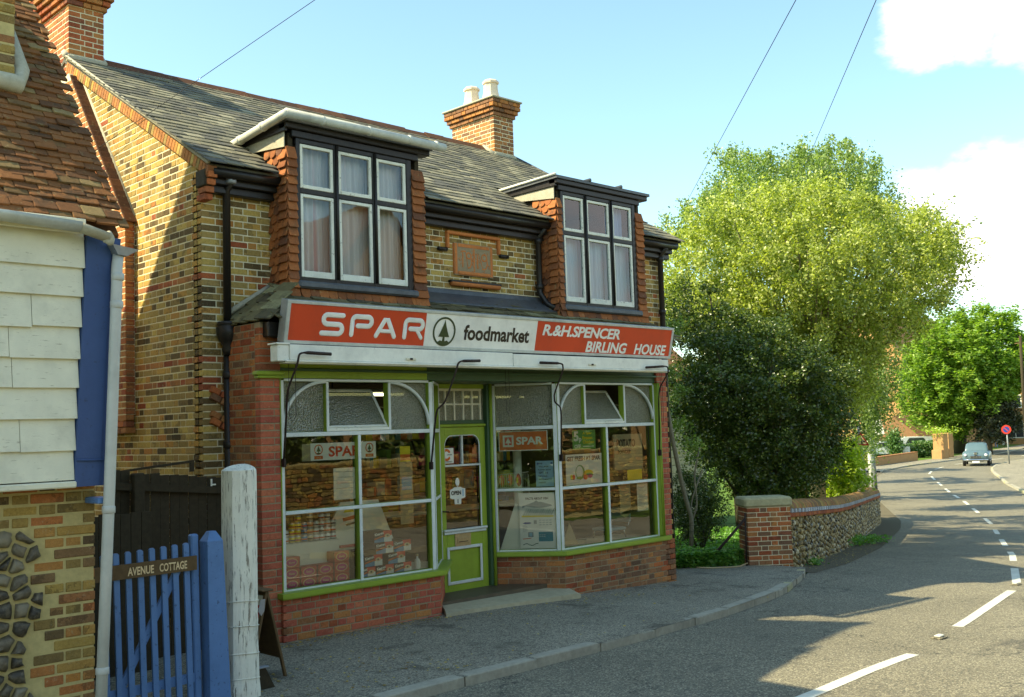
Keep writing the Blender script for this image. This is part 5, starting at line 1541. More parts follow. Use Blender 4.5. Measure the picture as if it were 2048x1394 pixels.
for p, m in [([(7.06, 1.22), (7.12, 1.29), (7.17, 1.28), (7.22, 1.22)], 'poster yellow'), ([(7.05, 1.16), (7.27, 1.19), (7.28, 1.15), (7.06, 1.12)], 'orange print'), ([(7.09, 1.09), (7.26, 1.11), (7.26, 1.09), (7.10, 1.07)], 'carton brown')]:
    b.prism(p, (0, 10.02, 0), (1, 0, 0), (0, 0, 1), (0, -1, 0), .001, m)
b.obj('printed_cheese', t)
b = MB(); b.box((6.98, 9.97, .83), (7.35, 10.0, .86), 'carton red', .003); b.obj('red_edging', t)
# ---- bills and signs on the glass
def bill(nm, lab, cat, T, u0, u1, z0, z1, m, y=-.058, th=.002, back=False):
    t = thing(nm, lab, cat, T @ Vector(((u0+u1)/2, y, z0)))
    b = MB(); b.box((u0, y-th, z0), (u1, y, z1), m, 0, T); b.obj('sheet', t)
    return t, (lambda u, z, o=0.0: T @ Vector((u, y+o, z)))
TBX, _ = plane_T((0, YB), (20, YB))
X_ = Vector((1, 0, 0))
t, P = bill('window_strip', 'white banner strip with two tree badges either side of red lettering, in the left bay', 'banner', TBX, 6.37, 7.24, 1.838, 2.025, 'paper')
b = MB(); b.box((6.262, -.060, 1.838), (6.368, -.058, 2.02), 'newsprint', 0, TBX); b.obj('faded_end', t)
text('lettering', 'SPAR', P(6.60, 1.872), X_, Zu, .43, .115, 'sign red', t, bold=.03)
for cx_ in (6.47, 7.15):
    emblem(t, P(0, 0, .0), X_, Zu, cx_, 1.955, .055, 'orange print', 'sign green', 'tree_badge', .2)
    b = MB(); b.box((cx_-.055, -.0575, 1.853), (cx_+.055, -.0562, 1.888), 'orange print', 0, TBX); b.obj('badge_foot', t); text('lettering', 'SPAR', P(cx_-.03, 1.861, .002), X_, Zu, .06, .016, 'cream print', t)
t, P = bill('notice', 'blank pale notice hanging in the left bay beside the mullion', 'notice', TBX, 6.66, 6.945, 1.40, 1.745, 'card')
b = MB(); 
for z in (1.70, 1.64, 1.58, 1.52): b.box((6.69, -.0576, z), (6.92, -.0572, z+.004), 'newsprint', 0, TBX)
b.obj('faint_lines', t)
t, P = bill('offer_ticket', 'yellow and orange ticket high on the right pane of the left bay', 'ticket', TBX, 7.585, 7.735, 1.775, 1.953, 'poster yellow')
b = MB(); b.box((7.587, -.0576, 1.79), (7.733, -.0572, 1.86), 'orange print', 0, TBX); b.obj('orange_band', t)
t, P = bill('paper_strip', 'long narrow cream paper hanging below the yellow ticket', 'paper', TBX, 7.575, 7.765, 1.06, 1.772, 'newsprint')
b = MB(); b.box((7.60, -.0576, 1.45), (7.75, -.0572, 1.60), 'pale blue paper', 0, TBX); b.obj('printed_patch', t)
t, P = bill('offer_poster', 'green and yellow five pence off chicken poster in the right bay', 'poster', TBX, 10.54, 11.01, 1.81, 2.07, 'poster green')
text('lettering', '5', P(10.565, 1.92), X_, Zu, .10, .135, 'card', t, bold=.04); text('lettering', 'p', P(10.67, 1.895), X_, Zu, .05, .07, 'card', t, bold=.04)
text('lettering', 'OFF', P(10.575, 1.825), X_, Zu, .13, .05, 'card', t, bold=.04)
for k, s_ in enumerate(['A Spar', 'Frozen', 'Chicken']): text('lettering', s_, P(10.745, 2.0-k*.058), X_, Zu, [.19, .20, .235][k], .045, 'poster yellow', t, bold=.04)
b = MB(); b.box((10.75, -.0576, 1.84), (10.97, -.0572, 1.852), 'card', 0, TBX); b.obj('white_rule', t)
t, P = bill('produce_poster', 'white poster of cauliflower and fruit headed in brown serif capitals', 'poster', TBX, 10.39, 11.125, 1.335, 1.745, 'paper')
text('lettering', 'GET FRESH AT SPAR.', P(10.41, 1.655), X_, Zu, .69, .062, 'carton brown', t, bold=.035)
b = MB()
def disc(cx_, cz, rx, rz, m, d): b.prism([(cx_+rx*cos(2*pi*k/16), cz+rz*sin(2*pi*k/16)) for k in range(16)], P(0, 0, 0), X_, Zu, (0, -1, 0), d, m)
disc(10.67, 1.50, .095, .10, 'poster green', .0006); disc(10.66, 1.505, .07, .08, 'paper', .0009); disc(10.84, 1.48, .10, .05, 'poster yellow', .0006); disc(10.86, 1.46, .08, .028, 'poster green', .0009)
disc(10.50, 1.44, .03, .035, 'poster yellow', .0008); disc(10.54, 1.44, .03, .035, 'carton red bright', .0012); disc(10.78, 1.43, .045, .035, 'carton red bright', .0013); disc(10.87, 1.44, .055, .025, 'magenta print', .0015); disc(10.66, 1.425, .07, .02, 'poster green', .0014)
b.obj('printed_vegetables', t)
for k in range(3): text('lettering', ['Spar for', 'savings', 'today'][k] if False else '......', P(11.0, 1.47-k*.02), X_, Zu, .08, .006, 'carton brown', t)
t, P = bill('potato_sack', 'brown paper potato sack hung flat in the right bay', 'sack', TBX, 11.52, 12.16, 1.48, 1.99, 'newsprint', -.16, .02)
text('lettering', 'POTATO', P(11.58, 1.80), X_, Zu, .42, .12, 'sign ink', t, bold=.05); text('lettering', 'POWDER', P(11.60, 1.71), X_, Zu, .30, .055, 'sign ink', t, bold=.05)
bill('yellow_card', 'yellow card below the potato sack in the right bay', 'card', TBX, 11.70, 12.03, 1.335, 1.48, 'poster yellow', -.08)
t, P = bill('newspaper_sheet', 'crumpled newspaper sheet hanging low in the right bay', 'newspaper', TBX, 11.56, 11.80, .86, 1.28, 'newsprint', -.12)
b = MB(); b.prism([(11.56, .86), (11.80, .95), (11.80, .87), (11.66, .80)], P(0, 0, 0), X_, Zu, (0, 1, 0), .004, 'newsprint'); b.obj('torn_edge', t)
t, P = bill('price_list', 'pale printed price list at the right edge of the right bay', 'notice', TBX, 11.90, 12.14, .88, 1.27, 'card', -.08)
b = MB()
for k in range(16): b.box((11.93, -.0796, 1.23-k*.021), (12.10-.03*(k % 3), -.0792, 1.236-k*.021), 'sign grey', 0, TBX)
b.obj('printed_lines', t)
U_ = (TC.to_3x3() @ Vector((1, 0, 0))).normalized()
t, P = bill('name_plate_sign', 'red plate with white framed tree and lettering in the angled pane', 'sign', TC, .065, .72, 1.822, 2.085, 'sign white', -.058, .01)
b = MB(); b.box((.075, -.0578, 1.832), (.71, -.0570, 2.075), 'orange print', 0, TC); b.obj('red_face', t)
b = MB(); b.box((.12, -.0568, 1.875), (.265, -.0560, 2.03), 'card', 0, TC); b.box((.145, -.0558, 1.90), (.24, -.0552, 2.005), 'sign red', 0, TC)
b.prism([(.1925, 2.0), (.155, 1.925), (.185, 1.925), (.185, 1.90), (.20, 1.90), (.20, 1.925), (.23, 1.925)], P(0, 0, .004), U_, Zu, U_.cross(Zu), .001, 'card'); b.obj('tree_badge', t)
text('lettering', 'SPAR', P(.30, 1.90, .003), U_, Zu, .36, .105, 'card', t, bold=.035)
t, P = bill('blue_notice', 'pale blue handwritten show notice in the angled pane', 'notice', TC, .548, .785, 1.34, 1.68, 'pale blue paper')
for k, s_ in enumerate(['THE', 'VILLAGE', 'FLOWER SHOW', 'SEPT. 3rd', 'THE LONG', 'BARN & MEADOW', 'TUESDAY']): text('lettering', s_, P(.58+.01*(k % 2), 1.635-k*.042), U_, Zu, [.06, .13, .17, .12, .12, .17, .10][k], .020 if k != 3 else .028, 'sign ink', t, bold=.02)
b = MB()
for cx_ in (.575, .76):
    for k in range(4):
        a = pi*k/4; b.prism([(cx_+.016*cos(a)-.003*sin(a), 1.645+.016*sin(a)+.003*cos(a)), (cx_+.016*cos(a)+.003*sin(a), 1.645+.016*sin(a)-.003*cos(a)), (cx_-.016*cos(a)+.003*sin(a), 1.645-.016*sin(a)-.003*cos(a)), (cx_-.016*cos(a)-.003*sin(a), 1.645-.016*sin(a)+.003*cos(a))], P(0, 0, .0), U_, Zu, U_.cross(Zu), .0005+.0004*k, 'sign blue')
b.obj('drawn_stars', t)
t, P = bill('fish_poster', 'tall white poster of fish facts with drawings, low in the angled pane', 'poster', TC, .315, .785, .53, 1.26, 'paper')
text('lettering', 'FACTS ABOUT FISH', P(.40, 1.17, .001), U_, Zu, .30, .03, 'sign ink', t, bold=.03)
b = MB(); N_ = U_.cross(Zu)
def pr_(pts, m, d=.0008): b.prism(pts, P(0, 0, 0), U_, Zu, N_, d, m)
pr_([(.34, .95), (.765, .95), (.765, 1.15), (.34, 1.15)], 'paper', .0004)
pr_([(.35, 1.09), (.40, 1.10), (.50, 1.135), (.60, 1.14), (.74, 1.10), (.75, 1.085), (.62, 1.06), (.50, 1.065), (.40, 1.085), (.355, 1.06)], 'fish grey')
pr_([(.50, 1.134), (.54, 1.16), (.57, 1.138)], 'fish grey', .001)
for k in range(14):
    x = .36+k*.028; pr_([(x, .96), (x+.008, .96), (x+.06, 1.06-.01*(k % 3)), (x+.05, 1.05)], 'fish green', .0011)
pr_([(.34, .94), (.765, .94), (.765, .958), (.34, .965)], 'poster yellow', .0013)
pr_([(.35, .86), (.38, .875), (.44, .875), (.47, .865), (.44, .85), (.38, .85)], 'sign blue'); pr_([(.56, .62), (.75, .62), (.75, .745), (.56, .745)], 'sea blue')
pr_([(.42, .68), (.49, .68), (.49, .745), (.42, .745)], 'sign grey'); pr_([(.435, .69), (.475, .69), (.475, .735), (.435, .735)], 'pale blue paper', .0012)
pr_([(.50, .85), (.54, .85), (.54, .90), (.50, .90)], 'sign grey'); pr_([(.35, .65), (.46, .66), (.46, .67), (.35, .66)], 'orange print')
for k in range(6): pr_([(.57+.03*(k % 3), .66+.022*(k//3)+.02), (.595+.03*(k % 3), .663+.022*(k//3)+.02), (.57+.03*(k % 3), .668+.022*(k//3)+.02)], 'card', .0013)
for k in range(8): pr_([(.35+.0, .83-k*.012), (.40+.01*(k % 3), .83-k*.012), (.40+.01*(k % 3), .833-k*.012), (.35, .833-k*.012)], 'sign grey')
for k in range(12): pr_([(.57+.045*(k % 4), .90-.03*(k//4)), (.60+.045*(k % 4), .903-.03*(k//4)), (.602+.045*(k % 4), .895-.03*(k//4)), (.572+.045*(k % 4), .892-.03*(k//4))], 'fish grey', .0007)
for k in range(10): x = .35+k*.02; z = .575+.012*sin(k*.9); pr_([(x, z), (x+.022, z+.004), (x+.022, z+.014), (x, z+.010)], 'fish green', .0009)
b.obj('printed_fish', t)
t = thing('white_card_cone', 'tall pale folded card standing behind the fish poster', 'card', TC @ Vector((.15, -.25, .49)))
b = MB(); b.prism([(.03, .50), (.25, 1.12), (.42, 1.10), (.45, .50)], TC @ Vector((0, -.16, 0)), U_, Zu, N_, .012, 'card'); b.obj('folded_card', t)
t = thing('wire_rack', 'white wire rack holding red crisp packets behind the angled pane', 'rack', TC @ Vector((.2, -.35, 1.2)))
b = MB()
for k in range(16): b.tube([TC @ Vector((.0+k*.028, -.20, 1.33)), TC @ Vector((.0+k*.028, -.20, 1.50+.002*k))], .002, 'card', 4)
b.tube([TC @ Vector((-.0, -.20, 1.50)), TC @ Vector((.44, -.20, 1.535))], .003, 'card', 4); b.tube([TC @ Vector((0, -.20, 1.33)), TC @ Vector((.44, -.20, 1.33))], .003, 'card', 4)
b.tube([TC @ Vector((0, -.20, .49)), TC @ Vector((0, -.20, 1.5))], .004, 'card', 4); b.tube([TC @ Vector((.44, -.20, .49)), TC @ Vector((.44, -.20, 1.5))], .004, 'card', 4)
b.obj('wire_basket', t)
for i in range(3):
    tt = thing('crisp_packet', ['shiny red crisp packet at the left of the wire rack', 'shiny red crisp packet in the middle of the wire rack', 'shiny red and gold crisp packet at the right of the wire rack'][i], 'packet', TC @ Vector((.06+.12*i, -.25, 1.34)), 'crisp packets in the rack')
    b = MB(); b.blob(TC @ Vector((.07+.115*i, -.24, 1.425)), (.045, .03, .085), 'carton red bright', 2, .25, seed=i); b.obj('packet_bag', tt)
    b = MB(); b.box((.04+.115*i, -.215, 1.39), (.065+.115*i, -.20, 1.46), ['cream print', 'carton blue', 'poster yellow'][i], .003, TC); b.obj('printed_band', tt)
# on the door
t, P = bill('drinks_sticker', 'white rounded sticker with an orange letter C on the door glass', 'sticker', TD, 8.74, 8.965, 1.70, 1.895, 'card', -.020)
b = MB(); stroke(b, [(.1+.062*cos(a), .108+.062*sin(a)) for a in [pi*.22+(pi*1.56)*k/14 for k in range(15)]], P(8.745, 1.70, .001), X_, Zu, .034, 'orange print', .001); b.obj('letter_c', t)
text('lettering', 'CORONA', P(8.85, 1.803, .003), X_, Zu, .085, .014, 'sign ink', t, bold=.03); text('lettering', 'SOFT DRINKS', P(8.765, 1.712, .001), X_, Zu, .17, .016, 'sign ink', t, bold=.02)
t = thing('open_sign', 'white open sign shaped like a figure, hung inside the door glass', 'sign', P(9.02, 1.18))
b = MB(); zc = 1.18
b.prism([(8.89, 1.255), (8.93, 1.24), (9.11, 1.24), (9.15, 1.255), (9.15, 1.37), (9.11, 1.37), (9.075, 1.39), (8.965, 1.39), (8.93, 1.37), (8.89, 1.36)], P(0, 0, -.004), X_, Zu, (0, -1, 0), .003, 'card')
b.prism([(8.965, 1.171), (9.075, 1.171), (9.08, 1.239), (8.96, 1.239)], P(0, 0, -.004), X_, Zu, (0, -1, 0), .003, 'card')
b.prism([(9.02+.035*cos(2*pi*k/14), 1.455+.055*sin(2*pi*k/14)) for k in range(14)], P(0, 0, -.004), X_, Zu, (0, -1, 0), .003, 'card')
b.prism([(9.01, 1.391), (9.03, 1.391), (9.03, 1.41), (9.01, 1.41)], P(0, 0, -.004), X_, Zu, (0, -1, 0), .003, 'card'); b.obj('figure_plate', t)
text('lettering', 'OPEN', P(8.905, 1.29, .0005), X_, Zu, .17, .055, 'sign ink', t, bold=.04)
b = MB(); b.box((9.012, -.0196, 1.185), (9.026, -.019, 1.235), 'sign ink', 0, TD); b.box((9.10, -.0196, 1.27), (9.12, -.0188, 1.36), 'pale blue paper', 0, TD); b.obj('printed_figure', t)
# right bay furniture
t = thing('metal_chair', 'tubular metal chair with blue patterned seat and back in the right bay', 'chair', (11.9, 10.1, .49))
b = MB()
b.tube(smooth_path([(12.16, 9.98, .90), (12.08, 9.98, .62), (11.70, 9.98, .60), (11.66, 9.98, .49)]), .010, 'chrome', 6); b.tube(smooth_path([(12.16, 10.3, .90), (12.08, 10.3, .62), (11.70, 10.3, .60), (11.66, 10.3, .49)]), .010, 'chrome', 6)
b.tube([(11.98, 9.98, .61), (12.02, 9.98, .49)], .010, 'chrome', 6); b.obj('chair_frame', t)
b = MB(); b.box((11.66, 9.96, .60), (12.02, 10.32, .645), 'pale blue paper', .015); b.obj('seat', t)
b = MB(); b.box((12.10, 9.96, .70), (12.14, 10.32, .90), 'pale blue paper', .012, None); b.obj('backrest', t)
t = thing('cardboard_flap', 'folded cardboard standing in the corner of the right bay', 'cardboard', (10.6, 9.9, .49))
b = MB(); b.prism([(10.62, .49), (10.78, .80), (10.95, .49)], (0, 9.95, 0), (1, 0, 0), (0, 0, 1), (0, 1, 0), .01, 'newsprint'); b.prism([(10.42, .49), (10.40, .95), (10.50, 1.02), (10.56, .49)], (0, 9.9, 0), (1, 0, 0), (0, 0, 1), (0, 1, 0), .01, 'card'); b.obj('cardboard_sheet', t)
# ================================================================== the weatherboarded cottage
cot = thing('weatherboarded_cottage', 'old cottage of cream weatherboards over flint and brick with a steep clay tile roof', 'cottage', (3.0, 7.15, 0))
CY, CX = 7.15, 3.0
b = MB(); b.box((-7, CY+.005, -.3), (CX-.008, 15.4, 1.84), 'old mortar'); b.box((-7, CY+.03, 1.84), (CX-.02, 16.2, 3.5), 'board paint')
b.prism([(7.2, 3.5), (11.22, 8.65), (15.2, 3.5)], (CX-.3, 0, 0), (0, 1, 0), (0, 0, 1), (1, 0, 0), .34, 'board paint')
cw = b.obj('cottage_wall', cot)
CB = brick_pieces('brick', 295)
tooth = [random.choice([.42, .55, .52, .38]) for _ in range(40)]
def csp(v):
    i = int((v+.15)/.0745); w_ = [.40, .30, .24, .33, .42, .40, .27, .33][i % 8]
    if v > 1.72: w_ = 3
    return [(CX-w_-2.0+1.0*0+0.0-(.0), CX)] if False else [(CX-w_, CX)]
lay(CB, cw, (0, CY, -.15), (1, 0, 0), (0, -1, 0), 27, lambda v: csp(v), lambda i, u, l, v: 'old brick', course=.0745, joint=.014, bond='flemish', wob=.006)
lay(CB, cw, (CX, CY, -.15), (0, 1, 0), (1, 0, 0), 27, lambda v: [(.11, 2.0)], lambda i, u, l, v: 'old brick', course=.0745, joint=.014, bond='flemish', wob=.005, hide=True)
CB_cw = CB
# knapped flints beside the brick quoin
FP = Pieces('flint', 200, 6)
q = random.Random(21)
for s_ in range(5):
    v, f = ico(1 if s_ < 5 else 2); off = q.random()*30
    FP.shape('f%d' % s_, [tuple(Vector(p)*(1+.35*noise.noise(Vector(p)*1.3+Vector((off, s_*7, 0))))) for p in v], f)

def flint_cells(x0, x1, z0, z1, cell, q, keep):
    """irregular knapped stones: Voronoi cells drawn in a little and domed"""
    nx = int((x1-x0)/cell)+1; nz_ = int((z1-z0)/cell)+1
    P = {(i, k): (x0+(i+.5+q.uniform(-.38, .38))*cell, z0+(k+.5+q.uniform(-.38, .38))*cell*.92) for i in range(-2, nx+2) for k in range(-2, nz_+2)}
    out = []
    for i in range(nx):
        for k in range(nz_):
            c = P[i, k]; poly = [(c[0]-.3, c[1]-.3), (c[0]+.3, c[1]-.3), (c[0]+.3, c[1]+.3), (c[0]-.3, c[1]+.3)]
            for a in range(-2, 3):
                for b_ in range(-2, 3):
                    o = P.get((i+a, k+b_))
                    if not o or (a == 0 and b_ == 0): continue
                    nx_, nz2 = o[0]-c[0], o[1]-c[1]; l = sqrt(nx_*nx_+nz2*nz2); nx_ /= l; nz2 /= l; lim = l/2-.009
                    new = []
                    for t in range(len(poly)):
                        p, r = poly[t], poly[(t+1) % len(poly)]
                        dp = (p[0]-c[0])*nx_+(p[1]-c[1])*nz2-lim; dr = (r[0]-c[0])*nx_+(r[1]-c[1])*nz2-lim
                        if dp <= 0: new.append(p)
                        if dp*dr < 0: u = dp/(dp-dr); new.append((p[0]+(r[0]-p[0])*u, p[1]+(r[1]-p[1])*u))
                    poly = new
                    if len(poly) < 3: break
                if len(poly) < 3: break
            if len(poly) >= 3: poly = [pp for t in range(len(poly)) for pp in (poly[t], tuple((poly[t][z_]+poly[(t+1) % len(poly)][z_])/2*1.0+q.uniform(-.006, .004) for z_ in (0, 1)))]
            if len(poly) >= 3 and keep(c, poly): out.append((c, poly))
    return out
def qz(z): a_ = csp(z+.15)[0]; return a_[1]-a_[0]
for n_, (c, poly) in enumerate(flint_cells(1.7, 2.85, -.12, 1.74, .108, q, lambda c, poly: all(p[0] < CX-qz(p[1])-.006 for p in poly) and c[1] < 1.70)):
    V = []; F = []; m_ = len(poly)
    for s_, d_ in ((1, .004), (.93, -.020), (.62, -.038+q.uniform(-.006, .006))):
        for p in poly: k_ = s_*q.uniform(.90, 1.0); V.append(((p[0]-c[0])*k_, d_+q.uniform(-.006, .006)*(s_ < .95), (p[1]-c[1])*k_))
    V.append((q.uniform(-.01, .01), -.043, q.uniform(-.01, .01)))
    for r_ in range(2):
        for t in range(m_): F.append((r_*m_+t, r_*m_+(t+1) % m_, (r_+1)*m_+(t+1) % m_, (r_+1)*m_+t))
    for t in range(m_): F.append((2*m_+t, 2*m_+(t+1) % m_, 3*m_))
    FP.shape('v%d' % n_, V, F, True); FP.add('v%d' % n_, 'flint', Matrix.Translation((c[0], CY+.004, c[1])), cw)
FP.done()
# weatherboards, each a feathered plank; the upper storey leans a little
BO = MB()
def xr(z): return 2.79+(z-1.83)*.05
boards = []
z = 1.86; q = random.Random(4)
hs = [.205, .20, .205, .20, .20, .205, .205, .22]
for i, h in enumerate(hs):
    jt = [None, 2.45, None, 2.4, 2.38, 2.52, None, None][i]
    segs = [(-7, xr(z))] if not jt else [(-7, jt-.002), (jt+.002, xr(z))]
    for (a, c) in segs:
        b = MB(); dz = random.uniform(-.008, .006); c2 = xr(z+h)
        V = []
        for x, zz in ((a, z), (c, z)):
            V += [(x, 6.975, zz+dz+.0), (x, 7.02, zz+dz), (x, 7.02, zz+h+.02+dz), (x, 7.004, zz+h+.02+dz)]
        b.add(V, [(0, 4, 7, 3), (0, 1, 5, 4), (3, 7, 6, 2), (0, 3, 2, 1), (4, 5, 6, 7), (1, 2, 6, 5)], 'board paint', random.random()); b.obj('weatherboard', cot)
    z += h
b = MB(); b.box((-7, 6.955, 1.815), (2.80, 7.03, 1.858), 'board paint', .008); b.obj('drip_board', cot)
for (o, x0, x1, yy) in ((0, .0, .165, 6.965), (1, .168, .235, 6.975)):
    b = MB(); V = []
    for z in (1.82, 3.50):
        s_ = xr(z)
        V += [(s_+x0, yy, z), (s_+x1, yy, z), (s_+x1, yy+.05, z), (s_+x0, yy+.05, z)]
    b.add(V, [(0, 1, 5, 4), (1, 2, 6, 5), (2, 3, 7, 6), (3, 0, 4, 7), (3, 2, 1, 0), (4, 5, 6, 7)], 'dark blue paint'); b.obj('corner_board', cot)
b = MB(); b.box((2.79, 7.03, 1.83), (3.0, 7.2, 1.88), 'dark blue paint'); b.box((2.93, 7.03, 1.88), (2.975, 7.25, 3.5), 'dark blue paint'); b.obj('corner_return', cot)
b = MB(); b.tube([(2.80, 6.955, 1.995), (2.9, 6.95, 1.99), (3.02, 6.95, 1.992)], .006, 'dark blue paint', 5); b.obj('tie_wire', cot)
# roof
TA = 1.277; tn = sqrt(1+TA*TA); ts = Vector((0, 1/tn, TA/tn)); tnn = Vector((0, -TA/tn, 1/tn))
R0 = Vector((0, 6.97, 3.56)); ER = 3.14
b = MB()
rl = (11.22-6.97)*tn
for sgn in (0, 1):
    def Pp(x, s_, o=-.05):
        p = R0+ts*s_+tnn*o
        return (x, p.y if not sgn else 2*11.22-p.y, p.z)
    V = [Pp(-7, 0), Pp(ER-.03, 0), Pp(ER-.03, rl), Pp(-7, rl), Pp(-7, 0, -.10), Pp(ER-.03, 0, -.10), Pp(ER-.03, rl, -.10), Pp(-7, rl, -.10)]
    b.add(V, [(0, 1, 2, 3), (7, 6, 5, 4), (0, 4, 5, 1), (1, 5, 6, 2), (2, 6, 7, 3), (3, 7, 4, 0)], 'roof tile', .3)
croof = b.obj('tiled_roof', cot)
RT = Pieces('roof_tile', 300, 6)
TLV, TLF = chamfer_box(-.5, .5, -.5, .5, -.5, .5, .07); RT.shape('t', TLV, TLF)
q = random.Random(8)
for i in range(66):
    x = 2.0 + (.078 if i % 2 else 0)
    sag = .03*sin(i*.3)
    while x < ER:
        w_ = .155; xa = x; xb = min(x+w_-.004, ER+q.uniform(-.02, .015)); x += w_
        if xb-xa < .05: continue
        s_ = i*.067+.05+q.uniform(-.009, .009) + (.02*sin(x*3))
        lift = q.uniform(.0, .016) + (.02 if i < 2 else 0)
        p = R0+ts*s_+tnn*(.005+lift)
        p.x = (xa+xb)/2
        yv = (ts*1+tnn*q.uniform(-.09, -.03)*-1).normalized()
        kick = -.25 if i < 3 else 0
        yv = (ts-tnn*q.uniform(.12, .22)).normalized()
        xv = Vector((1, 0, q.uniform(-.05, .05)-.02)); up = xv.cross(yv).normalized()
        RT.add('t', 'roof tile', frame(p, xv, yv, up, xb-xa, .105, .017), croof)
RT.done()
# wide stack on the front slope
b = MB(); x0, x1, y0, y1 = 2.16, 2.70, 7.83, 8.6
b.box((x0+.005, y0+.005, 4.6), (x1-.005, y1, 5.68), 'old mortar'); ch = b.obj('chimney', cot)
lay(CB, ch, (x0, y0, 4.72), (1, 0, 0), (0, -1, 0), 12, lambda v: [(0, x1-x0)], lambda i, u, l, v: 'old brick', wob=.006, joint=.014)
lay(CB, ch, (x1, y0, 4.72), (0, 1, 0), (1, 0, 0), 12, lambda v: [(.11, y1-y0)], lambda i, u, l, v: 'old brick', wob=.006, hide=True)
b = MB(); b.tube([(x0-.1, y0-.02, 4.76), (x1+.02, y0-.03, 4.72), (x1+.07, y0+.10, 4.86), (x1+.06, y0+.5, 5.4)], .07, 'cement', 8); b.box((x0, y0-.05, 4.68), (x1+.03, y0+.02, 4.80), 'cement', .03); b.obj('mortar_flaunching', ch)
CB.done('brickwork')
# gutter, broken at its end, and rainwater pipe
b = MB()
def half_gutter(b, pts, r, m, n=7):
    V = []; F = []
    for k, p in enumerate(pts):
        for j in range(n+1):
            t = pi+pi*j/n
            V.append((p[0], p[1]+r*cos(t), p[2]+r*sin(t)))
        for j in range(n, -1, -1):
            t = pi+pi*j/n
            V.append((p[0], p[1]+(r-.006)*cos(t), p[2]+(r-.006)*sin(t)))
    s_ = 2*(n+1)
    for k in range(len(pts)-1):
        for j in range(s_): F.append((k*s_+j, k*s_+(j+1) % s_, (k+1)*s_+(j+1) % s_, (k+1)*s_+j))
    F.append(tuple(range(s_-1, -1, -1))); F.append(tuple((len(pts)-1)*s_+j for j in range(s_)))
    b.add(V, F, m, 0, True)
half_gutter(b, [(-7, 6.87, 3.60), (2.3, 6.87, 3.575), (2.78, 6.87, 3.555)], .062, 'grey gutter')
half_gutter(b, [(2.74, 6.87, 3.56), (2.97, 6.87, 3.50)], .056, 'cement')
b.box((-7, 6.93, 3.50), (2.85, 6.96, 3.60), 'board paint', .004)
b.obj('gutter', cot)
b = MB(); b.blob((2.975, 6.86, 3.47), (.035, .03, .05), 'cement', 2, .3); b.obj('gutter_bracket', cot)
dp = thing('rainwater_pipe', 'leaning grey rainwater pipe with open hopper at the cottage corner', 'pipe', (2.93, 6.95, 0))
b = MB()
b.tube(smooth_path([(2.914, 6.90, -.05), (2.996, 6.90, 1.887), (3.047, 6.90, 3.20), (3.055, 6.92, 3.28), (3.085, 6.96, 3.40)]), .037, 'pipe paint', 12)
for z in (.62, 1.66, 3.03, 3.22):
    x = 2.914+(z+.05)*.0422; b.lathe([(.038, z-.025), (.043, z-.02), (.043, z+.02), (.038, z+.025)], (x, 6.90, 0), 'pipe paint', 12)
b.obj('pipe_run', dp)
b = MB(); V = [(3.005, 6.87, 3.44), (3.20, 6.89, 3.42), (3.20, 7.03, 3.44), (3.005, 7.01, 3.45), (3.05, 6.89, 3.375), (3.12, 6.90, 3.37), (3.12, 6.97, 3.37), (3.05, 6.97, 3.375)]
b.add(V, [(0, 1, 5, 4), (1, 2, 6, 5), (2, 3, 7, 6), (3, 0, 4, 7), (4, 5, 6, 7)], 'zinc'); b.obj('hopper_head', dp)
b = MB(); b.box((2.93, 6.93, 1.70), (3.04, 7.15, 1.74), 'blue paint', .005); b.obj('pipe_clip', dp)

# ================================================================== gate, posts, boarded fence
gate = thing('garden_gate', 'blue picket gate with a dark name board reading avenue cottage', 'gate', (3.35, 7.75, 0))
def lean(x, z): return x + (z-1.3)*-.028
GX = [3.395, 3.488, 3.582, 3.676, 3.770, 3.862, 3.955]
for i, x in enumerate([3.30]+GX):
    b = MB(); zt_ = 1.275+.004*i
    V = []; w_ = .022
    prof = [(-w_, .03), (w_, .03), (w_, zt_-.012), (w_*.5, zt_), (-w_*.5, zt_), (-w_, zt_-.012)]
    P_ = [(lean(x+p[0], p[1]), p[1]) for p in prof]
    b.prism(P_, (0, 7.74, 0), (1, 0, 0), (0, 0, 1), (0, -1, 0), .022, 'blue paint'); b.obj('picket', gate)
for z in (.24, 1.13):
    b = MB(); b.prism([(lean(3.24, z), z-.035), (lean(4.05, z), z-.035+.02), (lean(4.05, z), z+.035+.02), (lean(3.24, z), z+.035)], (0, 7.742, 0), (1, 0, 0), (0, 0, 1), (0, 1, 0), .03, 'blue paint'); b.obj('rail', gate)
b = MB(); b.prism([(3.40, .25), (3.46, .25), (3.93, 1.10), (3.87, 1.10)], (0, 7.744, 0), (1, 0, 0), (0, 0, 1), (0, 1, 0), .026, 'blue paint'); b.obj('brace', gate)
b = MB(); b.box((4.03, 7.735, 0), (4.095, 7.80, 1.29), 'blue paint', .012, Matrix.Rotation(-.018, 4, 'Y')); b.obj('stile', gate)
b = MB(); b.prism([(3.22, 1.085), (4.035, 1.09), (4.035, 1.20), (3.22, 1.192)], (0, 7.716, 0), (1, 0, 0), (0, 0, 1), (0, -1, 0), .018, 'brown timber'); nb = b.obj('name_board', gate)
text('lettering', 'AVENUE', (3.475, 7.6975, 1.105), (1, 0, .004), Zu, .205, .062, 'cream print', nb, bold=.022); text('lettering', 'COTTAGE', (3.725, 7.6975, 1.108), (1, 0, .004), Zu, .225, .062, 'cream print', nb, bold=.022)
gp = thing('gate_post', 'blue chamfered gate post leaning against the white post', 'post', (4.19, 7.72, 0))
b = MB()
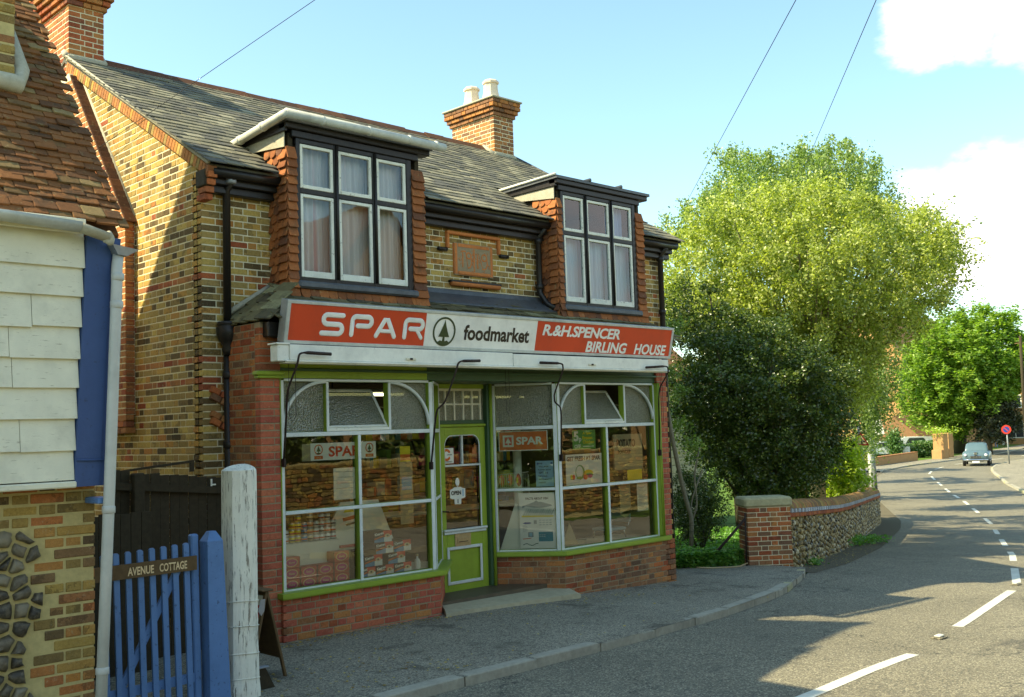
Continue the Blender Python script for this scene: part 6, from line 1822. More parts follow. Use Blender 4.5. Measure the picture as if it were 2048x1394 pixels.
V = [(-.075, -.07, 0), (.105, -.07, 0), (.105, .06, 0), (-.075, .06, 0), (-.09+.0, -.07, 1.30), (.045, -.07, 1.30), (.045, .06, 1.30), (-.09, .06, 1.30), (-.045, -.02, 1.375), (.01, -.02, 1.375), (.01, .03, 1.375), (-.045, .03, 1.375)]
V = [(4.20+x, 7.74+y, z) for x, y, z in V]
b.add(V, [(0, 1, 5, 4), (1, 2, 6, 5), (2, 3, 7, 6), (3, 0, 4, 7), (4, 5, 9, 8), (5, 6, 10, 9), (6, 7, 11, 10), (7, 4, 8, 11), (8, 9, 10, 11), (3, 2, 1, 0)], 'blue paint'); b.obj('post_body', gp)
wp = thing('white_post', 'tall weathered white timber post bound with wire, in front of the shop', 'post', (4.49, 7.85, 0))
b = MB()
q = random.Random(2); n = 14; V = []; F = []; zs = [0, .06, .14, .5, 1.0, 1.5, 1.80, 1.84, 1.86]
prof = []
for k in range(n):
    t = 2*pi*(k+.5)/n; r = .122/max(abs(cos(t)), abs(sin(t)))**.75; prof.append((r*cos(t), r*sin(t)))
for j, z in enumerate(zs):
    for k, (px, py) in enumerate(prof):
        s_ = (1.10 if z < .1 else 1.03 if z < .2 else 1.0)-.012*z; zz = z
        if j == len(zs)-1: s_ *= .86; zz = 1.86+.03*cos(atan2(py, px)-.8)
        V.append((4.495+px*s_+.004*z+q.uniform(-.002, .002), 7.86+py*s_+q.uniform(-.002, .002), zz))
for j in range(len(zs)-1):
    for k in range(n): F.append((j*n+k, j*n+(k+1) % n, (j+1)*n+(k+1) % n, (j+1)*n+k))
F.append(tuple((len(zs)-1)*n+k for k in range(n)))
b.add(V, F, 'post paint'); b.obj('post_body', wp)
for z in (.78, .58, .36, .16):
    b = MB(); P_ = [(4.497+px*1.035, 7.86+py*1.035, z+.008*sin(k*.9)) for k, (px, py) in enumerate(prof)]; b.tube(P_+[P_[0]], .0045, 'post paint', 5, caps=False); b.obj('wire_band', wp)
fen = thing('boarded_fence', 'dark creosoted close-boarded fence between the cottage and the shop', 'fence', (4.4, 9.9, 0))
x = 4.30; i = 0
while x < 5.60:
    zt_ = 1.83-(x-4.3)*.115+random.uniform(-.015, .012)
    b = MB(); b.box((x, 9.90+(.006 if i % 2 else 0), -.05), (x+.098, 9.915+(.006 if i % 2 else 0), zt_), 'dark timber', .003); b.obj('board', fen); x += .101; i += 1
b = MB(); b.prism([(4.25, 1.66), (5.62, 1.53), (5.62, 1.60), (4.25, 1.73)], (0, 9.89, 0), (1, 0, 0), (0, 0, 1), (0, -1, 0), .05, 'dark timber'); b.obj('rail', fen)
b = MB(); b.box((4.49, 9.80, 0), (4.60, 9.888, 1.80), 'dark timber', .01); b.obj('fence_post', fen)
b = MB(); b.prism([(4.36, 1.82), (5.22, 1.90), (5.22, 1.78), (5.18, 1.78), (5.18, 1.87), (4.36, 1.80)], (0, 10.0, 0), (1, 0, 0), (0, 0, 1), (0, 1, 0), .03, 'dark timber'); b.obj('loose_batten', fen)
b = MB(); b.box((5.33, 9.86, 1.60), (5.345, 9.88, 1.70), 'white paint', .002); b.box((5.345, 9.86, 1.635), (5.385, 9.88, 1.65), 'white paint', .002); b.obj('hook', fen)
b = MB(); b.box((3.0, 9.6, -.3), (4.35, 9.7, 1.0), 'dark timber'); x = 3.0
side = thing('side_fence', 'dark low boarded fence at the side of the cottage behind the gate', 'fence', (3.3, 9.4, 0))
y = 7.9; 
for k in range(15):
    b = MB(); b.box((3.0+k*.1, 9.45, -.05), (3.096+k*.1, 9.465, 1.45+random.uniform(-.01, .01)), 'dark timber', .003); b.obj('board', side)

# ================================================================== advertising boards on the footway
ab = thing('a_board', 'brown folding pavement board with a white bill, standing beside the white post', 'sign board', (4.92, 8.45, 0))
apx, ah = 4.96, .765
def leaf_T(sg): 
    n = Vector((sg*cos(.23), 0, sin(.23)))
    up = Vector((-sg*sin(.23), 0, cos(.23)))
    return frame((apx+sg*.18, 8.20, 0), (0, 1, 0), n, up)
for sg in (-1, 1):
    T = leaf_T(sg); hh = ah/cos(.23)*1.0; sh = .0
    b = MB()
    b.box((0, -.012, 0), (.035, .012, hh), 'brown timber', .004, T); b.box((.485, -.012, 0), (.52, .012, hh), 'brown timber', .004, T)
    b.box((.035, -.012, .17), (.485, .012, .205), 'brown timber', .004, T); b.box((.035, -.012, hh-.04), (.485, .012, hh), 'brown timber', .004, T)
    lf = b.obj('board_frame', ab)
    b = MB(); b.box((.035, -.005, .205), (.485, .005, hh-.04), 'brown timber', 0, T); b.obj('panel', lf)
    if sg < 0:
        b = MB(); b.box((.04, .0055, .21), (.48, .0075, hh-.045), 'card', 0, T); b.obj('bill', lf)
        b = MB(); b.box((.035, .013, hh-.24), (.15, .016, hh-.13), 'sign red', 0, T); b.obj('red_label', lf)
        text('lettering', 'ld', T @ Vector((.125, .0175, hh-.225)), T.to_3x3() @ Vector((-1, 0, 0)), T.to_3x3() @ Vector((0, 0, 1)), .07, .07, 'card', lf, bold=.03)
b = MB(); b.box((apx-.06, 8.19, ah-.005), (apx+.06, 8.73, ah+.012), 'brown timber', .006); b.obj('top_cap', ab)
b = MB(); b.prism([(4.885, .70), (4.86, .60), (4.89, .56), (4.92, .60), (4.93, .70)], (0, 8.185, 0), (1, 0, 0), (0, 0, 1), (0, 1, 0), .004, 'zinc'); b.obj('hinge', ab)
sb = thing('small_board', 'small dark board with a pale metal edge at the foot of the white post', 'board', (4.78, 7.92, 0))
b = MB(); b.prism([(4.60, 0), (4.86, 0), (4.775, .17), (4.66, .19)], (0, 7.93, 0), (1, 0, 0), (0, 0, 1), (0, 1, 0), .02, 'dark timber'); b.obj('board_panel', sb)
b = MB(); b.box((4.64, 7.92, .175), (4.80, 7.98, .19), 'zinc', .004); b.obj('metal_edge', sb)

# ================================================================== garden wall with brick pier
gw = thing('garden_wall', 'curved flint garden wall with brick coping and a stone-capped brick pier', 'wall', (15.2, 9.5, -.25))
# line of the street face
GWL = [(15.55, 9.42), (16.5, 9.68), (17.76, 10.13), (19.5, 10.72), (21.3, 11.41), (24.5, 12.75), (28.4, 14.42), (30.6, 15.35), (31.8, 16.0), (32.3, 16.6)]
def gy_(x): return float(np.interp(x, [p[0] for p in GWL], [p[1] for p in GWL]))
def gtop(x): return float(np.interp(x, [15.5, 20, 32], [.60, .30, -.30]))
segs = [15.55+i*.45 for i in range(38)]
b = MB()
for a, c in zip(segs[:-1], segs[1:]):
    A = Vector((a, gy_(a), 0)); B_ = Vector((c, gy_(c), 0)); d = (B_-A).normalized(); n = Vector((d.y, -d.x, 0))
    b.add([tuple(A-n*.02+Zu*(hz(a)-.3)), tuple(B_-n*.02+Zu*(hz(c)-.3)), tuple(B_-n*.02+Zu*gtop(c)), tuple(A-n*.02+Zu*gtop(a)),
           tuple(A-n*.34+Zu*(hz(a)-.3)), tuple(B_-n*.34+Zu*(hz(c)-.3)), tuple(B_-n*.34+Zu*gtop(c)), tuple(A-n*.34+Zu*gtop(a))],
          [(0, 1, 2, 3), (5, 4, 7, 6), (3, 2, 6, 7), (4, 0, 3, 7), (1, 5, 6, 2)], 'old mortar')
core = b.obj('wall_core', gw)
GF = Pieces('flint', 295, 5)
for s_ in range(4): GF.shape('f%d' % s_, FP.proto['f%d' % s_][0], FP.proto['f%d' % s_][1])
GB = brick_pieces('brick', 290)
q = random.Random(31)
x = 15.60
u_len = 0
while x < 32.0:
    sl_ = Vector((.4, gy_(x+.4)-gy_(x), 0)).normalized(); n = Vector((sl_.y, -sl_.x, 0))
    z0 = hz(x)-.12; z1 = gtop(x)-.085
    z = z0+q.uniform(0, .05)
    while z < z1-.03:
        r = q.uniform(.036, .056)
        GF.add('f%d' % q.randint(0, 3), 'pale flint' if q.random() < .8 else 'flint', frame(Vector((x+q.uniform(-.01, .01), gy_(x), z))+n*.0, sl_, n, (0, 0, 1), r*1.15, r*.7, r), core)
        z += r*2+.006
    x += .098*sl_.x*1.05
x = 15.58; k = 0
while x < 32.0:
    d = Vector((.25, gy_(x+.25)-gy_(x), 0)).normalized(); n = Vector((d.y, -d.x, 0)); st = .112*d.x
    P_ = Vector((x, gy_(x), gtop(x)))
    sl3 = Vector((d.x, d.y, (gtop(x+.3)-gtop(x-.3))/.6*d.x)).normalized()
    GB.add('brick', 'red brick', frame(P_-n*.0-Zu*.05, sl3, n, (0, 0, 1), .48, .9, 1), core)                 # string course
    if k % 2: GB.add('brick', 'blue brick', frame(P_+n*.004+Zu*.022, sl3, n, (0, 0, 1), .34, 1, 1), core)   # dentils
    else: GB.add('brick', 'brown brick', frame(P_-n*.03+Zu*.022, sl3, n, (0, 0, 1), .46, 1, 1), core)
    x += st; k += 1
CPG = Pieces('coping_brick', 150, 4)
cv = []; m_ = 7
for e in (-.5, .5):
    for k in range(m_): t = pi*k/(m_-1); cv.append((e, -.5*cos(t), .5*sin(t)))
CPG.shape('c', cv, [tuple(range(m_)), tuple(range(2*m_-1, m_-1, -1))]+[(i, m_+i, m_+i+1, i+1) for i in range(m_-1)]+[(0, m_-1, 2*m_-1, m_)])
x = 15.60
while x < 32.1:
    d = Vector((.25, gy_(x+.25)-gy_(x), 0)).normalized(); n = Vector((d.y, -d.x, 0)); sl3 = Vector((d.x, d.y, (gtop(x+.3)-gtop(x-.3))/.6*d.x)).normalized()
    CPG.add('c', 'old brick' if random.random() < .85 else 'brown brick', frame(Vector((x, gy_(x), gtop(x)+.058))-n*.15, sl3, n, (0, 0, 1), .072, .38, .30), core)
    x += .076*d.x
CPG.done()
# the pier
PX0, PY0 = Vector((14.93, 9.80, 0)), Vector((15.50, 9.33, 0))
U1 = (PY0-PX0).normalized(); N1 = Vector((U1.y, -U1.x, 0)); pl_ = (PY0-PX0).length
b = MB(); Tp = frame(PX0, U1, N1, Zu)
b.box((.006, -.5, -.5), (pl_-.006, -.008, .70), 'pale mortar', 0, Tp); pr2 = b.obj('brick_pier', gw)
f = lambda i, u, l, v: q.choice(['brown brick']*3+['red brick', 'orange brick', 'red brick'])
lay(GB, pr2, PX0+Zu*-.32, U1, N1, 13, lambda v: [(0, pl_)], f, joint=.012, course=.078)
E1 = PX0+U1*pl_
lay(GB, pr2, E1+Zu*-.32, -N1, U1, 13, lambda v: [(.108, .5)], f, joint=.012, course=.078)
lay(GB, pr2, PX0+Zu*-.32, -N1, -U1, 13, lambda v: [(.108, .5)], f, joint=.012, course=.078)
GB.done('brickwork'); GF.done('flintwork')
b = MB(); b.box((-.04, -.55, .70), (pl_+.03, .03, .86), 'stone coping', .03, Tp); b.obj('coping_stone', pr2)
mg = thing('mesh_gate', 'sagging wire mesh gate with a black diagonal strut beside the brick pier', 'gate', (14.9, 9.85, -.2))
b = MB(); b.tube([(14.90, 9.83, -.25), (14.87, 9.80, .62)], .016, 'iron', 6); b.obj('hanging_bar', mg)
b = MB(); b.tube([(14.42, 10.22, -.12), (14.86, 9.80, .52)], .024, 'iron', 6); b.obj('strut', mg)
b = MB()
for k in range(13):
    s_ = k/12; P0 = Vector((14.88, 9.84, 0)).lerp(Vector((13.95, 10.55, 0)), s_)
    b.tube([P0+Zu*-.16, P0+Zu*(.50-.10*sin(s_*3))], .0022, 'iron', 4)
for k in range(7):
    z = -.14+k*.1; b.tube([(14.88, 9.84, z), (14.4, 10.2, z-.012), (13.95, 10.55, z)], .0022, 'iron', 4)
b.obj('wire_netting', mg)
b = MB(); b.tube(smooth_path([(13.75, 10.0, -.15), (13.95, 9.85, -.17), (14.35, 9.62, -.18), (14.6, 9.62, -.15)]), .012, 'brass', 5)
tag_ = b.obj('fallen_stick', None, 'bent pale stick lying on the footway edge by the mesh gate', 'stick')
CL_A=[(25.5,13.5,5.0),(23.0,12.0,4.1),(23.3,13.5,7.1),(23.2,15.7,7.3),(25.9,12.4,7.6),(24.2,10.7,6.9),(21.9,12.2,5.0),(27.0,11.6,5.2),(23.1,11.7,6.4),(24.0,11.1,5.8),(20.9,12.1,4.8),(23.1,11.3,4.2),(25.2,11.9,6.5),(22.5,14.1,6.6),(26.1,12.8,4.7),(21.2,15.5,6.8),(27.3,11.8,6.8),(22.4,12.4,6.5),(23.6,12.8,4.5),(24.0,14.3,8.2),(20.7,15.8,6.1),(20.2,14.7,6.1),(24.9,11.3,6.7),(25.8,10.7,6.0),(23.3,11.4,5.8),(22.2,13.4,7.4),(23.0,12.1,5.8),(24.5,11.7,4.3),(25.7,12.2,4.8),(23.5,12.1,4.7),(24.3,12.1,6.8),(23.7,11.4,4.9),(26.0,11.1,5.2),(23.7,13.9,4.7),(26.4,11.3,6.1),(22.9,11.4,4.7),(25.7,12.3,5.7),(24.4,14.6,5.6),(21.5,11.3,4.7),(21.9,15.4,6.4),(20.8,12.0,6.6),(20.4,14.6,6.6),(23.7,13.8,6.6),(25.9,13.9,7.5),(20.2,13.2,6.0),(22.6,10.4,6.0),(24.0,12.6,7.7),(24.8,15.7,6.0),(26.7,12.3,6.5),(21.9,11.4,6.1),(26.6,14.3,6.1),(25.4,10.6,5.3),(21.4,15.6,5.8),(24.5,14.4,7.2),(23.6,11.2,6.7),(22.0,14.3,5.5),(25.5,13.3,5.7),(21.4,13.8,5.7),(22.9,14.4,5.0),(23.1,10.2,5.3),(24.3,12.2,5.3),(25.0,10.8,6.3),(24.8,11.4,5.0),(23.1,13.4,5.7),(22.6,14.3,7.6),(22.5,10.6,4.9),(23.3,13.9,7.6),(21.2,13.0,7.5),(23.0,14.1,8.0),(24.9,13.7,7.3),(22.1,12.4,7.2),(21.1,13.1,4.8),(22.1,11.1,4.9),(22.7,11.5,7.3),(25.7,11.6,5.9),(20.5,13.6,6.7),(25.2,12.8,7.0),(23.1,11.3,7.1),(21.8,16.1,6.6),(24.5,12.6,4.0),(20.9,11.8,6.1),(21.0,14.0,6.2),(22.2,16.1,6.0),(24.4,13.3,6.6),(21.9,13.0,4.4),(21.4,12.8,5.4),(24.1,13.4,4.3),(27.3,12.7,5.5),(21.1,14.0,5.1),(22.2,12.1,7.6),(21.9,13.0,6.4),(23.4,10.8,4.7),(25.1,13.3,7.9),(24.0,10.6,6.1),(24.7,15.4,7.6),(26.3,11.4,7.3),(24.0,15.3,5.4),(23.8,14.6,6.3),(26.8,13.3,7.2),(20.5,11.3,5.8),(22.7,11.9,4.6),(25.2,15.1,6.2),(22.1,15.3,5.7),(25.1,14.6,4.7),(21.5,14.7,6.5),(22.0,13.4,5.7),(22.3,11.0,6.4),(24.8,14.2,5.3),(26.1,14.5,6.9),(27.5,13.0,6.7),(20.5,13.4,5.0),(19.9,13.9,5.9),(22.5,12.0,7.2),(24.4,11.9,7.5),(22.9,12.9,7.8),(22.9,14.8,6.4),(23.8,15.4,6.0),(23.3,12.7,7.1),(22.2,11.8,5.2),(25.9,13.3,6.5),(22.6,15.0,5.5),(24.1,10.2,5.7),(22.1,12.3,6.0),(21.3,11.9,7.0),(20.6,15.0,5.6),(23.1,14.6,5.7),(23.8,15.5,7.1),(23.9,13.7,5.1),(21.1,11.8,5.6),(21.9,13.7,7.6),(24.4,10.8,4.9),(21.2,15.0,7.0),(20.7,12.5,5.9),(21.7,14.2,7.3),(25.0,12.3,4.1),(25.6,11.7,4.4),(21.2,12.4,7.2),(20.7,12.1,5.4),(22.6,12.8,4.4),(24.5,13.5,5.6),(22.8,16.0,6.7),(24.7,12.2,6.0),(22.4,12.8,5.1),(21.9,14.8,6.1),(24.2,13.9,6.1),(21.7,13.7,6.9),(22.1,15.6,7.0),(23.0,10.1,5.8),(24.4,11.5,6.9),(20.7,13.0,6.3),(21.2,14.4,5.8),(26.0,14.0,5.1),(25.0,14.3,7.8),(23.8,12.7,5.9),(27.0,13.7,6.5),(23.1,13.2,6.3),(21.4,11.6,5.3),(21.5,10.8,6.3),(25.5,13.8,6.1),(24.6,11.9,5.0),(20.8,13.8,7.3),(21.6,10.7,5.7),(24.9,15.3,6.9),(23.7,12.5,6.4),(24.0,14.6,7.7),(25.9,14.9,5.5),(22.2,13.7,4.7),(23.6,14.9,7.9),(25.2,10.3,6.1),(26.6,12.0,5.7),(23.8,13.2,8.1),(25.9,12.4,7.0),(21.2,12.6,6.7),(26.0,11.6,6.7),(26.7,12.3,5.0),(23.5,13.0,6.6),(22.4,15.1,7.6),(24.9,13.9,6.7),(20.0,12.5,6.3),(25.8,11.6,4.9),(20.6,11.4,5.4),(25.5,11.6,7.1),(23.4,10.5,6.5),(23.8,12.9,5.1),(23.1,11.7,5.2),(26.7,11.0,6.6),(23.2,12.5,5.1),(20.1,12.1,5.9),(24.0,12.5,7.0),(23.6,13.7,8.1),(24.4,13.3,5.0),(24.9,12.9,4.8),(26.5,13.2,5.3),(24.9,15.0,4.9),(22.2,15.0,6.7),(24.1,11.8,5.9),(26.3,13.9,6.8),(20.8,11.0,5.9),(24.0,10.2,6.4),(22.0,11.1,7.0),(26.9,12.2,7.5),(21.1,13.3,5.3),(20.1,13.9,6.9),(25.9,12.8,5.3),(22.3,12.9,5.9),(22.9,15.9,5.8),(22.5,10.9,5.4),(24.8,10.3,6.6),(24.9,13.7,4.5),(23.2,14.2,6.1),(26.0,13.5,8.0),(24.8,11.1,4.5),(20.4,12.6,5.0),(22.5,14.8,8.0),(27.5,11.9,5.9),(25.1,12.6,5.4),(21.6,12.2,6.6),(24.7,11.4,5.5),(26.0,12.7,6.3),(24.2,13.6,7.6),(24.5,12.3,4.6),(24.3,11.5,6.4),(23.8,16.1,5.8),(23.0,13.4,4.4),(23.1,12.9,3.9),(19.7,12.6,5.7),(26.0,13.3,4.7),(23.4,10.8,5.4),(20.2,13.4,5.6),(23.3,15.6,5.5),(25.1,11.0,7.1),(22.3,12.9,7.0),(24.7,12.9,6.0),(23.7,14.1,5.7),(25.2,14.9,7.2),(23.3,14.7,6.9),(21.6,11.9,4.3),(20.4,13.0,6.9),(19.9,14.3,5.5),(21.6,13.5,6.1),(24.6,15.8,7.0),(22.6,12.5,3.9),(22.5,13.4,4.3),(23.3,12.6,3.1),(23.0,12.0,3.8),(23.9,12.0,3.8),(23.5,12.4,2.7),(22.8,12.4,3.0),(23.2,12.6,3.8),(22.5,12.9,3.8),(23.8,12.4,3.0),(24.4,12.6,4.0),(23.0,12.8,3.5),(24.6,12.3,3.6),(23.7,12.9,4.1),(24.3,12.8,3.4),(23.3,13.3,4.3),(23.5,12.0,3.4),(23.0,13.3,3.8),(23.1,12.1,3.3),(24.1,13.0,3.1),(24.0,13.1,3.8),(22.5,12.9,4.3),(23.6,13.3,3.8),(23.6,12.5,3.5),(22.4,13.6,4.7),(22.3,12.4,3.4),(23.4,12.0,2.9),(24.3,12.7,2.9),(23.8,13.3,3.4),(24.0,12.3,3.3),(24.6,12.4,3.2),(22.8,12.3,4.0),(23.5,12.2,3.9),(23.1,13.0,3.9),(23.4,13.6,3.8),(24.6,12.3,4.0),(23.0,13.5,4.3),(19.3,13.7,5.0),(19.9,13.9,4.9),(19.8,13.9,4.6),(20.5,14.6,4.9),(19.6,14.3,4.8),(20.2,13.4,4.5),(18.8,13.8,4.7),(19.1,14.3,4.8),(19.7,14.6,5.0),(20.5,14.0,4.7),(19.4,13.4,4.6),(20.2,14.3,4.6),(20.6,13.3,4.4),(19.3,14.5,5.4),(19.0,13.6,4.5),(20.1,14.8,4.8),(20.1,13.7,4.7),(19.6,14.2,5.2),(19.2,14.0,5.1),(19.7,13.2,4.5)]
CL_B=[(28.5,17.7,10.5),(29.1,15.1,10.5),(30.2,15.2,9.5),(25.3,14.1,8.6),(29.1,17.5,9.3),(26.7,17.3,9.5),(24.4,16.0,8.0),(25.6,15.8,7.9),(26.8,17.3,8.3),(30.0,16.2,10.5),(25.1,18.3,7.8),(30.0,17.3,9.7),(30.5,16.8,10.0),(25.7,14.5,8.7),(28.5,16.4,8.4),(26.8,16.5,9.4),(25.1,18.1,8.5),(27.7,17.9,8.5),(28.4,16.2,10.1),(28.5,18.3,9.4),(27.3,16.5,8.8),(26.0,15.3,8.9),(23.9,15.9,8.4),(27.8,14.8,8.8),(26.9,13.9,9.4),(27.5,18.9,9.5),(27.4,16.4,10.0),(24.6,18.7,7.9),(27.9,13.6,8.0),(24.7,16.4,9.6),(27.1,17.7,10.3),(28.6,18.1,10.0),(29.3,14.7,8.9),(25.7,16.7,8.1),(26.8,15.3,9.9),(26.4,15.8,9.5),(25.8,17.2,8.5),(27.1,18.3,8.9),(27.7,15.1,10.1),(28.0,15.8,9.4),(29.4,16.6,10.5),(29.0,13.6,8.4),(29.1,17.2,8.6),(26.0,14.2,8.1),(24.7,16.9,8.2),(25.7,17.4,9.3),(29.9,15.8,9.9),(26.6,17.6,8.7),(28.0,18.3,10.5),(26.7,14.5,9.1),(29.0,16.9,10.2),(25.4,14.8,9.0),(28.6,14.6,10.2),(24.1,16.6,8.5),(28.7,15.3,8.2),(26.2,15.4,8.3),(26.5,13.5,8.1),(29.7,17.3,10.4),(30.2,16.2,8.9),(24.3,16.5,8.1),(28.3,15.1,9.7),(26.8,17.1,9.0),(25.2,17.7,8.0),(26.3,14.6,9.5),(28.7,14.0,8.1),(27.4,13.7,8.7),(27.1,14.5,9.9),(29.3,14.8,9.8),(25.4,17.3,7.8),(28.2,14.9,8.1),(25.3,15.4,9.5),(25.9,15.9,8.8),(28.2,13.9,8.9),(25.5,16.6,10.0),(29.3,16.0,10.1),(30.1,14.1,9.0),(24.3,15.1,8.4),(24.9,16.8,8.9),(24.4,15.7,8.8),(25.8,16.3,9.8),(28.5,17.6,9.6),(28.1,16.9,8.4),(28.0,14.3,8.3),(29.8,14.9,8.4),(29.3,16.7,9.2),(24.9,14.7,7.9),(26.3,17.8,9.2),(24.7,15.7,9.4),(25.9,13.7,8.3),(26.7,14.7,8.6),(26.6,18.4,8.4),(31.1,15.1,9.2),(26.0,17.8,8.3),(26.0,17.0,10.1),(25.1,15.9,8.5),(30.3,14.6,8.7),(27.2,16.2,8.1),(26.9,14.1,8.0),(29.4,16.5,8.5),(27.4,15.1,8.2),(27.6,17.6,9.5),(28.9,16.0,9.4),(24.8,18.5,8.3),(30.6,15.4,10.3),(26.8,13.3,8.7),(24.9,15.2,8.9),(27.4,15.7,8.7),(28.2,16.7,9.9),(25.9,16.7,8.8),(25.2,15.0,8.5),(29.9,14.6,9.5),(30.2,16.7,8.8),(27.1,16.8,8.2),(27.9,14.2,9.3),(29.4,14.2,8.2),(28.6,15.7,10.1),(30.6,15.5,8.5),(29.8,16.4,9.4),(27.2,16.9,10.1),(28.2,18.6,9.9),(27.1,16.2,9.2),(28.7,15.0,8.8),(27.5,15.6,10.1),(26.4,15.1,9.2),(28.4,15.7,8.3),(26.4,18.5,9.0),(25.6,14.1,9.2),(28.3,16.8,9.1),(26.5,15.1,8.0),(24.8,14.6,8.5),(26.6,14.6,8.1),(25.9,18.6,8.5),(27.0,14.3,8.6),(25.9,16.8,9.4),(24.5,17.4,8.4),(27.8,14.3,10.1),(27.1,17.9,9.3),(29.4,15.6,8.5),(28.3,13.3,8.2),(24.3,15.4,8.0),(28.7,14.4,9.5),(27.5,15.0,9.3),(25.9,14.8,9.7),(26.8,17.8,8.1),(27.8,16.2,8.8),(30.6,15.9,9.2),(25.1,16.4,7.7),(30.7,14.9,10.0),(28.4,13.8,9.4),(28.5,17.7,8.9),(30.9,16.0,9.9),(28.9,15.7,8.9),(25.5,17.6,8.8),(28.6,14.4,8.9),(28.0,17.1,9.5),(25.1,15.4,7.8),(29.4,17.8,10.1),(24.9,16.3,8.3),(29.0,15.1,9.4),(25.9,13.9,8.8),(26.4,16.1,8.4),(27.3,13.3,8.2),(27.2,15.5,9.4)]
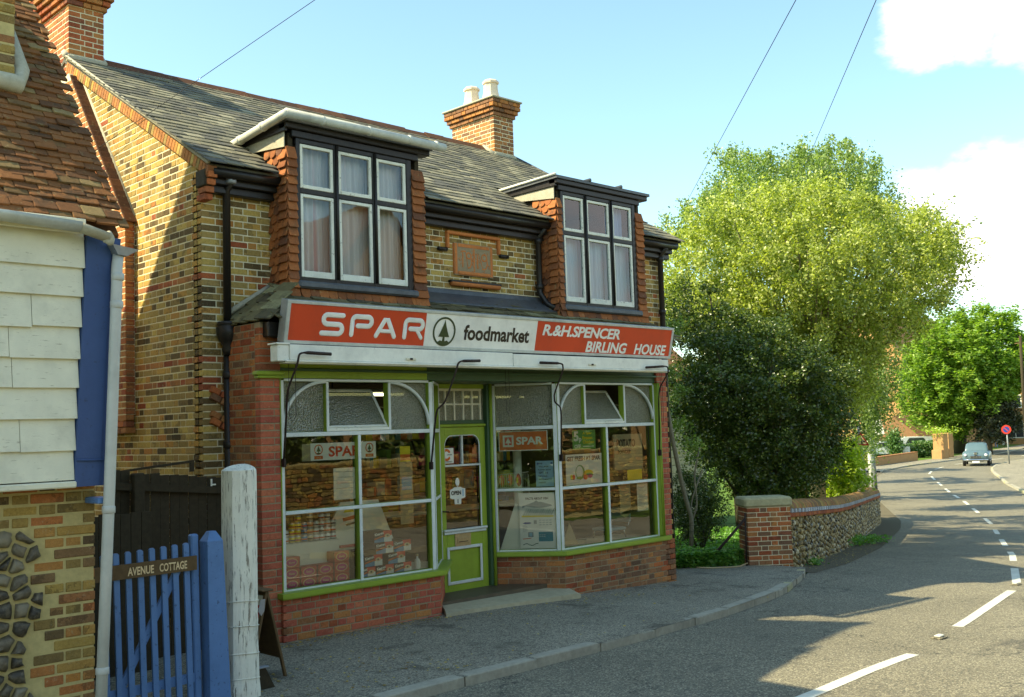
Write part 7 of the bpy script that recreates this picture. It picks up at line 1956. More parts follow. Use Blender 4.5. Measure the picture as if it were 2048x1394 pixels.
CL_C=[(19.9,12.4,1.1),(18.9,12.8,3.6),(20.5,11.1,2.0),(20.3,10.9,3.1),(19.1,12.0,1.7),(18.3,12.7,1.3),(18.9,11.4,3.0),(19.9,12.4,2.9),(19.5,10.9,1.3),(18.6,10.4,2.6),(17.9,12.5,4.2),(19.4,12.7,1.1),(19.9,12.0,1.1),(18.1,11.6,2.5),(17.8,12.9,3.4),(19.7,12.8,3.6),(18.5,12.5,2.9),(18.8,11.8,1.0),(18.0,12.6,3.7),(20.4,11.8,2.1),(19.7,10.8,2.3),(17.2,12.0,1.8),(18.4,12.5,2.2),(17.8,10.7,3.7),(19.7,13.0,2.8),(18.7,11.1,2.6),(18.6,10.3,3.0),(19.4,11.9,4.0),(17.2,11.6,2.5),(17.0,12.2,2.0),(18.9,10.4,2.2),(18.4,11.4,1.6),(19.3,13.0,1.6),(18.3,11.7,0.9),(17.9,11.3,3.2),(17.4,12.9,4.4),(17.5,12.0,1.1),(20.4,11.6,3.2),(19.6,12.5,1.6),(19.5,10.9,2.9),(17.7,12.0,3.9),(18.7,12.4,4.0),(18.0,12.2,4.4),(19.0,11.3,1.9),(20.1,11.3,3.5),(20.0,11.3,2.6),(18.4,10.7,3.0),(17.3,11.9,1.5),(17.1,11.1,2.0),(17.5,12.7,4.8),(18.0,11.8,3.1),(18.1,11.2,3.9),(19.1,10.7,1.7),(17.1,11.1,3.3),(20.1,12.3,2.2),(19.4,13.0,1.9),(17.6,12.1,3.4),(19.4,12.5,2.6),(20.1,11.8,2.6),(17.4,12.9,3.8),(17.8,12.4,2.0),(18.9,13.1,2.8),(19.5,11.6,1.2),(19.2,13.2,2.4),(17.9,11.1,1.8),(19.7,11.6,3.6),(19.4,12.1,3.1),(20.1,12.4,3.6),(18.4,10.9,3.3),(18.1,11.1,2.4),(17.0,12.6,2.4),(19.0,13.3,1.4),(19.3,11.2,1.3),(17.4,13.0,3.1),(17.4,12.5,2.8),(19.9,11.1,1.7),(20.2,13.0,2.3),(19.2,11.9,2.6),(17.3,10.9,2.3),(18.0,10.5,3.1),(19.0,12.2,3.3),(18.2,12.2,1.8),(18.6,12.8,1.7),(20.2,11.0,2.3),(19.7,12.6,2.0),(17.6,12.2,2.7),(18.4,10.4,3.4),(19.7,10.5,2.6),(18.9,10.8,2.2),(20.4,12.3,1.2),(17.9,12.4,4.8),(19.2,11.6,2.2),(18.5,12.0,1.3),(17.4,11.2,1.2),(18.7,10.9,1.2),(20.3,12.2,1.7),(18.8,12.4,0.8),(17.9,13.3,2.8),(18.6,11.3,1.0),(19.6,11.7,1.7),(18.7,12.1,2.2),(19.4,12.1,1.0),(18.7,11.4,3.8),(17.2,11.4,1.6),(17.2,11.6,2.1),(17.2,10.8,2.7),(20.0,11.4,2.1),(17.5,11.6,3.0),(18.4,11.6,3.3),(19.4,10.8,2.0),(19.6,11.3,0.9),(19.8,13.0,1.2),(17.0,12.1,3.0),(17.7,10.7,1.8),(18.4,12.2,0.8),(18.0,11.8,2.2),(20.4,11.3,1.3),(19.3,11.6,0.7),(18.6,11.4,2.4),(17.7,11.6,0.8),(17.8,11.5,3.8),(17.6,12.9,2.5),(18.1,10.5,2.3),(17.6,12.7,4.4),(17.5,12.3,3.1),(19.4,10.6,3.2),(17.4,11.2,3.6),(20.0,11.0,1.4),(17.9,13.3,2.4),(17.5,12.4,2.3),(17.9,11.5,1.6),(20.0,12.0,3.9),(16.9,11.7,3.1),(18.3,10.8,2.0),(17.2,11.5,3.5),(18.5,12.8,4.1),(19.6,11.7,2.9),(19.3,12.2,4.2),(20.6,12.1,2.7),(18.6,12.4,1.6),(18.4,11.8,1.8),(18.6,13.2,3.4),(19.2,12.6,4.2),(17.7,12.9,2.0),(17.6,10.8,3.4),(18.6,10.5,1.5),(18.8,12.2,3.7),(18.5,12.2,2.5),(17.6,11.0,1.5),(19.7,12.6,3.2),(18.7,13.4,2.6),(18.2,10.7,1.5),(19.2,11.9,3.6),(19.2,13.0,0.9),(17.9,12.8,3.0),(18.2,13.1,2.0),(16.8,11.1,2.9),(19.9,11.4,3.0),(17.2,12.2,3.7),(20.6,12.4,3.1),(18.1,11.1,2.9),(20.0,12.0,0.7),(17.8,11.6,1.3),(17.1,12.6,2.9),(20.1,12.9,1.6),(20.4,11.6,1.7),(17.7,11.4,2.3),(19.0,12.7,2.1),(17.4,10.6,2.5),(18.5,12.5,1.1),(19.2,11.0,0.9),(18.0,11.7,3.5),(19.7,11.8,2.2),(17.6,12.3,1.5),(20.4,12.4,2.6),(20.2,12.0,3.3),(17.0,11.8,2.8),(18.8,12.9,2.4),(18.4,12.3,3.2),(20.2,12.9,2.7),(17.0,11.7,3.6),(18.4,12.0,4.2),(18.2,11.4,1.3),(18.1,12.5,3.2),(18.8,12.2,2.8),(18.4,12.4,3.7),(16.8,11.5,2.4),(20.5,11.6,2.4),(19.1,11.2,2.9),(19.5,11.1,2.4),(17.0,11.9,2.3),(20.1,11.5,1.0),(18.5,11.6,4.0),(19.0,11.1,3.4),(17.9,11.9,2.7),(18.6,11.8,2.5),(17.5,10.6,2.9),(17.9,11.2,0.9),(19.9,10.6,2.1),(18.7,11.1,0.7),(19.8,12.5,0.7),(19.7,10.7,1.7),(18.7,13.4,1.9),(20.4,11.8,1.3),(17.6,11.2,2.8),(18.6,10.4,2.0),(19.4,13.1,3.5),(17.8,10.8,2.3),(18.2,12.7,2.5),(19.9,10.7,3.0),(18.2,10.8,1.1),(17.3,12.5,3.2),(19.3,12.5,3.9),(19.0,10.6,2.8),(17.7,11.7,4.2),(17.7,12.7,3.9),(20.3,11.8,3.7),(20.7,12.3,2.2),(18.1,12.2,1.3),(19.1,11.7,1.4),(18.7,11.6,2.0),(19.6,11.8,3.3),(16.8,12.1,2.7),(20.0,12.0,2.9)]
CL_E=[(88.5,39.9,7.3),(94.5,42.9,2.8),(90.2,38.9,9.5),(97.8,35.6,10.6),(94.0,42.6,6.9),(94.1,40.3,6.9),(93.5,38.0,8.7),(95.5,43.6,6.3),(98.8,41.2,1.1),(94.8,38.7,10.3),(96.7,36.5,9.1),(99.8,35.8,5.0),(93.7,39.0,4.2),(94.0,44.1,5.6),(95.9,37.1,2.9),(93.1,38.4,10.9),(100.1,40.4,1.3),(95.5,38.2,6.7),(99.1,37.1,9.1),(94.5,43.4,3.7),(102.2,39.3,5.7),(95.4,33.4,6.5),(99.2,41.1,7.0),(90.2,40.4,6.0),(101.8,35.6,7.4),(90.2,41.6,7.2),(98.2,34.2,8.3),(90.4,37.8,6.9),(101.5,34.6,6.8),(94.9,42.5,8.6),(92.7,40.4,7.7),(100.4,41.6,2.4),(93.9,40.6,10.0),(96.3,41.9,6.5),(100.1,38.5,8.0),(90.6,41.2,2.9),(98.4,39.4,9.1),(101.0,36.9,9.5),(94.8,38.7,11.5),(94.9,41.6,8.3),(101.1,33.9,3.8),(93.3,41.3,6.9),(103.2,36.0,5.0),(95.8,34.6,8.5),(100.9,35.1,6.1),(94.6,42.6,4.3),(97.5,41.1,10.3),(97.9,38.0,11.3),(97.1,40.4,2.9),(99.6,42.2,4.8),(93.3,37.1,5.3),(100.8,39.8,7.6),(94.1,40.7,3.9),(93.2,36.1,9.9),(91.5,38.2,5.0),(93.0,36.7,2.8),(102.0,37.8,4.6),(91.8,40.6,1.5),(93.5,39.8,0.9),(101.3,33.5,4.8),(91.8,37.7,5.9),(91.1,36.4,7.6),(96.5,44.2,4.8),(103.1,37.8,7.6),(95.5,34.8,7.3),(89.7,40.6,4.1),(92.3,41.7,3.4),(88.7,38.0,4.6),(98.0,37.2,3.3),(98.9,42.9,5.5),(93.7,43.3,7.2),(91.3,35.6,5.7),(95.5,42.8,5.7),(100.5,41.7,6.0),(95.4,40.6,10.9),(98.0,35.8,4.3),(92.3,41.5,5.5),(97.2,34.2,6.3),(92.8,34.5,5.9),(102.2,41.0,7.4),(97.8,36.4,11.1),(94.0,38.4,1.8),(96.6,35.5,9.1),(92.2,42.2,4.1),(101.0,36.3,6.1),(89.3,38.2,3.7),(99.5,38.1,6.9),(97.9,40.6,6.9),(96.2,42.2,3.5),(97.9,43.2,7.4),(100.5,39.6,3.4),(96.6,34.1,8.0),(99.7,34.5,4.1),(98.2,38.4,6.3),(93.6,41.1,5.3),(99.3,36.3,9.6),(89.7,37.6,8.3),(97.6,41.3,4.8),(100.6,34.8,8.2),(98.2,35.6,6.8),(91.9,35.0,4.6),(93.7,42.5,5.9),(99.5,39.6,4.8),(101.1,38.0,6.3),(90.5,39.5,2.4),(97.0,37.4,10.2),(101.0,40.3,9.4),(101.5,33.9,5.6),(99.2,33.5,5.5),(94.8,41.2,1.8),(94.1,34.5,5.0),(95.4,35.8,10.2),(97.1,35.5,7.6),(94.6,37.8,3.7),(92.3,35.1,5.9),(93.1,42.2,7.8),(90.1,38.7,6.4),(101.0,41.0,6.4),(102.6,36.9,5.9),(102.0,41.0,3.7),(98.9,35.6,7.7),(98.7,38.5,10.3),(96.2,40.4,6.5),(92.3,38.7,9.5),(91.9,43.2,3.3),(92.8,36.5,6.5),(89.0,39.5,4.4),(96.2,36.7,6.9),(90.4,40.0,5.1),(97.1,39.9,8.0),(97.4,41.2,9.1),(91.5,37.7,2.6),(92.2,39.0,6.7),(100.5,37.3,10.7),(92.2,39.4,2.9),(100.4,39.3,10.6),(99.3,35.0,6.9),(91.4,38.7,8.3),(103.7,39.9,5.3),(97.9,38.4,8.1),(95.3,36.4,5.2),(91.5,40.3,3.3),(102.0,40.7,2.6),(95.8,39.5,9.5),(97.5,34.3,4.7),(95.5,37.3,9.2),(94.2,39.8,10.8),(102.3,41.2,4.7),(95.3,40.4,1.1),(95.0,43.8,8.2),(96.7,38.0,3.5),(96.2,35.2,9.9),(91.7,42.0,7.0),(95.7,38.4,8.2),(91.1,36.8,3.7),(95.7,35.2,4.8),(93.3,39.5,4.8),(99.6,36.4,6.9),(96.1,41.5,5.6),(97.6,43.3,3.7),(92.0,35.6,3.7),(99.7,40.3,8.2),(101.3,35.0,4.1),(95.5,41.5,10.3),(98.9,39.5,6.8),(94.0,38.4,5.2),(92.2,38.6,3.8),(94.8,40.0,9.1),(91.9,39.4,9.9),(100.6,33.9,7.8),(89.7,41.7,6.1),(94.5,36.8,7.4),(101.5,35.9,8.7),(98.5,39.6,2.6),(101.0,40.4,5.2),(94.9,36.0,3.8),(90.5,37.1,5.2),(102.6,39.9,8.0),(95.5,42.5,1.7),(102.6,39.0,3.7),(91.8,41.3,8.3),(97.2,33.3,6.7),(96.3,42.2,8.9),(93.0,36.0,8.0),(91.8,42.9,5.9),(99.6,41.2,9.9),(98.8,38.4,4.6),(97.5,37.3,7.3),(90.6,40.7,8.5),(89.7,37.2,3.3),(94.1,36.4,8.6),(97.0,42.2,2.6),(103.0,40.4,4.7),(93.9,44.1,4.1),(99.2,38.5,3.5),(101.8,34.7,5.1),(97.6,43.7,6.5),(97.9,40.2,0.9),(99.6,33.9,6.7),(100.5,38.7,4.7),(91.7,35.6,7.7),(94.9,35.5,6.7),(90.9,42.2,5.2),(97.6,35.6,5.3),(89.8,36.3,4.2),(93.6,35.9,6.3),(97.6,41.6,1.6),(97.0,38.6,6.7),(88.7,38.0,5.7),(93.5,38.1,6.5),(94.5,38.0,9.8),(92.6,40.0,8.9),(92.7,41.5,9.2),(103.7,35.9,6.8),(94.8,35.4,9.0),(98.2,41.9,7.7),(93.1,39.9,4.1),(89.3,36.4,5.6),(95.4,36.1,8.2),(92.0,35.6,2.6),(97.8,40.4,4.7),(95.4,37.3,6.3),(97.0,39.5,10.8),(98.3,42.2,6.4),(90.2,42.5,3.8),(89.0,38.5,7.6),(95.7,38.4,5.6),(93.6,37.1,10.2),(103.4,38.9,7.4),(98.4,38.0,9.2),(94.0,39.3,8.9),(94.4,38.5,2.8),(96.3,36.1,4.4),(92.4,41.9,2.0),(98.7,37.8,5.6),(91.0,39.8,6.1),(94.8,40.8,2.9),(96.1,34.5,5.6),(88.7,41.1,5.3),(96.1,38.0,11.7),(97.4,39.5,5.9),(90.5,38.4,2.4),(101.1,37.1,4.2),(98.3,42.2,3.5),(104.0,37.2,4.6),(96.9,33.3,5.2),(94.9,39.0,8.0),(91.5,39.8,7.4),(95.0,43.6,5.1),(94.2,34.3,3.9),(91.3,39.1,5.0),(96.6,41.1,1.5),(94.1,34.1,6.5),(96.3,41.3,8.0),(93.6,37.3,7.4),(96.3,39.1,3.4),(93.6,36.0,4.4),(100.9,41.0,8.7),(100.6,39.4,2.1),(101.1,39.8,6.5),(96.6,37.8,5.1),(99.7,43.0,7.3),(90.1,35.8,5.0),(93.5,40.8,1.8),(93.3,37.2,3.8),(99.7,41.5,3.8),(97.4,39.0,1.8),(98.5,38.5,2.2),(92.7,38.2,7.7),(97.6,39.0,4.3),(90.7,37.4,9.2),(98.9,41.1,8.0),(100.2,34.7,9.1),(92.0,37.6,1.8),(90.4,39.6,8.7),(96.9,37.3,11.5),(101.4,37.3,7.4),(90.7,41.1,2.0),(91.5,35.4,6.7),(101.9,38.0,9.2),(92.8,35.2,8.5),(99.3,35.9,10.6),(90.5,39.6,3.4),(89.0,39.4,8.5),(95.8,38.1,2.8),(97.8,39.4,7.7),(92.7,36.8,9.1),(95.5,38.0,10.7),(93.3,38.9,5.9),(100.2,38.7,9.2),(88.9,39.3,6.7),(94.5,40.3,5.2),(95.4,39.8,1.8),(96.7,38.7,9.9),(92.8,38.0,4.7),(102.3,39.8,2.6),(96.9,39.0,8.9),(96.3,42.6,7.8),(98.3,40.7,9.1),(101.0,41.9,7.2),(93.3,42.6,1.8),(92.0,39.4,0.9),(92.4,40.4,4.8),(91.1,36.4,8.7),(97.9,35.1,9.2),(97.5,43.7,5.5),(91.9,40.3,2.4),(89.7,36.0,6.5),(96.9,42.2,9.8),(95.4,36.5,10.8),(99.3,42.2,8.9),(103.6,36.8,7.7),(89.8,38.9,4.4),(103.0,37.1,8.7),(92.2,37.1,7.4),(96.1,43.3,8.7),(104.0,37.7,6.1),(99.1,41.0,2.5),(95.7,38.9,2.4),(94.6,41.9,5.5),(89.8,36.8,8.1),(99.6,39.3,8.5),(95.2,36.8,4.4),(92.8,34.3,6.9),(98.4,36.9,10.0),(102.3,39.3,6.9),(103.1,35.6,4.1),(92.0,40.4,9.8),(93.7,39.4,7.6),(96.1,40.0,5.1),(91.8,37.1,6.4),(94.6,36.5,9.8),(99.8,37.3,3.7),(96.7,36.4,3.4),(95.9,33.9,4.6),(97.6,33.7,7.6),(97.9,42.6,8.9),(93.3,35.1,5.0),(99.1,37.7,7.8),(92.0,36.5,4.4),(98.5,40.0,10.8),(99.2,36.9,4.6),(103.5,38.4,5.0),(95.9,43.3,2.9),(92.7,39.0,2.4),(88.9,39.8,5.9),(96.3,42.8,6.9),(95.2,33.7,7.4),(95.8,39.8,0.5),(98.8,40.3,6.1),(97.8,36.5,6.5),(92.3,42.9,5.0),(95.7,34.8,4.1),(93.3,35.2,3.8),(94.9,44.2,6.5),(99.8,43.0,3.9),(100.8,36.9,5.5),(93.6,40.2,2.6),(100.8,36.7,8.5),(93.2,40.2,6.0),(89.2,39.1,3.1),(95.7,40.2,2.9),(95.3,39.1,7.0),(101.4,36.0,5.2),(97.2,37.1,4.6),(96.1,41.9,4.6),(100.4,41.1,4.6),(101.9,39.9,3.7),(94.8,41.9,9.4),(94.2,38.9,0.9),(101.1,38.5,7.0),(90.4,42.0,3.0),(89.6,40.2,3.1),(99.5,35.6,8.7),(96.7,43.9,3.8)]
CL_F=[(94.0,36.5,1.8),(92.9,35.2,1.9),(94.6,37.3,1.4),(93.5,36.3,0.3),(95.8,35.1,2.8),(95.3,36.7,1.1),(94.1,35.7,0.1),(93.4,34.8,1.5),(92.4,36.5,1.3),(94.0,35.4,1.9),(92.7,35.8,2.0),(96.5,35.8,2.3),(94.4,37.3,0.5),(93.5,37.2,2.2),(94.4,36.6,2.8),(95.6,37.1,3.1),(94.8,36.8,-0.1),(97.0,36.3,0.9),(96.2,37.2,1.3),(96.0,36.6,3.3),(93.2,35.8,3.1),(95.0,34.9,1.7),(94.3,35.2,2.9),(96.9,37.2,2.5),(97.7,37.1,1.2),(96.0,35.5,0.8),(96.7,36.4,2.8),(96.0,36.3,2.1),(97.7,36.8,0.5),(93.8,37.1,3.0),(98.2,36.5,1.4),(94.2,35.7,0.9),(95.7,35.4,2.1),(94.6,35.8,3.3),(97.0,37.7,1.9),(96.0,37.2,0.3),(94.1,36.6,1.0),(93.5,37.3,1.2),(92.7,35.5,0.4),(95.6,35.8,0.3),(92.4,36.0,0.8),(95.5,35.4,3.4),(92.6,35.3,2.6),(95.5,37.1,2.2),(94.3,35.8,2.4),(95.1,36.0,1.4),(92.8,36.6,2.5),(94.4,34.8,2.4),(95.3,36.3,0.2),(96.5,35.9,1.5),(94.9,37.4,2.6),(97.1,35.4,1.6),(95.4,35.0,1.0),(94.5,36.4,3.5),(95.3,35.6,2.6),(93.3,35.2,0.8),(97.5,36.6,2.0),(94.3,35.2,1.3),(95.7,37.7,0.7),(93.7,37.5,0.1),(96.2,36.8,-0.0),(97.1,37.6,1.2),(97.1,35.7,0.9),(91.6,35.5,1.6),(92.1,36.1,2.3),(96.7,36.4,0.2),(93.3,36.0,1.4),(94.3,34.9,0.7),(95.3,37.8,1.6),(96.2,35.0,1.8),(97.2,37.3,0.7),(95.6,35.6,1.4),(93.3,36.8,0.4),(93.4,34.9,2.8),(92.6,36.8,1.9),(97.6,35.9,2.1),(97.7,37.2,1.9)]
CL_G=[(16.1,11.4,0.7),(15.6,11.5,0.7),(15.8,11.4,1.1),(16.0,11.2,0.3),(15.6,11.6,0.1),(16.0,11.8,0.5),(15.4,11.2,0.7),(15.5,11.6,1.0),(16.0,11.7,0.1),(15.6,11.1,0.4),(15.2,11.3,0.4),(15.4,11.2,1.1),(15.9,11.4,0.5),(15.7,11.1,0.9),(16.0,11.6,0.9),(16.3,11.6,0.3),(15.5,11.2,0.2),(15.5,11.0,0.7),(15.6,11.7,0.5),(16.4,11.7,0.6),(15.3,11.3,0.8),(16.0,11.2,0.6),(15.7,11.4,0.2),(15.9,11.8,0.8)]
CL_D=[(25.3,13.8,1.3),(26.2,14.4,0.2),(26.1,13.9,1.2),(26.4,13.9,0.3),(26.7,14.4,0.4),(26.0,14.0,0.6),(25.1,14.0,0.9),(26.7,14.4,1.0),(26.1,14.2,0.9),(25.7,14.2,0.8),(25.5,14.0,0.5),(25.4,13.7,0.3),(25.6,13.6,0.7),(25.7,13.5,1.1),(25.7,14.0,1.3),(27.0,14.3,0.9),(26.4,14.0,0.7),(25.7,14.4,0.2),(25.1,13.3,0.8),(25.6,13.6,0.4),(26.0,14.6,0.6),(26.6,14.6,0.7),(26.2,14.3,1.3),(25.1,13.8,0.6),(26.6,14.0,1.2),(26.5,14.2,0.2),(26.0,13.8,1.4),(25.8,14.0,1.0),(25.9,14.0,0.3),(25.7,14.4,0.4),(26.1,14.5,0.9),(26.1,13.7,0.5),(25.0,13.6,1.0),(26.5,14.7,0.4),(25.5,13.7,0.9),(26.0,13.7,0.9),(25.2,13.4,0.5),(26.4,14.2,0.5),(27.0,14.2,0.6),(25.2,13.4,1.1)]
CL_B2=[(35.5,16.9,4.1),(35.4,17.4,3.0),(35.3,17.7,2.4),(34.3,17.5,2.7),(35.4,16.9,4.9),(35.3,17.0,3.5),(34.2,17.6,4.0),(35.4,17.5,4.3),(35.1,17.8,4.7),(34.6,18.0,3.2),(35.0,18.0,2.6),(33.8,17.2,2.9),(35.1,17.7,3.7),(34.3,18.0,4.3),(34.3,18.1,3.6),(34.9,17.2,4.4),(35.9,17.9,3.6),(35.2,18.1,4.3),(36.0,17.4,3.8),(34.5,18.1,2.2),(35.9,18.2,2.9),(35.2,18.3,3.7),(34.3,16.8,3.7),(34.0,17.2,3.5),(34.1,17.2,2.3),(33.9,17.8,3.2),(34.4,17.9,4.9),(34.0,17.9,2.7),(35.1,17.3,4.9),(34.8,17.2,3.2),(34.7,17.7,2.1),(34.1,17.1,4.0),(35.1,17.8,3.0),(34.2,16.9,2.9),(35.5,18.3,3.2),(34.3,17.5,4.4),(35.9,18.0,2.4),(35.3,18.1,2.0),(36.2,17.7,3.3)]
# ================================================================== trees and shrubs
def pointsR(cl, R, n, seed, **k): return clump_points([Vector(c) for c in cl], R, n, seed, **k)
# dark holly behind the wall
t = thing('holly_tree', 'dense dark evergreen tree behind the flint wall, nearest the shop', 'tree', (20.2, 12.8, -.5))
b = MB(); limbs(b, (20.3, 13.0, -.6), [c for c in CL_C[::9]], 'bark', .12, 3); b.tube([(20.3, 13.0, -.7), (20.35, 13.0, 1.2), (20.2, 12.9, 3.2)], [.17, .14, .07], 'bark', 8); b.obj('trunk', t)
leaf_mesh('foliage', pointsR(CL_C, .50, 520, 5, shell=.45), .066, 'holly leaves', t, flat=.35, seed=6)
# pale birch-like tree whose crown hangs over it
t = thing('pale_green_tree', 'broad pale yellow-green tree with twiggy crown spreading over the wall', 'tree', (24.2, 13.6, -.7))
q = np.random.RandomState(55); sk = [Vector((q.uniform(21.5, 30), 0, q.uniform(.8, 5.6))) for _ in range(60)]
for v in sk: v.y = 15.3+(v.x-22)*.42+q.uniform(-.9, .9)
b = MB(); base = (24.6, 14.0, -.8)
b.tube([base, (24.5, 13.9, 1.5), (24.2, 13.7, 3.6)], [.22, .18, .12], 'pale bark', 8)
limbs(b, (24.35, 13.8, 2.4), [c for c in CL_A[::4]], 'pale bark', .075, 5, .4, .008)
SPR = [(25.82, 10.66, 6.94), (26.35, 10.13, 7.04), (26.1, 10.43, 6.56), (26.51, 10.08, 6.04), (26.31, 10.35, 5.44), (26.11, 10.61, 4.83), (26.36, 10.17, 6.54), (25.8, 10.62, 7.49), (25.44, 10.96, 7.63), (26.2, 10.2, 6.2), (26.0, 10.5, 5.9)]
limbs(b, (25.0, 12.2, 5.2), SPR, 'pale bark', .03, 8, .5, .006)
b.obj('trunk', t)
leaf_mesh('foliage', pointsR(CL_A, .60, 520, 11, shell=.35, droop=.3), .085, 'birch leaves', t, flat=.25, droop=.2, seed=12)
P = []
q = np.random.RandomState(5)
for s_ in SPR:
    a = np.array([25.2, 11.8, 5.8]); e = np.array(s_)
    for k in range(85):
        u = q.uniform(.35, 1.04); p = a+(e-a)*u+np.array([0, 0, -.5*(u-.5)**2]); P.append(p+q.normal(size=3)*.09)
leaf_mesh('twig_leaves', np.array(P), .095, 'birch leaves', t, flat=.2, droop=.3, seed=13)
# tall birch behind
t = thing('weeping_birch', 'tall weeping birch rising behind the pale tree, its branches hanging on the right', 'tree', (30.0, 16.6, -1))
b = MB(); b.tube([(30.0, 16.8, -1.1), (29.8, 16.6, 4), (29.5, 16.4, 8.2)], [.24, .18, .08], 'pale bark', 8)
limbs(b, (29.7, 16.5, 5.2), [c for c in CL_B[::4]], 'bark', .08, 9, .45, .01); b.obj('trunk', t)
leaf_mesh('foliage', pointsR(CL_B, .56, 330, 15, shell=.4, droop=.5), .088, 'birch leaves green', t, flat=.2, droop=.5, seed=16)
leaf_mesh('hanging_branches', pointsR(CL_B2, .62, 420, 17, shell=.4, droop=1.0), .095, 'birch leaves green', t, flat=.1, droop=.8, seed=18)
t = thing('bright_shrub', 'bright yellow-green shrub leaning over the far end of the flint wall', 'shrub', (26.8, 14.6, -.9))
b = MB(); limbs(b, (26.6, 14.9, -1), [c for c in CL_D[::4]], 'bark', .04, 2); b.obj('stems', t)
leaf_mesh('foliage', pointsR(CL_D, .42, 300, 19, shell=.5), .10, 'bright leaves', t, flat=.45, seed=20)
t = thing('clipped_laurel', 'rounded dark shrub beside the shop corner', 'shrub', (16.3, 11.6, -.3))
b = MB(); limbs(b, (16.4, 11.8, -.35), [c for c in CL_G[::3]], 'bark', .03, 2); b.obj('stems', t)
leaf_mesh('foliage', pointsR(CL_G, .34, 620, 21, shell=.7), .042, 'holly leaves', t, flat=.35, seed=22)
# slender forked tree right by the shop corner
t = thing('forked_sapling', 'slender bare-stemmed sapling forking beside the shop corner', 'tree', (15.4, 11.6, -.3))
def at17(x, y, d=18.2):
    return CAM + (FWD + RGT*((x-1024)/2100) - UPV*((y-697)/2100))*d
SAP = [(15.03, 11.05, -.25), (15.04, 10.99, .45), (14.96, 11.04, .80), (14.87, 11.08, 1.23), (14.78, 11.11, 1.70), (14.72, 11.2, 2.5)]
b = MB(); b.tube(smooth_path(SAP), [.055]*3+[.045]*6+[.03]*30 if False else .038, 'pale bark', 8)
b.tube(smooth_path([(15.07, 11.06, .30), (15.20, 10.98, .70), (15.17, 11.0, 1.2), (15.3, 10.95, 1.7)]), .018, 'pale bark', 6); b.tube(smooth_path([(15.07, 11.07, .35), (15.13, 11.04, .8), (15.28, 10.9, 1.3)]), .014, 'pale bark', 6)
b.obj('trunk', t)
q = np.random.RandomState(8)
cl = [(14.6, 11.5, 2.6), (14.5, 11.7, 3.0), (14.8, 11.6, 3.3), (14.6, 11.8, 3.7), (15.0, 11.6, 2.4), (15.2, 11.3, 2.1), (15.1, 11.5, 3.0), (15.4, 11.4, 2.7), (15.0, 11.9, 3.9), (14.9, 12.1, 4.3), (15.3, 11.8, 3.5), (15.25, 11.0, 1.75), (15.5, 11.6, 3.9), (15.2, 12.1, 4.5)]
leaf_mesh('foliage', pointsR(cl, .36, 420, 23, shell=.4), .055, 'birch leaves green', t, flat=.2, seed=24)
# ivy-like ground cover
n = 9000; P = np.empty((n, 3)); q = np.random.RandomState(3)
x = q.uniform(12.9, 15.0, n); y = 10.45-(x-13.7)*.55+np.abs(q.normal(0, .5, n))
P[:, 0] = x; P[:, 1] = np.maximum(y, np.where(x < 14.2, 10.25, 9.95)); P[:, 2] = np.interp(x, HX, HZ)+q.uniform(.0, .26, n)
leaf_mesh('ground_cover', P, .075, 'ground leaves', None, flat=.75, seed=30, kind='stuff')
n = 26000; P = np.empty((n, 3)); x = q.uniform(14.5, 23, n); y = 11.2+q.uniform(0, 5, n)
P[:, 0] = x; P[:, 1] = y; P[:, 2] = np.interp(x, HX, HZ)+q.uniform(-.05, .10, n)
leaf_mesh('garden_grass', P, .07, 'ground leaves', None, flat=.5, seed=31, kind='stuff')
b = MB()
b.add([(14.3, 11.1, hz(15)-.085), (15.6, 12.0, hz(15)-.085), (19, 16.2, hz(19)-.07), (17.9, 16.9, hz(18)-.07)], [(0, 1, 2, 3)], 'footway'); b.obj('garden_path', None, kind='structure')
t = thing('weed_tuft', 'small green weed growing at the foot of the flint wall', 'weed', (16.6, 9.62, -.4))
leaf_mesh('foliage', np.array([16.65, 9.60, -.36])+q.normal(size=(160, 3))*np.array([.12, .06, .05]), .06, 'ground leaves', t, flat=.4, seed=33)
# pale painted outbuilding glimpsed through the leaves
ob = thing('outbuilding', 'pale whitewashed outbuilding behind the trees beside the shop', 'outbuilding', (22, 20, -.6))
b = MB(); b.box((20.2, 19.5, -.9), (27.5, 24, 3.4), 'render'); b.obj('wall', ob)
for k in range(16):
    b = MB(); b.box((20.19, 19.46, -.8+k*.24), (27.51, 19.495, -.8+k*.24+.22), 'board paint', .01); b.obj('weatherboard', ob)
b = MB(); b.prism([(19.2, 3.3), (24.3, 3.3), (21.7, 5.4)], (20.0, 0, 0), (0, 1, 0), (0, 0, 1), (1, 0, 0), 7.7, 'far roof'); b.obj('roof', ob)

t = thing('shade_thicket', 'hidden evergreen thicket added behind the pale green tree to shade the road', 'thicket', (25, 16.5, -.8))  # unseen leaf mass, added to keep the road by the wall in shade
b = MB(); limbs(b, (25.5, 17, -.9), sk[::6], 'bark', .10, 4); b.obj('stems', t)
leaf_mesh('foliage', clump_points(sk, .8, 330, 57, shell=.5), .12, 'holly leaves', t, flat=.35, seed=58)
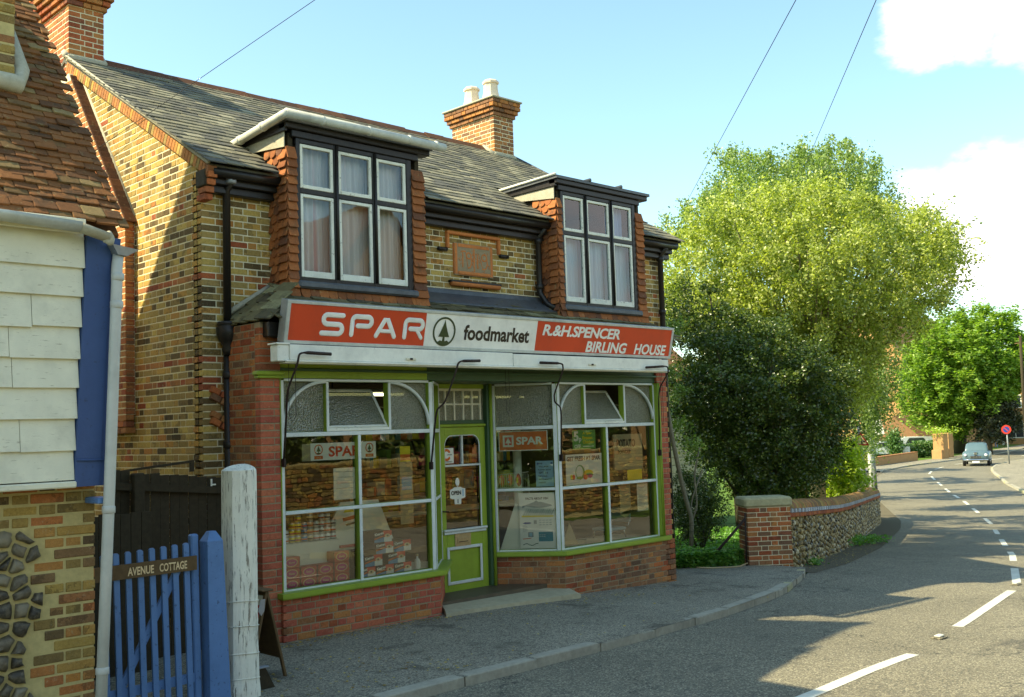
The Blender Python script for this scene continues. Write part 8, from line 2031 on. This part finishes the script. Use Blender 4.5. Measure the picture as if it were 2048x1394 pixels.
# ---- far chestnut and yew
t = thing('chestnut_tree', 'large spreading horse chestnut beyond the parked-up bend', 'tree', (97.8, 40.8, -1.3))
t['label'] = 'large spreading horse chestnut with broad leaf clusters, beyond the bend in the road'
b = MB(); b.tube([(98.0, 41.0, -1.6), (97.8, 40.6, 1.2), (97.2, 39.8, 4.5)], [.62, .5, .4], 'bark', 10)
limbs(b, (97.5, 40.0, 2.8), [c for c in CL_E[::7]], 'bark', .22, 4, .45, .03); b.obj('trunk', t)
P = pointsR(CL_E, 1.25, 120, 41, shell=.6)
P2 = np.concatenate([P+np.random.RandomState(k).normal(size=P.shape)*.10 for k in range(2)])
leaf_mesh('foliage', P2, .38, 'chestnut leaves', t, flat=.75, seed=42, aspect=.55)
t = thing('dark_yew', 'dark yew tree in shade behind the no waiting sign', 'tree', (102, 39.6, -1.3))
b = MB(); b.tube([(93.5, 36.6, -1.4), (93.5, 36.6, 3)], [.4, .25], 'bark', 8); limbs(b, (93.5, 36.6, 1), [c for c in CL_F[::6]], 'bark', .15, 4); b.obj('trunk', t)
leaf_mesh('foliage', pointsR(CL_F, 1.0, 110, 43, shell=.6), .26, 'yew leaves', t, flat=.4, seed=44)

# ================================================================== beyond the bend
def house(name, lab, x0, x1, y0, y1, z0, ze, zr_, mat, roofm, wins, ridge='X', extra=None):
    h = thing(name, lab, 'house', ((x0+x1)/2, y0, z0))
    b = MB(); b.box((x0, y0, z0-.5), (x1, y1, ze), mat)
    if ridge == 'X': b.prism([(y0, ze), (y1, ze), ((y0+y1)/2, zr_-.15)], (x0, 0, 0), (0, 1, 0), (0, 0, 1), (1, 0, 0), x1-x0, mat)
    else: b.prism([(x0, ze), (x1, ze), ((x0+x1)/2, zr_-.15)], (0, y0, 0), (1, 0, 0), (0, 0, 1), (0, 1, 0), y1-y0, mat)
    b.obj('wall', h)
    b = MB()
    if ridge == 'X':
        ym = (y0+y1)/2
        for s0, s1 in ((y0-.3, ym), (y1+.3, ym)): b.add([(x0-.3, s0, ze-.1), (x1+.3, s0, ze-.1), (x1+.3, s1, zr_), (x0-.3, s1, zr_), (x0-.3, s0, ze-.22), (x1+.3, s0, ze-.22), (x1+.3, s1, zr_-.14), (x0-.3, s1, zr_-.14)], [(0, 1, 2, 3), (7, 6, 5, 4), (0, 4, 5, 1), (1, 5, 6, 2), (3, 7, 4, 0)], roofm)
    else:
        xm = (x0+x1)/2
        for s0, s1 in ((x0-.3, xm), (x1+.3, xm)): b.add([(s0, y0-.3, ze-.1), (s0, y1+.3, ze-.1), (s1, y1+.3, zr_), (s1, y0-.3, zr_), (s0, y0-.3, ze-.24), (s0, y1+.3, ze-.24), (s1, y1+.3, zr_-.14), (s1, y0-.3, zr_-.14)], [(0, 1, 2, 3), (7, 6, 5, 4), (0, 4, 5, 1), (1, 5, 6, 2), (3, 7, 4, 0)], roofm)
    r = b.obj('roof', h)
    for (face, a, c, zb, zt) in wins:
        b = MB(); g = MB()
        if face == 'W':
            b.box((x0-.06, a, zb), (x0+.02, c, zt), 'white paint', .02); g.box((x0-.075, a+.12, zb+.12), (x0-.062, (a+c)/2-.04, zt-.12), 'car glass'); g.box((x0-.075, (a+c)/2+.04, zb+.12), (x0-.062, c-.12, zt-.12), 'car glass')
        else:
            yy = y0 if face == 'S' else y1; s_ = -1 if face == 'S' else 1
            b.box((a, yy+s_*.06, zb), (c, yy-s_*.02, zt), 'white paint', .02); g.box((a+.12, yy+s_*.075, zb+.12), ((a+c)/2-.04, yy+s_*.062, zt-.12), 'car glass'); g.box(((a+c)/2+.04, yy+s_*.075, zb+.12), (c-.12, yy+s_*.062, zt-.12), 'car glass')
        w_ = b.obj('window', h); g.obj('window_pane', w_)
    return h
# big plain-gabled brick house left of the chestnut
hb = house('gabled_brick_house', 'plain sunlit orange-brick gable house behind the hedge, left of the chestnut', 105.6, 124, 47.5, 60, -1.3, 6.6, 13.5, 'far brick', 'far roof', [('S', 112, 114, .2, 1.8)], 'X')
b = MB(); b.prism([(78, -1.2), (96, -1.2), (96, 3.0), (86, 1.2)], (0, 37.6, 0), (1, 0, 0), (0, 0, 1), (0, 1, 0), .2, 'far roof')
sh = thing('garage_roof', 'low brown outbuilding roof behind the white van', 'outbuilding', (97, 45, -1.2))
b = MB(); b.box((96.5, 44.0, -1.3), (104, 48.5, .3), 'far brick'); b.obj('wall', sh)
b = MB(); b.prism([(43.8, .25), (48.8, .25), (46.3, 2.3)], (96.2, 0, 0), (0, 1, 0), (0, 0, 1), (1, 0, 0), 8.0, 'far roof'); b.obj('roof', sh)
hr = house('cream_brick_house', 'sunlit brick house with white windows behind the no waiting sign', 131.8, 150, 38, 50.4, -1.7, 5.5, 9.6, 'far brick', 'far roof', [('W', 47.3, 49.0, 2.8, 4.4), ('W', 47.2, 49.2, -.8, 1.4), ('W', 43.0, 45.0, -.8, 1.4)], 'X')
b = MB(); b.box((130.9, 46.4, 1.75), (131.79, 49.8, 2.0), 'stone coping', .03); b.box((131.1, 46.6, -1.6), (131.7, 46.7, 1.74), 'white paint'); b.box((131.1, 49.5, -1.6), (131.7, 49.6, 1.74), 'white paint'); b.obj('bay_roof', hr)
# low brick planter wall, hedge, brick gate pillars
lw = thing('low_brick_wall', 'low orange brick wall along the far lawn', 'wall', (72, 34.6, -1.2))
b = MB(); Bw = [Vector((68.3, 34.4, 0)), Vector((79.3, 36.4, 0))]
du = (Bw[1]-Bw[0]).normalized(); nn = Vector((du.y, -du.x, 0)); T = frame(Bw[0], du, nn, Zu); ln = (Bw[1]-Bw[0]).length
b.box((0, -.3, -1.5), (ln, 0, -.62), 'far brick', 0, T); b.obj('brickwork', lw)
b = MB(); b.box((-.03, -.33, -.619), (ln+.03, .03, -.55), 'brown brick', .01, T); b.obj('coping', lw)
fs_ = thing('far_flint_wall', 'brick-ended flint wall behind the triangular warning sign', 'wall', (41, 21.8, -1.2))
b = MB()
for a, c in (((36.5, 19.6), (41.6, 21.9)),):
    A = Vector((*a, 0)); Bq = Vector((*c, 0)); d = (Bq-A).normalized(); T = frame(A, d, Vector((d.y, -d.x, 0)), Zu); l_ = (Bq-A).length
    b.box((0, -.35, -1.5), (l_, 0, -.15), 'old brick', .02, T); b.tube([T @ Vector((0, -.17, -.12)), T @ Vector((l_, -.17, -.12))], .2, 'stone coping', 8)
b.obj('wall_body', fs_)
for k, (x, y, lab) in enumerate([(81.9, 35.7, 'square brick gate pillar with yellow flowers on top'), (85.0, 36.6, 'square brick gate pillar just behind the car')]):
    t = thing('gate_pillar', lab, 'pillar', (x, y, -1.2)); b = MB(); b.box((x-.42, y-.42, -1.5), (x+.42, y+.42, .75), 'far brick', .02); b.box((x-.80, y-.4, -1.5), (x-.43, y+.4, -.5), 'far brick', .02); b.obj('brick_shaft', t)
    if k == 0: leaf_mesh('flowers', np.array([x-.3, y, .98])+np.random.RandomState(2).normal(size=(500, 3))*np.array([.9, .5, .16]), .16, 'bright leaves', t, flat=.5, seed=50)
n = 16000; q = np.random.RandomState(12)
u = q.uniform(0, 1, n); px = 80.5+u*6.8+q.normal(0, .35, n); py = 44.2-u*6.2+q.normal(0, .35, n); pz = -1.25+q.uniform(0, 1, n)**.7*(1.15+.2*np.sin(u*16)+.15*np.sin(u*41))
hd = thing('hedge', 'loose green garden hedge behind the low brick wall', 'hedge', (84, 41, -1.2))
leaf_mesh('foliage', np.stack([px, py, pz], 1), .20, 'hedge leaves', hd, flat=.4, seed=51)
b = MB(); b.tube([(80.5, 44.3, -1.1), (87.3, 38.1, -1.1)], .12, 'soil', 6); b.obj('stems', hd)
t = thing('garden_shrub', 'dark green shrub standing in the hedge between the white car and the van', 'shrub', (83, 39.7, -1.2))
leaf_mesh('foliage', np.array([83.4, 40.2, .0])+q.normal(size=(2200, 3))*np.array([.3, .3, .60]), .2, 'hedge leaves', t, flat=.3, seed=52); b = MB(); b.tube([(83.4, 40.2, -1.2), (83.4, 40.2, .6)], .05, 'bark', 6); b.obj('stem', t)
t = thing('spiky_shrub', 'spiky dark shrub in front of the brick gable', 'shrub', (87.7, 43.4, -1.2))
b = MB(); q2 = random.Random(6)
for k in range(60):
    a = q2.uniform(0, 6.28); r = q2.uniform(.2, 1.0); b.tube([(87.7, 44.2, -1.0), (87.7+r*1.4*cos(a), 44.2+r*1.4*sin(a), .0+q2.uniform(.2, 1.3))], [.04, .008], 'yew leaves', 4)
b.obj('fronds', t)
t = thing('flowering_bush', 'small pink flowering bush on the far lawn', 'bush', (68, 34.9, -1.2))
leaf_mesh('foliage', np.array([68.4, 35.3, -.95])+q.normal(size=(500, 3))*np.array([.35, .35, .20]), .13, 'bright leaves', t, flat=.4, seed=53); leaf_mesh('blossom', np.array([68.4, 35.3, -.72])+q.normal(size=(260, 3))*np.array([.35, .35, .12]), .13, 'red petals', t, flat=.4, seed=54)
# white vehicles parked behind the hedge
def simple_vehicle(t, O, L_, Wd, H, m, ang, van=False):
    T = Matrix.Translation(O) @ Matrix.Rotation(ang, 4, 'Z')
    if van: prof = [(0, .35), (0, 1.0), (.5, 1.15), (1.1, H-.05), (1.5, H), (L_-.1, H), (L_, H-.2), (L_, .35)]
    else: prof = [(0, .35), (0, .80), (.95, .92), (1.5, H-.04), (1.8, H), (2.9, H), (3.5, .95), (L_, .88), (L_, .35)]
    b = MB(); b.prism(prof, T @ Vector((0, -Wd/2, 0)), (T.to_3x3() @ Vector((1, 0, 0))), (0, 0, 1), (T.to_3x3() @ Vector((0, 1, 0))), Wd, m); b.obj('body', t)
    g = MB()
    for s_ in (-1, 1): g.prism([(1.25 if van else 1.25, H*.62 if van else .95), (1.6, H-.1), (2.9, H-.1), (3.3, .96 if not van else H*.62)], T @ Vector((0, s_*(Wd/2+.004), 0)), (T.to_3x3() @ Vector((1, 0, 0))), (0, 0, 1), (T.to_3x3() @ Vector((0, s_, 0))), .01, 'car glass')
    g.obj('side_windows', t)
    for x in (.8, L_-.85):
        for s_ in (-1, 1):
            w_ = MB(); V = T @ Vector((x, s_*(Wd/2-.08), .30)); ax = T.to_3x3() @ Vector((0, 1, 0)); w_.tube([V-ax*.09, V+ax*.09], .30, 'tyre', 14); w_.tube([V-ax*.095, V+ax*.095], .16, 'chrome', 12); w_.obj('wheel', t)
t = thing('white_saloon_car', 'white saloon car parked behind the hedge, left', 'car', (83, 42, -1.15)); simple_vehicle(t, (82.2, 42.9, -1.2), 4.1, 1.6, 1.38, 'white car paint', -.8)
t = thing('white_pickup_van', 'pale pinkish-white van parked behind the hedge in front of the brown roof', 'van', (92, 43, -1.15)); simple_vehicle(t, (91.0, 44.5, -1.2), 5.2, 1.9, 1.55, 'white car paint', -.75, True)
# ---- signs
def stand(b, x, y, z0, z1, r, m, lean=0): b.tube([(x, y, z0), (x-lean, y, z1)], r, m, 10)
def facing(P):      # frame facing down the road towards us
    d = Vector((CAM.x-P[0], CAM.y-P[1], 0)).normalized(); u = Vector((-d.y, d.x, 0)); return u, d
wx, wy = 31.6, 16.0
POLE_B = Vector((31.83, 16.22, -1.25)); POLE_T = Vector((31.40, 16.31, 1.86)); SIGN_C = Vector((31.42, 16.25, 1.40))
t = thing('warning_sign', 'red-edged triangular warning sign on a leaning grey pole at the end of the flint wall', 'road sign', (wx, wy, hz(wx)))
b = MB(); b.tube([POLE_B, POLE_T], .036, 'sign grey', 10); b.obj('pole', t)
c = Vector((31.55, 16.55, .98)); dd = Vector((-.80, -.60, 0)).normalized(); uu = Vector((-dd.y, dd.x, 0))
c = SIGN_C
dd = Vector((-.93, -.36, 0)).normalized(); uu = Vector((.36, -.93, 0)).normalized()
H3 = .56
def tri(r): return [(-r*.56*1.732/1.0*.5*1.0, -r*.28*1.0), (r*.56*1.732*.5, -r*.28), (0, r*.56)]
s3 = .50
b = MB(); b.prism([(-s3*.5, -s3*.29), (s3*.5, -s3*.29), (0, s3*.58)], c, uu, Zu, dd, .02, 'poster red'); b.obj('red_triangle', t)
b = MB(); s4 = .35; b.prism([(-s4*.5, -s4*.29), (s4*.5, -s4*.29), (0, s4*.58)], c+dd*.021, uu, Zu, dd, .003, 'cream print'); b.obj('white_face', t)
b = MB(); b.prism([(.01, -.10), (.05, -.10), (.04, .08), (.015, .08)], c+dd*.025, uu, Zu, dd, .003, 'sign ink'); b.prism([(-.12, -.04), (.01, -.03), (.01, .0), (-.10, -.01)], c+dd*.025, uu, Zu, dd, .003, 'sign grey'); b.obj('junction_symbol', t)
t = thing('white_sign_pole', 'pale pole with a small white plate, behind the warning sign', 'sign', (44.5, 22.6, -1.15))
b = MB(); stand(b, 44.6, 22.6, -1.3, 3.1, .13, 'white paint', .25); b.obj('pole', t)
b = MB(); P0 = Vector((44.45, 22.35, 2.55)); u_, d_ = facing(P0); b.prism([(0, -.25), (.62, -.25), (.66, .25), (0, .25)], P0, u_*-1, Zu, d_, .03, 'white paint'); b.obj('plate', t)
b = MB(); b.prism([(-.45, -1.15), (.28, -1.2), (.28, -.25), (.1, -.15), (-.3, -.35)], P0, u_*-1, Zu, d_, .05, 'white paint'); b.prism([(.10, -.75), (.18, -.75), (.18, -.3), (.10, -.3)], P0+d_*.055, u_*-1, Zu, d_, .01, 'sign ink'); b.obj('lower_plate', t)
t = thing('lamp_post', 'thin grey pole just right of the warning sign', 'pole', (42.6, 21.4, -1.1)); b = MB(); stand(b, 42.6, 21.45, -1.3, 1.95, .06, 'sign grey', .16); b.obj('pole', t)
t = thing('no_waiting_sign', 'round red and blue no waiting sign on a slim grey pole', 'road sign', (71.7, 26.8, -1.15))
b = MB(); stand(b, 71.72, 26.78, -1.3, 1.4, .045, 'sign grey', .08); b.obj('pole', t)
c = Vector((71.58, 26.78, 1.10)); u_, d_ = facing(c)
b = MB(); n = 24; b.prism([(.30*cos(2*pi*k/n), .30*sin(2*pi*k/n)) for k in range(n)], c, u_, Zu, d_, .02, 'poster red'); b.obj('red_disc', t)
b = MB(); b.prism([(.19*cos(2*pi*k/n), .19*sin(2*pi*k/n)) for k in range(n)], c+d_*.021, u_, Zu, d_, .003, 'sign blue'); b.prism([(-.17, .13), (-.13, .17), (.17, -.13), (.13, -.17)], c+d_*.026, u_, Zu, d_, .003, 'poster red'); b.obj('blue_face', t)
t = thing('telegraph_pole', 'brown telegraph pole at the right edge behind the chestnut', 'pole', (89, 31.8, -1.2)); b = MB(); b.tube([(89.2, 31.9, -1.5), (88.7, 31.6, 8.4)], [.15, .11], 'dark timber', 10); b.obj('shaft', t)
b = MB(); b.tube([(88.8, 31.2, 7.8), (88.8, 32.1, 7.8)], .05, 'brown timber', 6); b.obj('crossarm', t)

# ---- the oncoming saloon
car = thing('blue_grey_saloon', 'old rounded blue-grey saloon car driving towards us', 'car', (73.2, 28.8, -1.24))
ca = atan2(1.2, 3.4)      # length runs away from us
CT = Matrix.Translation((70.15, 28.30, hz(71)-.085)) @ Matrix.Rotation(ca, 4, 'Z') @ Matrix.Scale(1.0, 4)
def loft(b, secs, m, n=20, power=2.6, T=CT, smooth=True):
    """body through cross-sections (x, half width, z low, z high)"""
    V = []; F = []
    for (x, hw, z0, z1) in secs:
        for k in range(n):
            t = 2*pi*(k+.5)/n; c_, s_ = cos(t), sin(t)
            V.append(T @ Vector((x, hw*abs(c_)**(2/power)*(1 if c_ > 0 else -1), (z0+z1)/2+(z1-z0)/2*abs(s_)**(2/power)*(1 if s_ > 0 else -1))))
    for i in range(len(secs)-1):
        for k in range(n): F.append((i*n+k, i*n+(k+1) % n, (i+1)*n+(k+1) % n, (i+1)*n+k))
    F.append(tuple(range(n-1, -1, -1))); F.append(tuple((len(secs)-1)*n+k for k in range(n)))
    b.add(V, F, m, 0, smooth)
b = MB()
loft(b, [(0, .62, .38, .80), (.10, .76, .30, .92), (.5, .84, .28, .98), (1.3, .87, .27, 1.02), (2.5, .88, .27, 1.02), (3.4, .86, .28, 1.0), (4.1, .80, .30, .95), (4.35, .66, .38, .85)], 'car paint', power=4)
b.obj('body', car)
b = MB(); loft(b, [(1.25, .70, .95, 1.0), (1.62, .66, .95, 1.40), (1.95, .64, .95, 1.50), (2.7, .63, .95, 1.52), (3.05, .62, .95, 1.44), (3.55, .66, .95, 1.0)], 'car paint', power=4.5); b.obj('roof', car)
def Tv(x, y, z): return CT @ Vector((x, y, z))
b = MB(); b.add([Tv(1.32, -.58, 1.05), Tv(1.32, .58, 1.05), Tv(1.66, .52, 1.39), Tv(1.66, -.52, 1.39)], [(0, 3, 2, 1)], 'car glass')
V = b.v; b.obj('windscreen', car)
b = MB()
for s_ in (-1, 1): b.add([Tv(1.55, s_*.70, 1.06), Tv(3.2, s_*.70, 1.06), Tv(2.9, s_*.655, 1.40), Tv(1.8, s_*.665, 1.38)], [(0, 1, 2, 3)], 'car glass')
b.obj('side_window', car)
b = MB(); b.tube([Tv(-.08, -.74, .42), Tv(-.14, -.4, .42), Tv(-.14, .4, .42), Tv(-.08, .74, .42)], .055, 'chrome', 8); b.obj('bumper', car)
b = MB(); b.box((-.03, -.34, .52), (.04, .34, .70), 'chrome', .03, CT)
for k in range(7): b.box((-.035, -.29+k*.09, .535), (-.032, -.25+k*.09, .685), 'rubber black', 0, CT)
b.box((-.06, -.10, .74), (.5, .10, .95), 'chrome', .03, CT); b.obj('grille', car)
b = MB(); b.box((-.16, -.22, .24), (-.15, .22, .34), 'carton white', .003, CT); b.obj('number_plate', car)
for s_ in (-1, 1):
    b = MB(); b.tube([Tv(.02, s_*.62, .74), Tv(-.035, s_*.62, .74)], [.115, .10], 'chrome', 14); b.tube([Tv(-.034, s_*.62, .74), Tv(-.05, s_*.62, .74)], [.09, .07], 'carton white', 14); b.obj('headlight', car)
    for x in (.75, 3.45):
        w_ = MB(); A_ = CT.to_3x3() @ Vector((0, 1, 0)); p = Tv(x, s_*.74, .31); w_.tube([p-A_*.09, p+A_*.09], .31, 'tyre', 16); w_.tube([p-A_*.10, p+A_*.10], .17, 'chrome', 12); w_.obj('wheel', car)
b = MB()
for x in (1.9, 2.3, 2.7): b.tube([Tv(x, -.5, 1.57), Tv(x, .5, 1.57)], .014, 'iron', 5)
for y in (-.5, 0, .5): b.tube([Tv(1.8, y, 1.60), Tv(2.8, y, 1.60)], .014, 'iron', 5)
for x in (1.9, 2.7):
    for y in (-.5, .5): b.tube([Tv(x, y, 1.44), Tv(x, y, 1.6)], .012, 'iron', 5)
b.obj('roof_rack', car)

# ---- people far down the pavement
def person(lab, P0, face, cloth, stride=.14, leg='dark cloth'):
    t = thing('person', lab, 'person', P0)
    T = Matrix.Translation(P0) @ Matrix.Rotation(face, 4, 'Z')
    J = {'pel': (0, 0, .93), 'che': (0, 0, 1.28), 'nek': (0, 0, 1.47), 'hed': (.02, 0, 1.58), 'top': (.02, 0, 1.70), 'sl': (0, .18, 1.40), 'el': (-.05, .24, 1.12), 'wl': (.04, .23, .88), 'hl': (.06, .23, .80),
         'sr': (0, -.18, 1.40), 'er': (.02, -.24, 1.12), 'wr': (.10, -.22, .90), 'hr': (.12, -.22, .82), 'pl': (0, .10, .90), 'kl': (stride*.7, .10, .50), 'al': (stride, .10, .09), 'tl': (stride+.16, .11, .03),
         'prr': (0, -.10, .90), 'kr': (-stride*.3, -.10, .50), 'ar': (-stride, -.10, .12), 'tr': (-stride+.15, -.11, .03)}
    R = {'pel': .15, 'che': .16, 'nek': .06, 'hed': .10, 'top': .075, 'sl': .075, 'el': .05, 'wl': .032, 'hl': .035, 'sr': .075, 'er': .05, 'wr': .032, 'hr': .035, 'pl': .10, 'kl': .068, 'al': .045, 'tl': .04, 'prr': .10, 'kr': .068, 'ar': .045, 'tr': .04}
    E = [('pel', 'che'), ('che', 'nek'), ('nek', 'hed'), ('hed', 'top'), ('che', 'sl'), ('sl', 'el'), ('el', 'wl'), ('wl', 'hl'), ('che', 'sr'), ('sr', 'er'), ('er', 'wr'), ('wr', 'hr'), ('pel', 'pl'), ('pl', 'kl'), ('kl', 'al'), ('al', 'tl'), ('pel', 'prr'), ('prr', 'kr'), ('kr', 'ar'), ('ar', 'tr')]
    ks = list(J); me = bpy.data.meshes.new('body'); me.from_pydata([J[k] for k in ks], [(ks.index(a), ks.index(c)) for a, c in E], [])
    o = bpy.data.objects.new('body', me); COL.objects.link(o)
    sk_ = o.modifiers.new('s', 'SKIN'); 
    for i, k in enumerate(ks): me.skin_vertices[0].data[i].radius = (R[k], R[k]*.8)
    me.skin_vertices[0].data[0].use_root = True
    o.modifiers.new('u', 'SUBSURF').levels = 1
    dg = bpy.context.evaluated_depsgraph_get(); dg.update()
    m2 = bpy.data.meshes.new_from_object(o.evaluated_get(dg)); bpy.data.objects.remove(o)
    m2.materials.clear(); m2.materials.append(M[cloth]); m2.materials.append(M['skin']); m2.materials.append(M[leg])
    for p in m2.polygons:
        z = p.center.z; p.material_index = 1 if (z > 1.45 or (z < .86 and abs(p.center.y) > .18)) else 2 if z < .88 else 0; p.use_smooth = True
    o = bpy.data.objects.new('body', m2); put(o, t, T)
    b = MB(); b.blob((-.01, 0, 1.655), (.105, .095, .10), 'rubber black', 2, .08); h = b.obj('hair', None); h.parent = t; h.matrix_parent_inverse = WORLD[t.name].inverted(); h.matrix_basis = T
person('person in dark clothes walking on the far pavement, right of the no waiting sign', (114.85, 45.0, -1.42), 3.5, 'dark cloth')
person('person in a green-yellow top standing on the far pavement, left of the darker walker', (114.2, 45.6, -1.40), 3.4, 'poster green', .05)
person('person in pale blue clothes on the far pavement, at the far right of the group', (115.4, 44.3, -1.40), 3.4, 'pale blue paper', .10, 'blue cloth')
# driver behind the windscreen
t = thing('person', 'driver in dark clothes behind the windscreen of the old saloon', 'person', Tv(2.1, -.35, .6))
b = MB(); hp_ = Tv(1.95, -.33, 1.20); b.blob(hp_, (.10, .09, .13), 'skin', 2, .05); b.blob(Tv(2.0, -.33, .92), (.17, .22, .22), 'dark cloth', 2, .05); b.tube([Tv(2.0, -.33, 1.0), Tv(1.97, -.33, 1.15)], .055, 'skin', 8); b.obj('body', t)

# ---- overhead wires
def wire(name, lab, A, B_, sag, r, grp=None):
    A = Vector(A); B_ = Vector(B_); b = MB(); P_ = [A.lerp(B_, k/16)-Zu*sag*4*(k/16)*(1-k/16) for k in range(17)]
    b.tube(P_, r, 'rubber black', 5); b.obj(name, None, lab, 'wire', grp)
def pt(x, y, d): return CAM + (FWD + RGT*((x-1024)/2100) - UPV*((y-697)/2100))*d
wire('overhead_wire', 'thin overhead wire running down to the shop gable, leftmost in the sky', (5.35, 12.84, 5.73), (5.62, 4.0, 6.62), .0, .0035)
wire('overhead_wire', 'middle overhead wire falling behind the pale green tree', (10.76, 5.72, 7.40), (24.37, 17.56, 8.35), .0, .006)
wire('overhead_wire', 'rightmost overhead wire falling behind the tall birch', (11.37, 5.13, 7.35), (26.69, 15.20, 9.03), .0, .006)

# ================================================================== across the road, seen mirrored in the windows
ow = thing('opposite_wall', 'tall sunlit ragstone and brick wall on the opposite side of the road', 'wall', (16, -2.5, 0))
OW = Pieces('stone', 280, 3); OW.shape('k', *chamfer_box(-.5, .5, -.5, .5, -.5, .5, .08))
b = MB(); b.box((3, -2.9, -.6), (60, -2.52, 1.45), 'old mortar'); ob_ = b.obj('wall_core', ow)
q = random.Random(77); z = -.4; i = 0
while z < 1.40:
    h = q.uniform(.07, .12); x = 3.0+q.uniform(0, .2)
    while x < 34:
        w_ = q.uniform(.10, .28); OW.add('k', 'old brick' if q.random() < .55 else 'stock brick', frame((x+w_/2, -2.50+q.uniform(-.015, .02), z+h/2), (1, 0, q.uniform(-.03, .03)), (0, 1, 0), (0, 0, 1), w_-.02, .08, h-.018), ob_, True); x += w_
    z += h
OW.done('stonework')
t = thing('roadside_elms', 'row of dark trees above the opposite wall', 'tree', (20, -6, 0))
q = np.random.RandomState(3); cl = [(q.uniform(4, 46), q.uniform(-6.5, -3.8), q.uniform(.9, 5.2)) for _ in range(210)]
b = MB()
for x in (11, 17, 24, 31, 39): b.tube([(x, -6.5, -.3), (x+.3, -6.4, 4.5)], [.3, .15], 'bark', 8)
b.obj('trunk', t); leaf_mesh('foliage', clump_points([Vector(c) for c in cl], 1.1, 230, 61, shell=.5), .24, 'holly leaves', t, flat=.4, seed=62)
house('opposite_gabled_house', 'orange-roofed brick house across the road, mirrored in the dormer windows', 20.5, 27.5, -18, -11.5, -.3, 6.4, 10.9, 'far brick', 'roof tile', [('N', 21.6, 23.2, 4.2, 5.6), ('N', 24.6, 26.2, 4.2, 5.6)], 'Y')
house('opposite_long_house', 'long low tiled house across the road, further along', 31, 46, -19, -12, -.5, 5.2, 8.6, 'far brick', 'roof tile', [('N', 33, 34.6, 3.2, 4.6)], 'X')

t = thing('roadside_trees', 'dark trees along the road behind us, mirrored in the angled panes', 'tree', (-18, 8, 0))
q = np.random.RandomState(13); cl = [(q.uniform(-40, -9), q.uniform(1.5, 16), q.uniform(.4, 5.8)) for _ in range(110)] + [(q.uniform(-12, 3), q.uniform(-7, -3.4), q.uniform(.1, 4.5)) for _ in range(90)]
b = MB()
for x in (-12, -20, -30): b.tube([(x, 10, -.3), (x+.3, 10, 4.5)], [.3, .15], 'bark', 8)
b.obj('trunk', t); leaf_mesh('foliage', clump_points([Vector(c) for c in cl if not (1.2 < c[1] < 7.2 and c[0] > -25)], 1.3, 200, 64, shell=.5), .28, 'holly leaves', t, flat=.4, seed=65)

for i, (x, y, r, zc) in enumerate([(38.5, 22.6, 2.6, 5.2), (48, 28.3, 3.0, 5.5), (58, 34.0, 3.2, 5.5)]):
    t = thing('roadside_lime', ['leafy lime tree hidden close behind the weeping birch', 'second leafy lime tree further along behind the birch', 'farthest leafy lime tree in the row behind the birch'][i], 'tree', (x, y, -1.2), 'lime trees along the road')
    b = MB(); b.tube([(x, y, -1.3), (x, y, 2.0), (x+.1, y, zc)], [.28, .22, .12], 'bark', 8); b.obj('trunk', t)
    q = np.random.RandomState(70+i); cl = []
    for k in range(46):
        v = q.normal(size=3); v /= np.linalg.norm(v); v *= r*q.uniform(.4, 1)
        cl.append(Vector((x+v[0], y+v[1], zc+v[2]*1.05)))
    leaf_mesh('foliage', clump_points(cl, .8, 230, 75+i, shell=.5), .17, 'birch leaves green', t, flat=.4, seed=80+i)
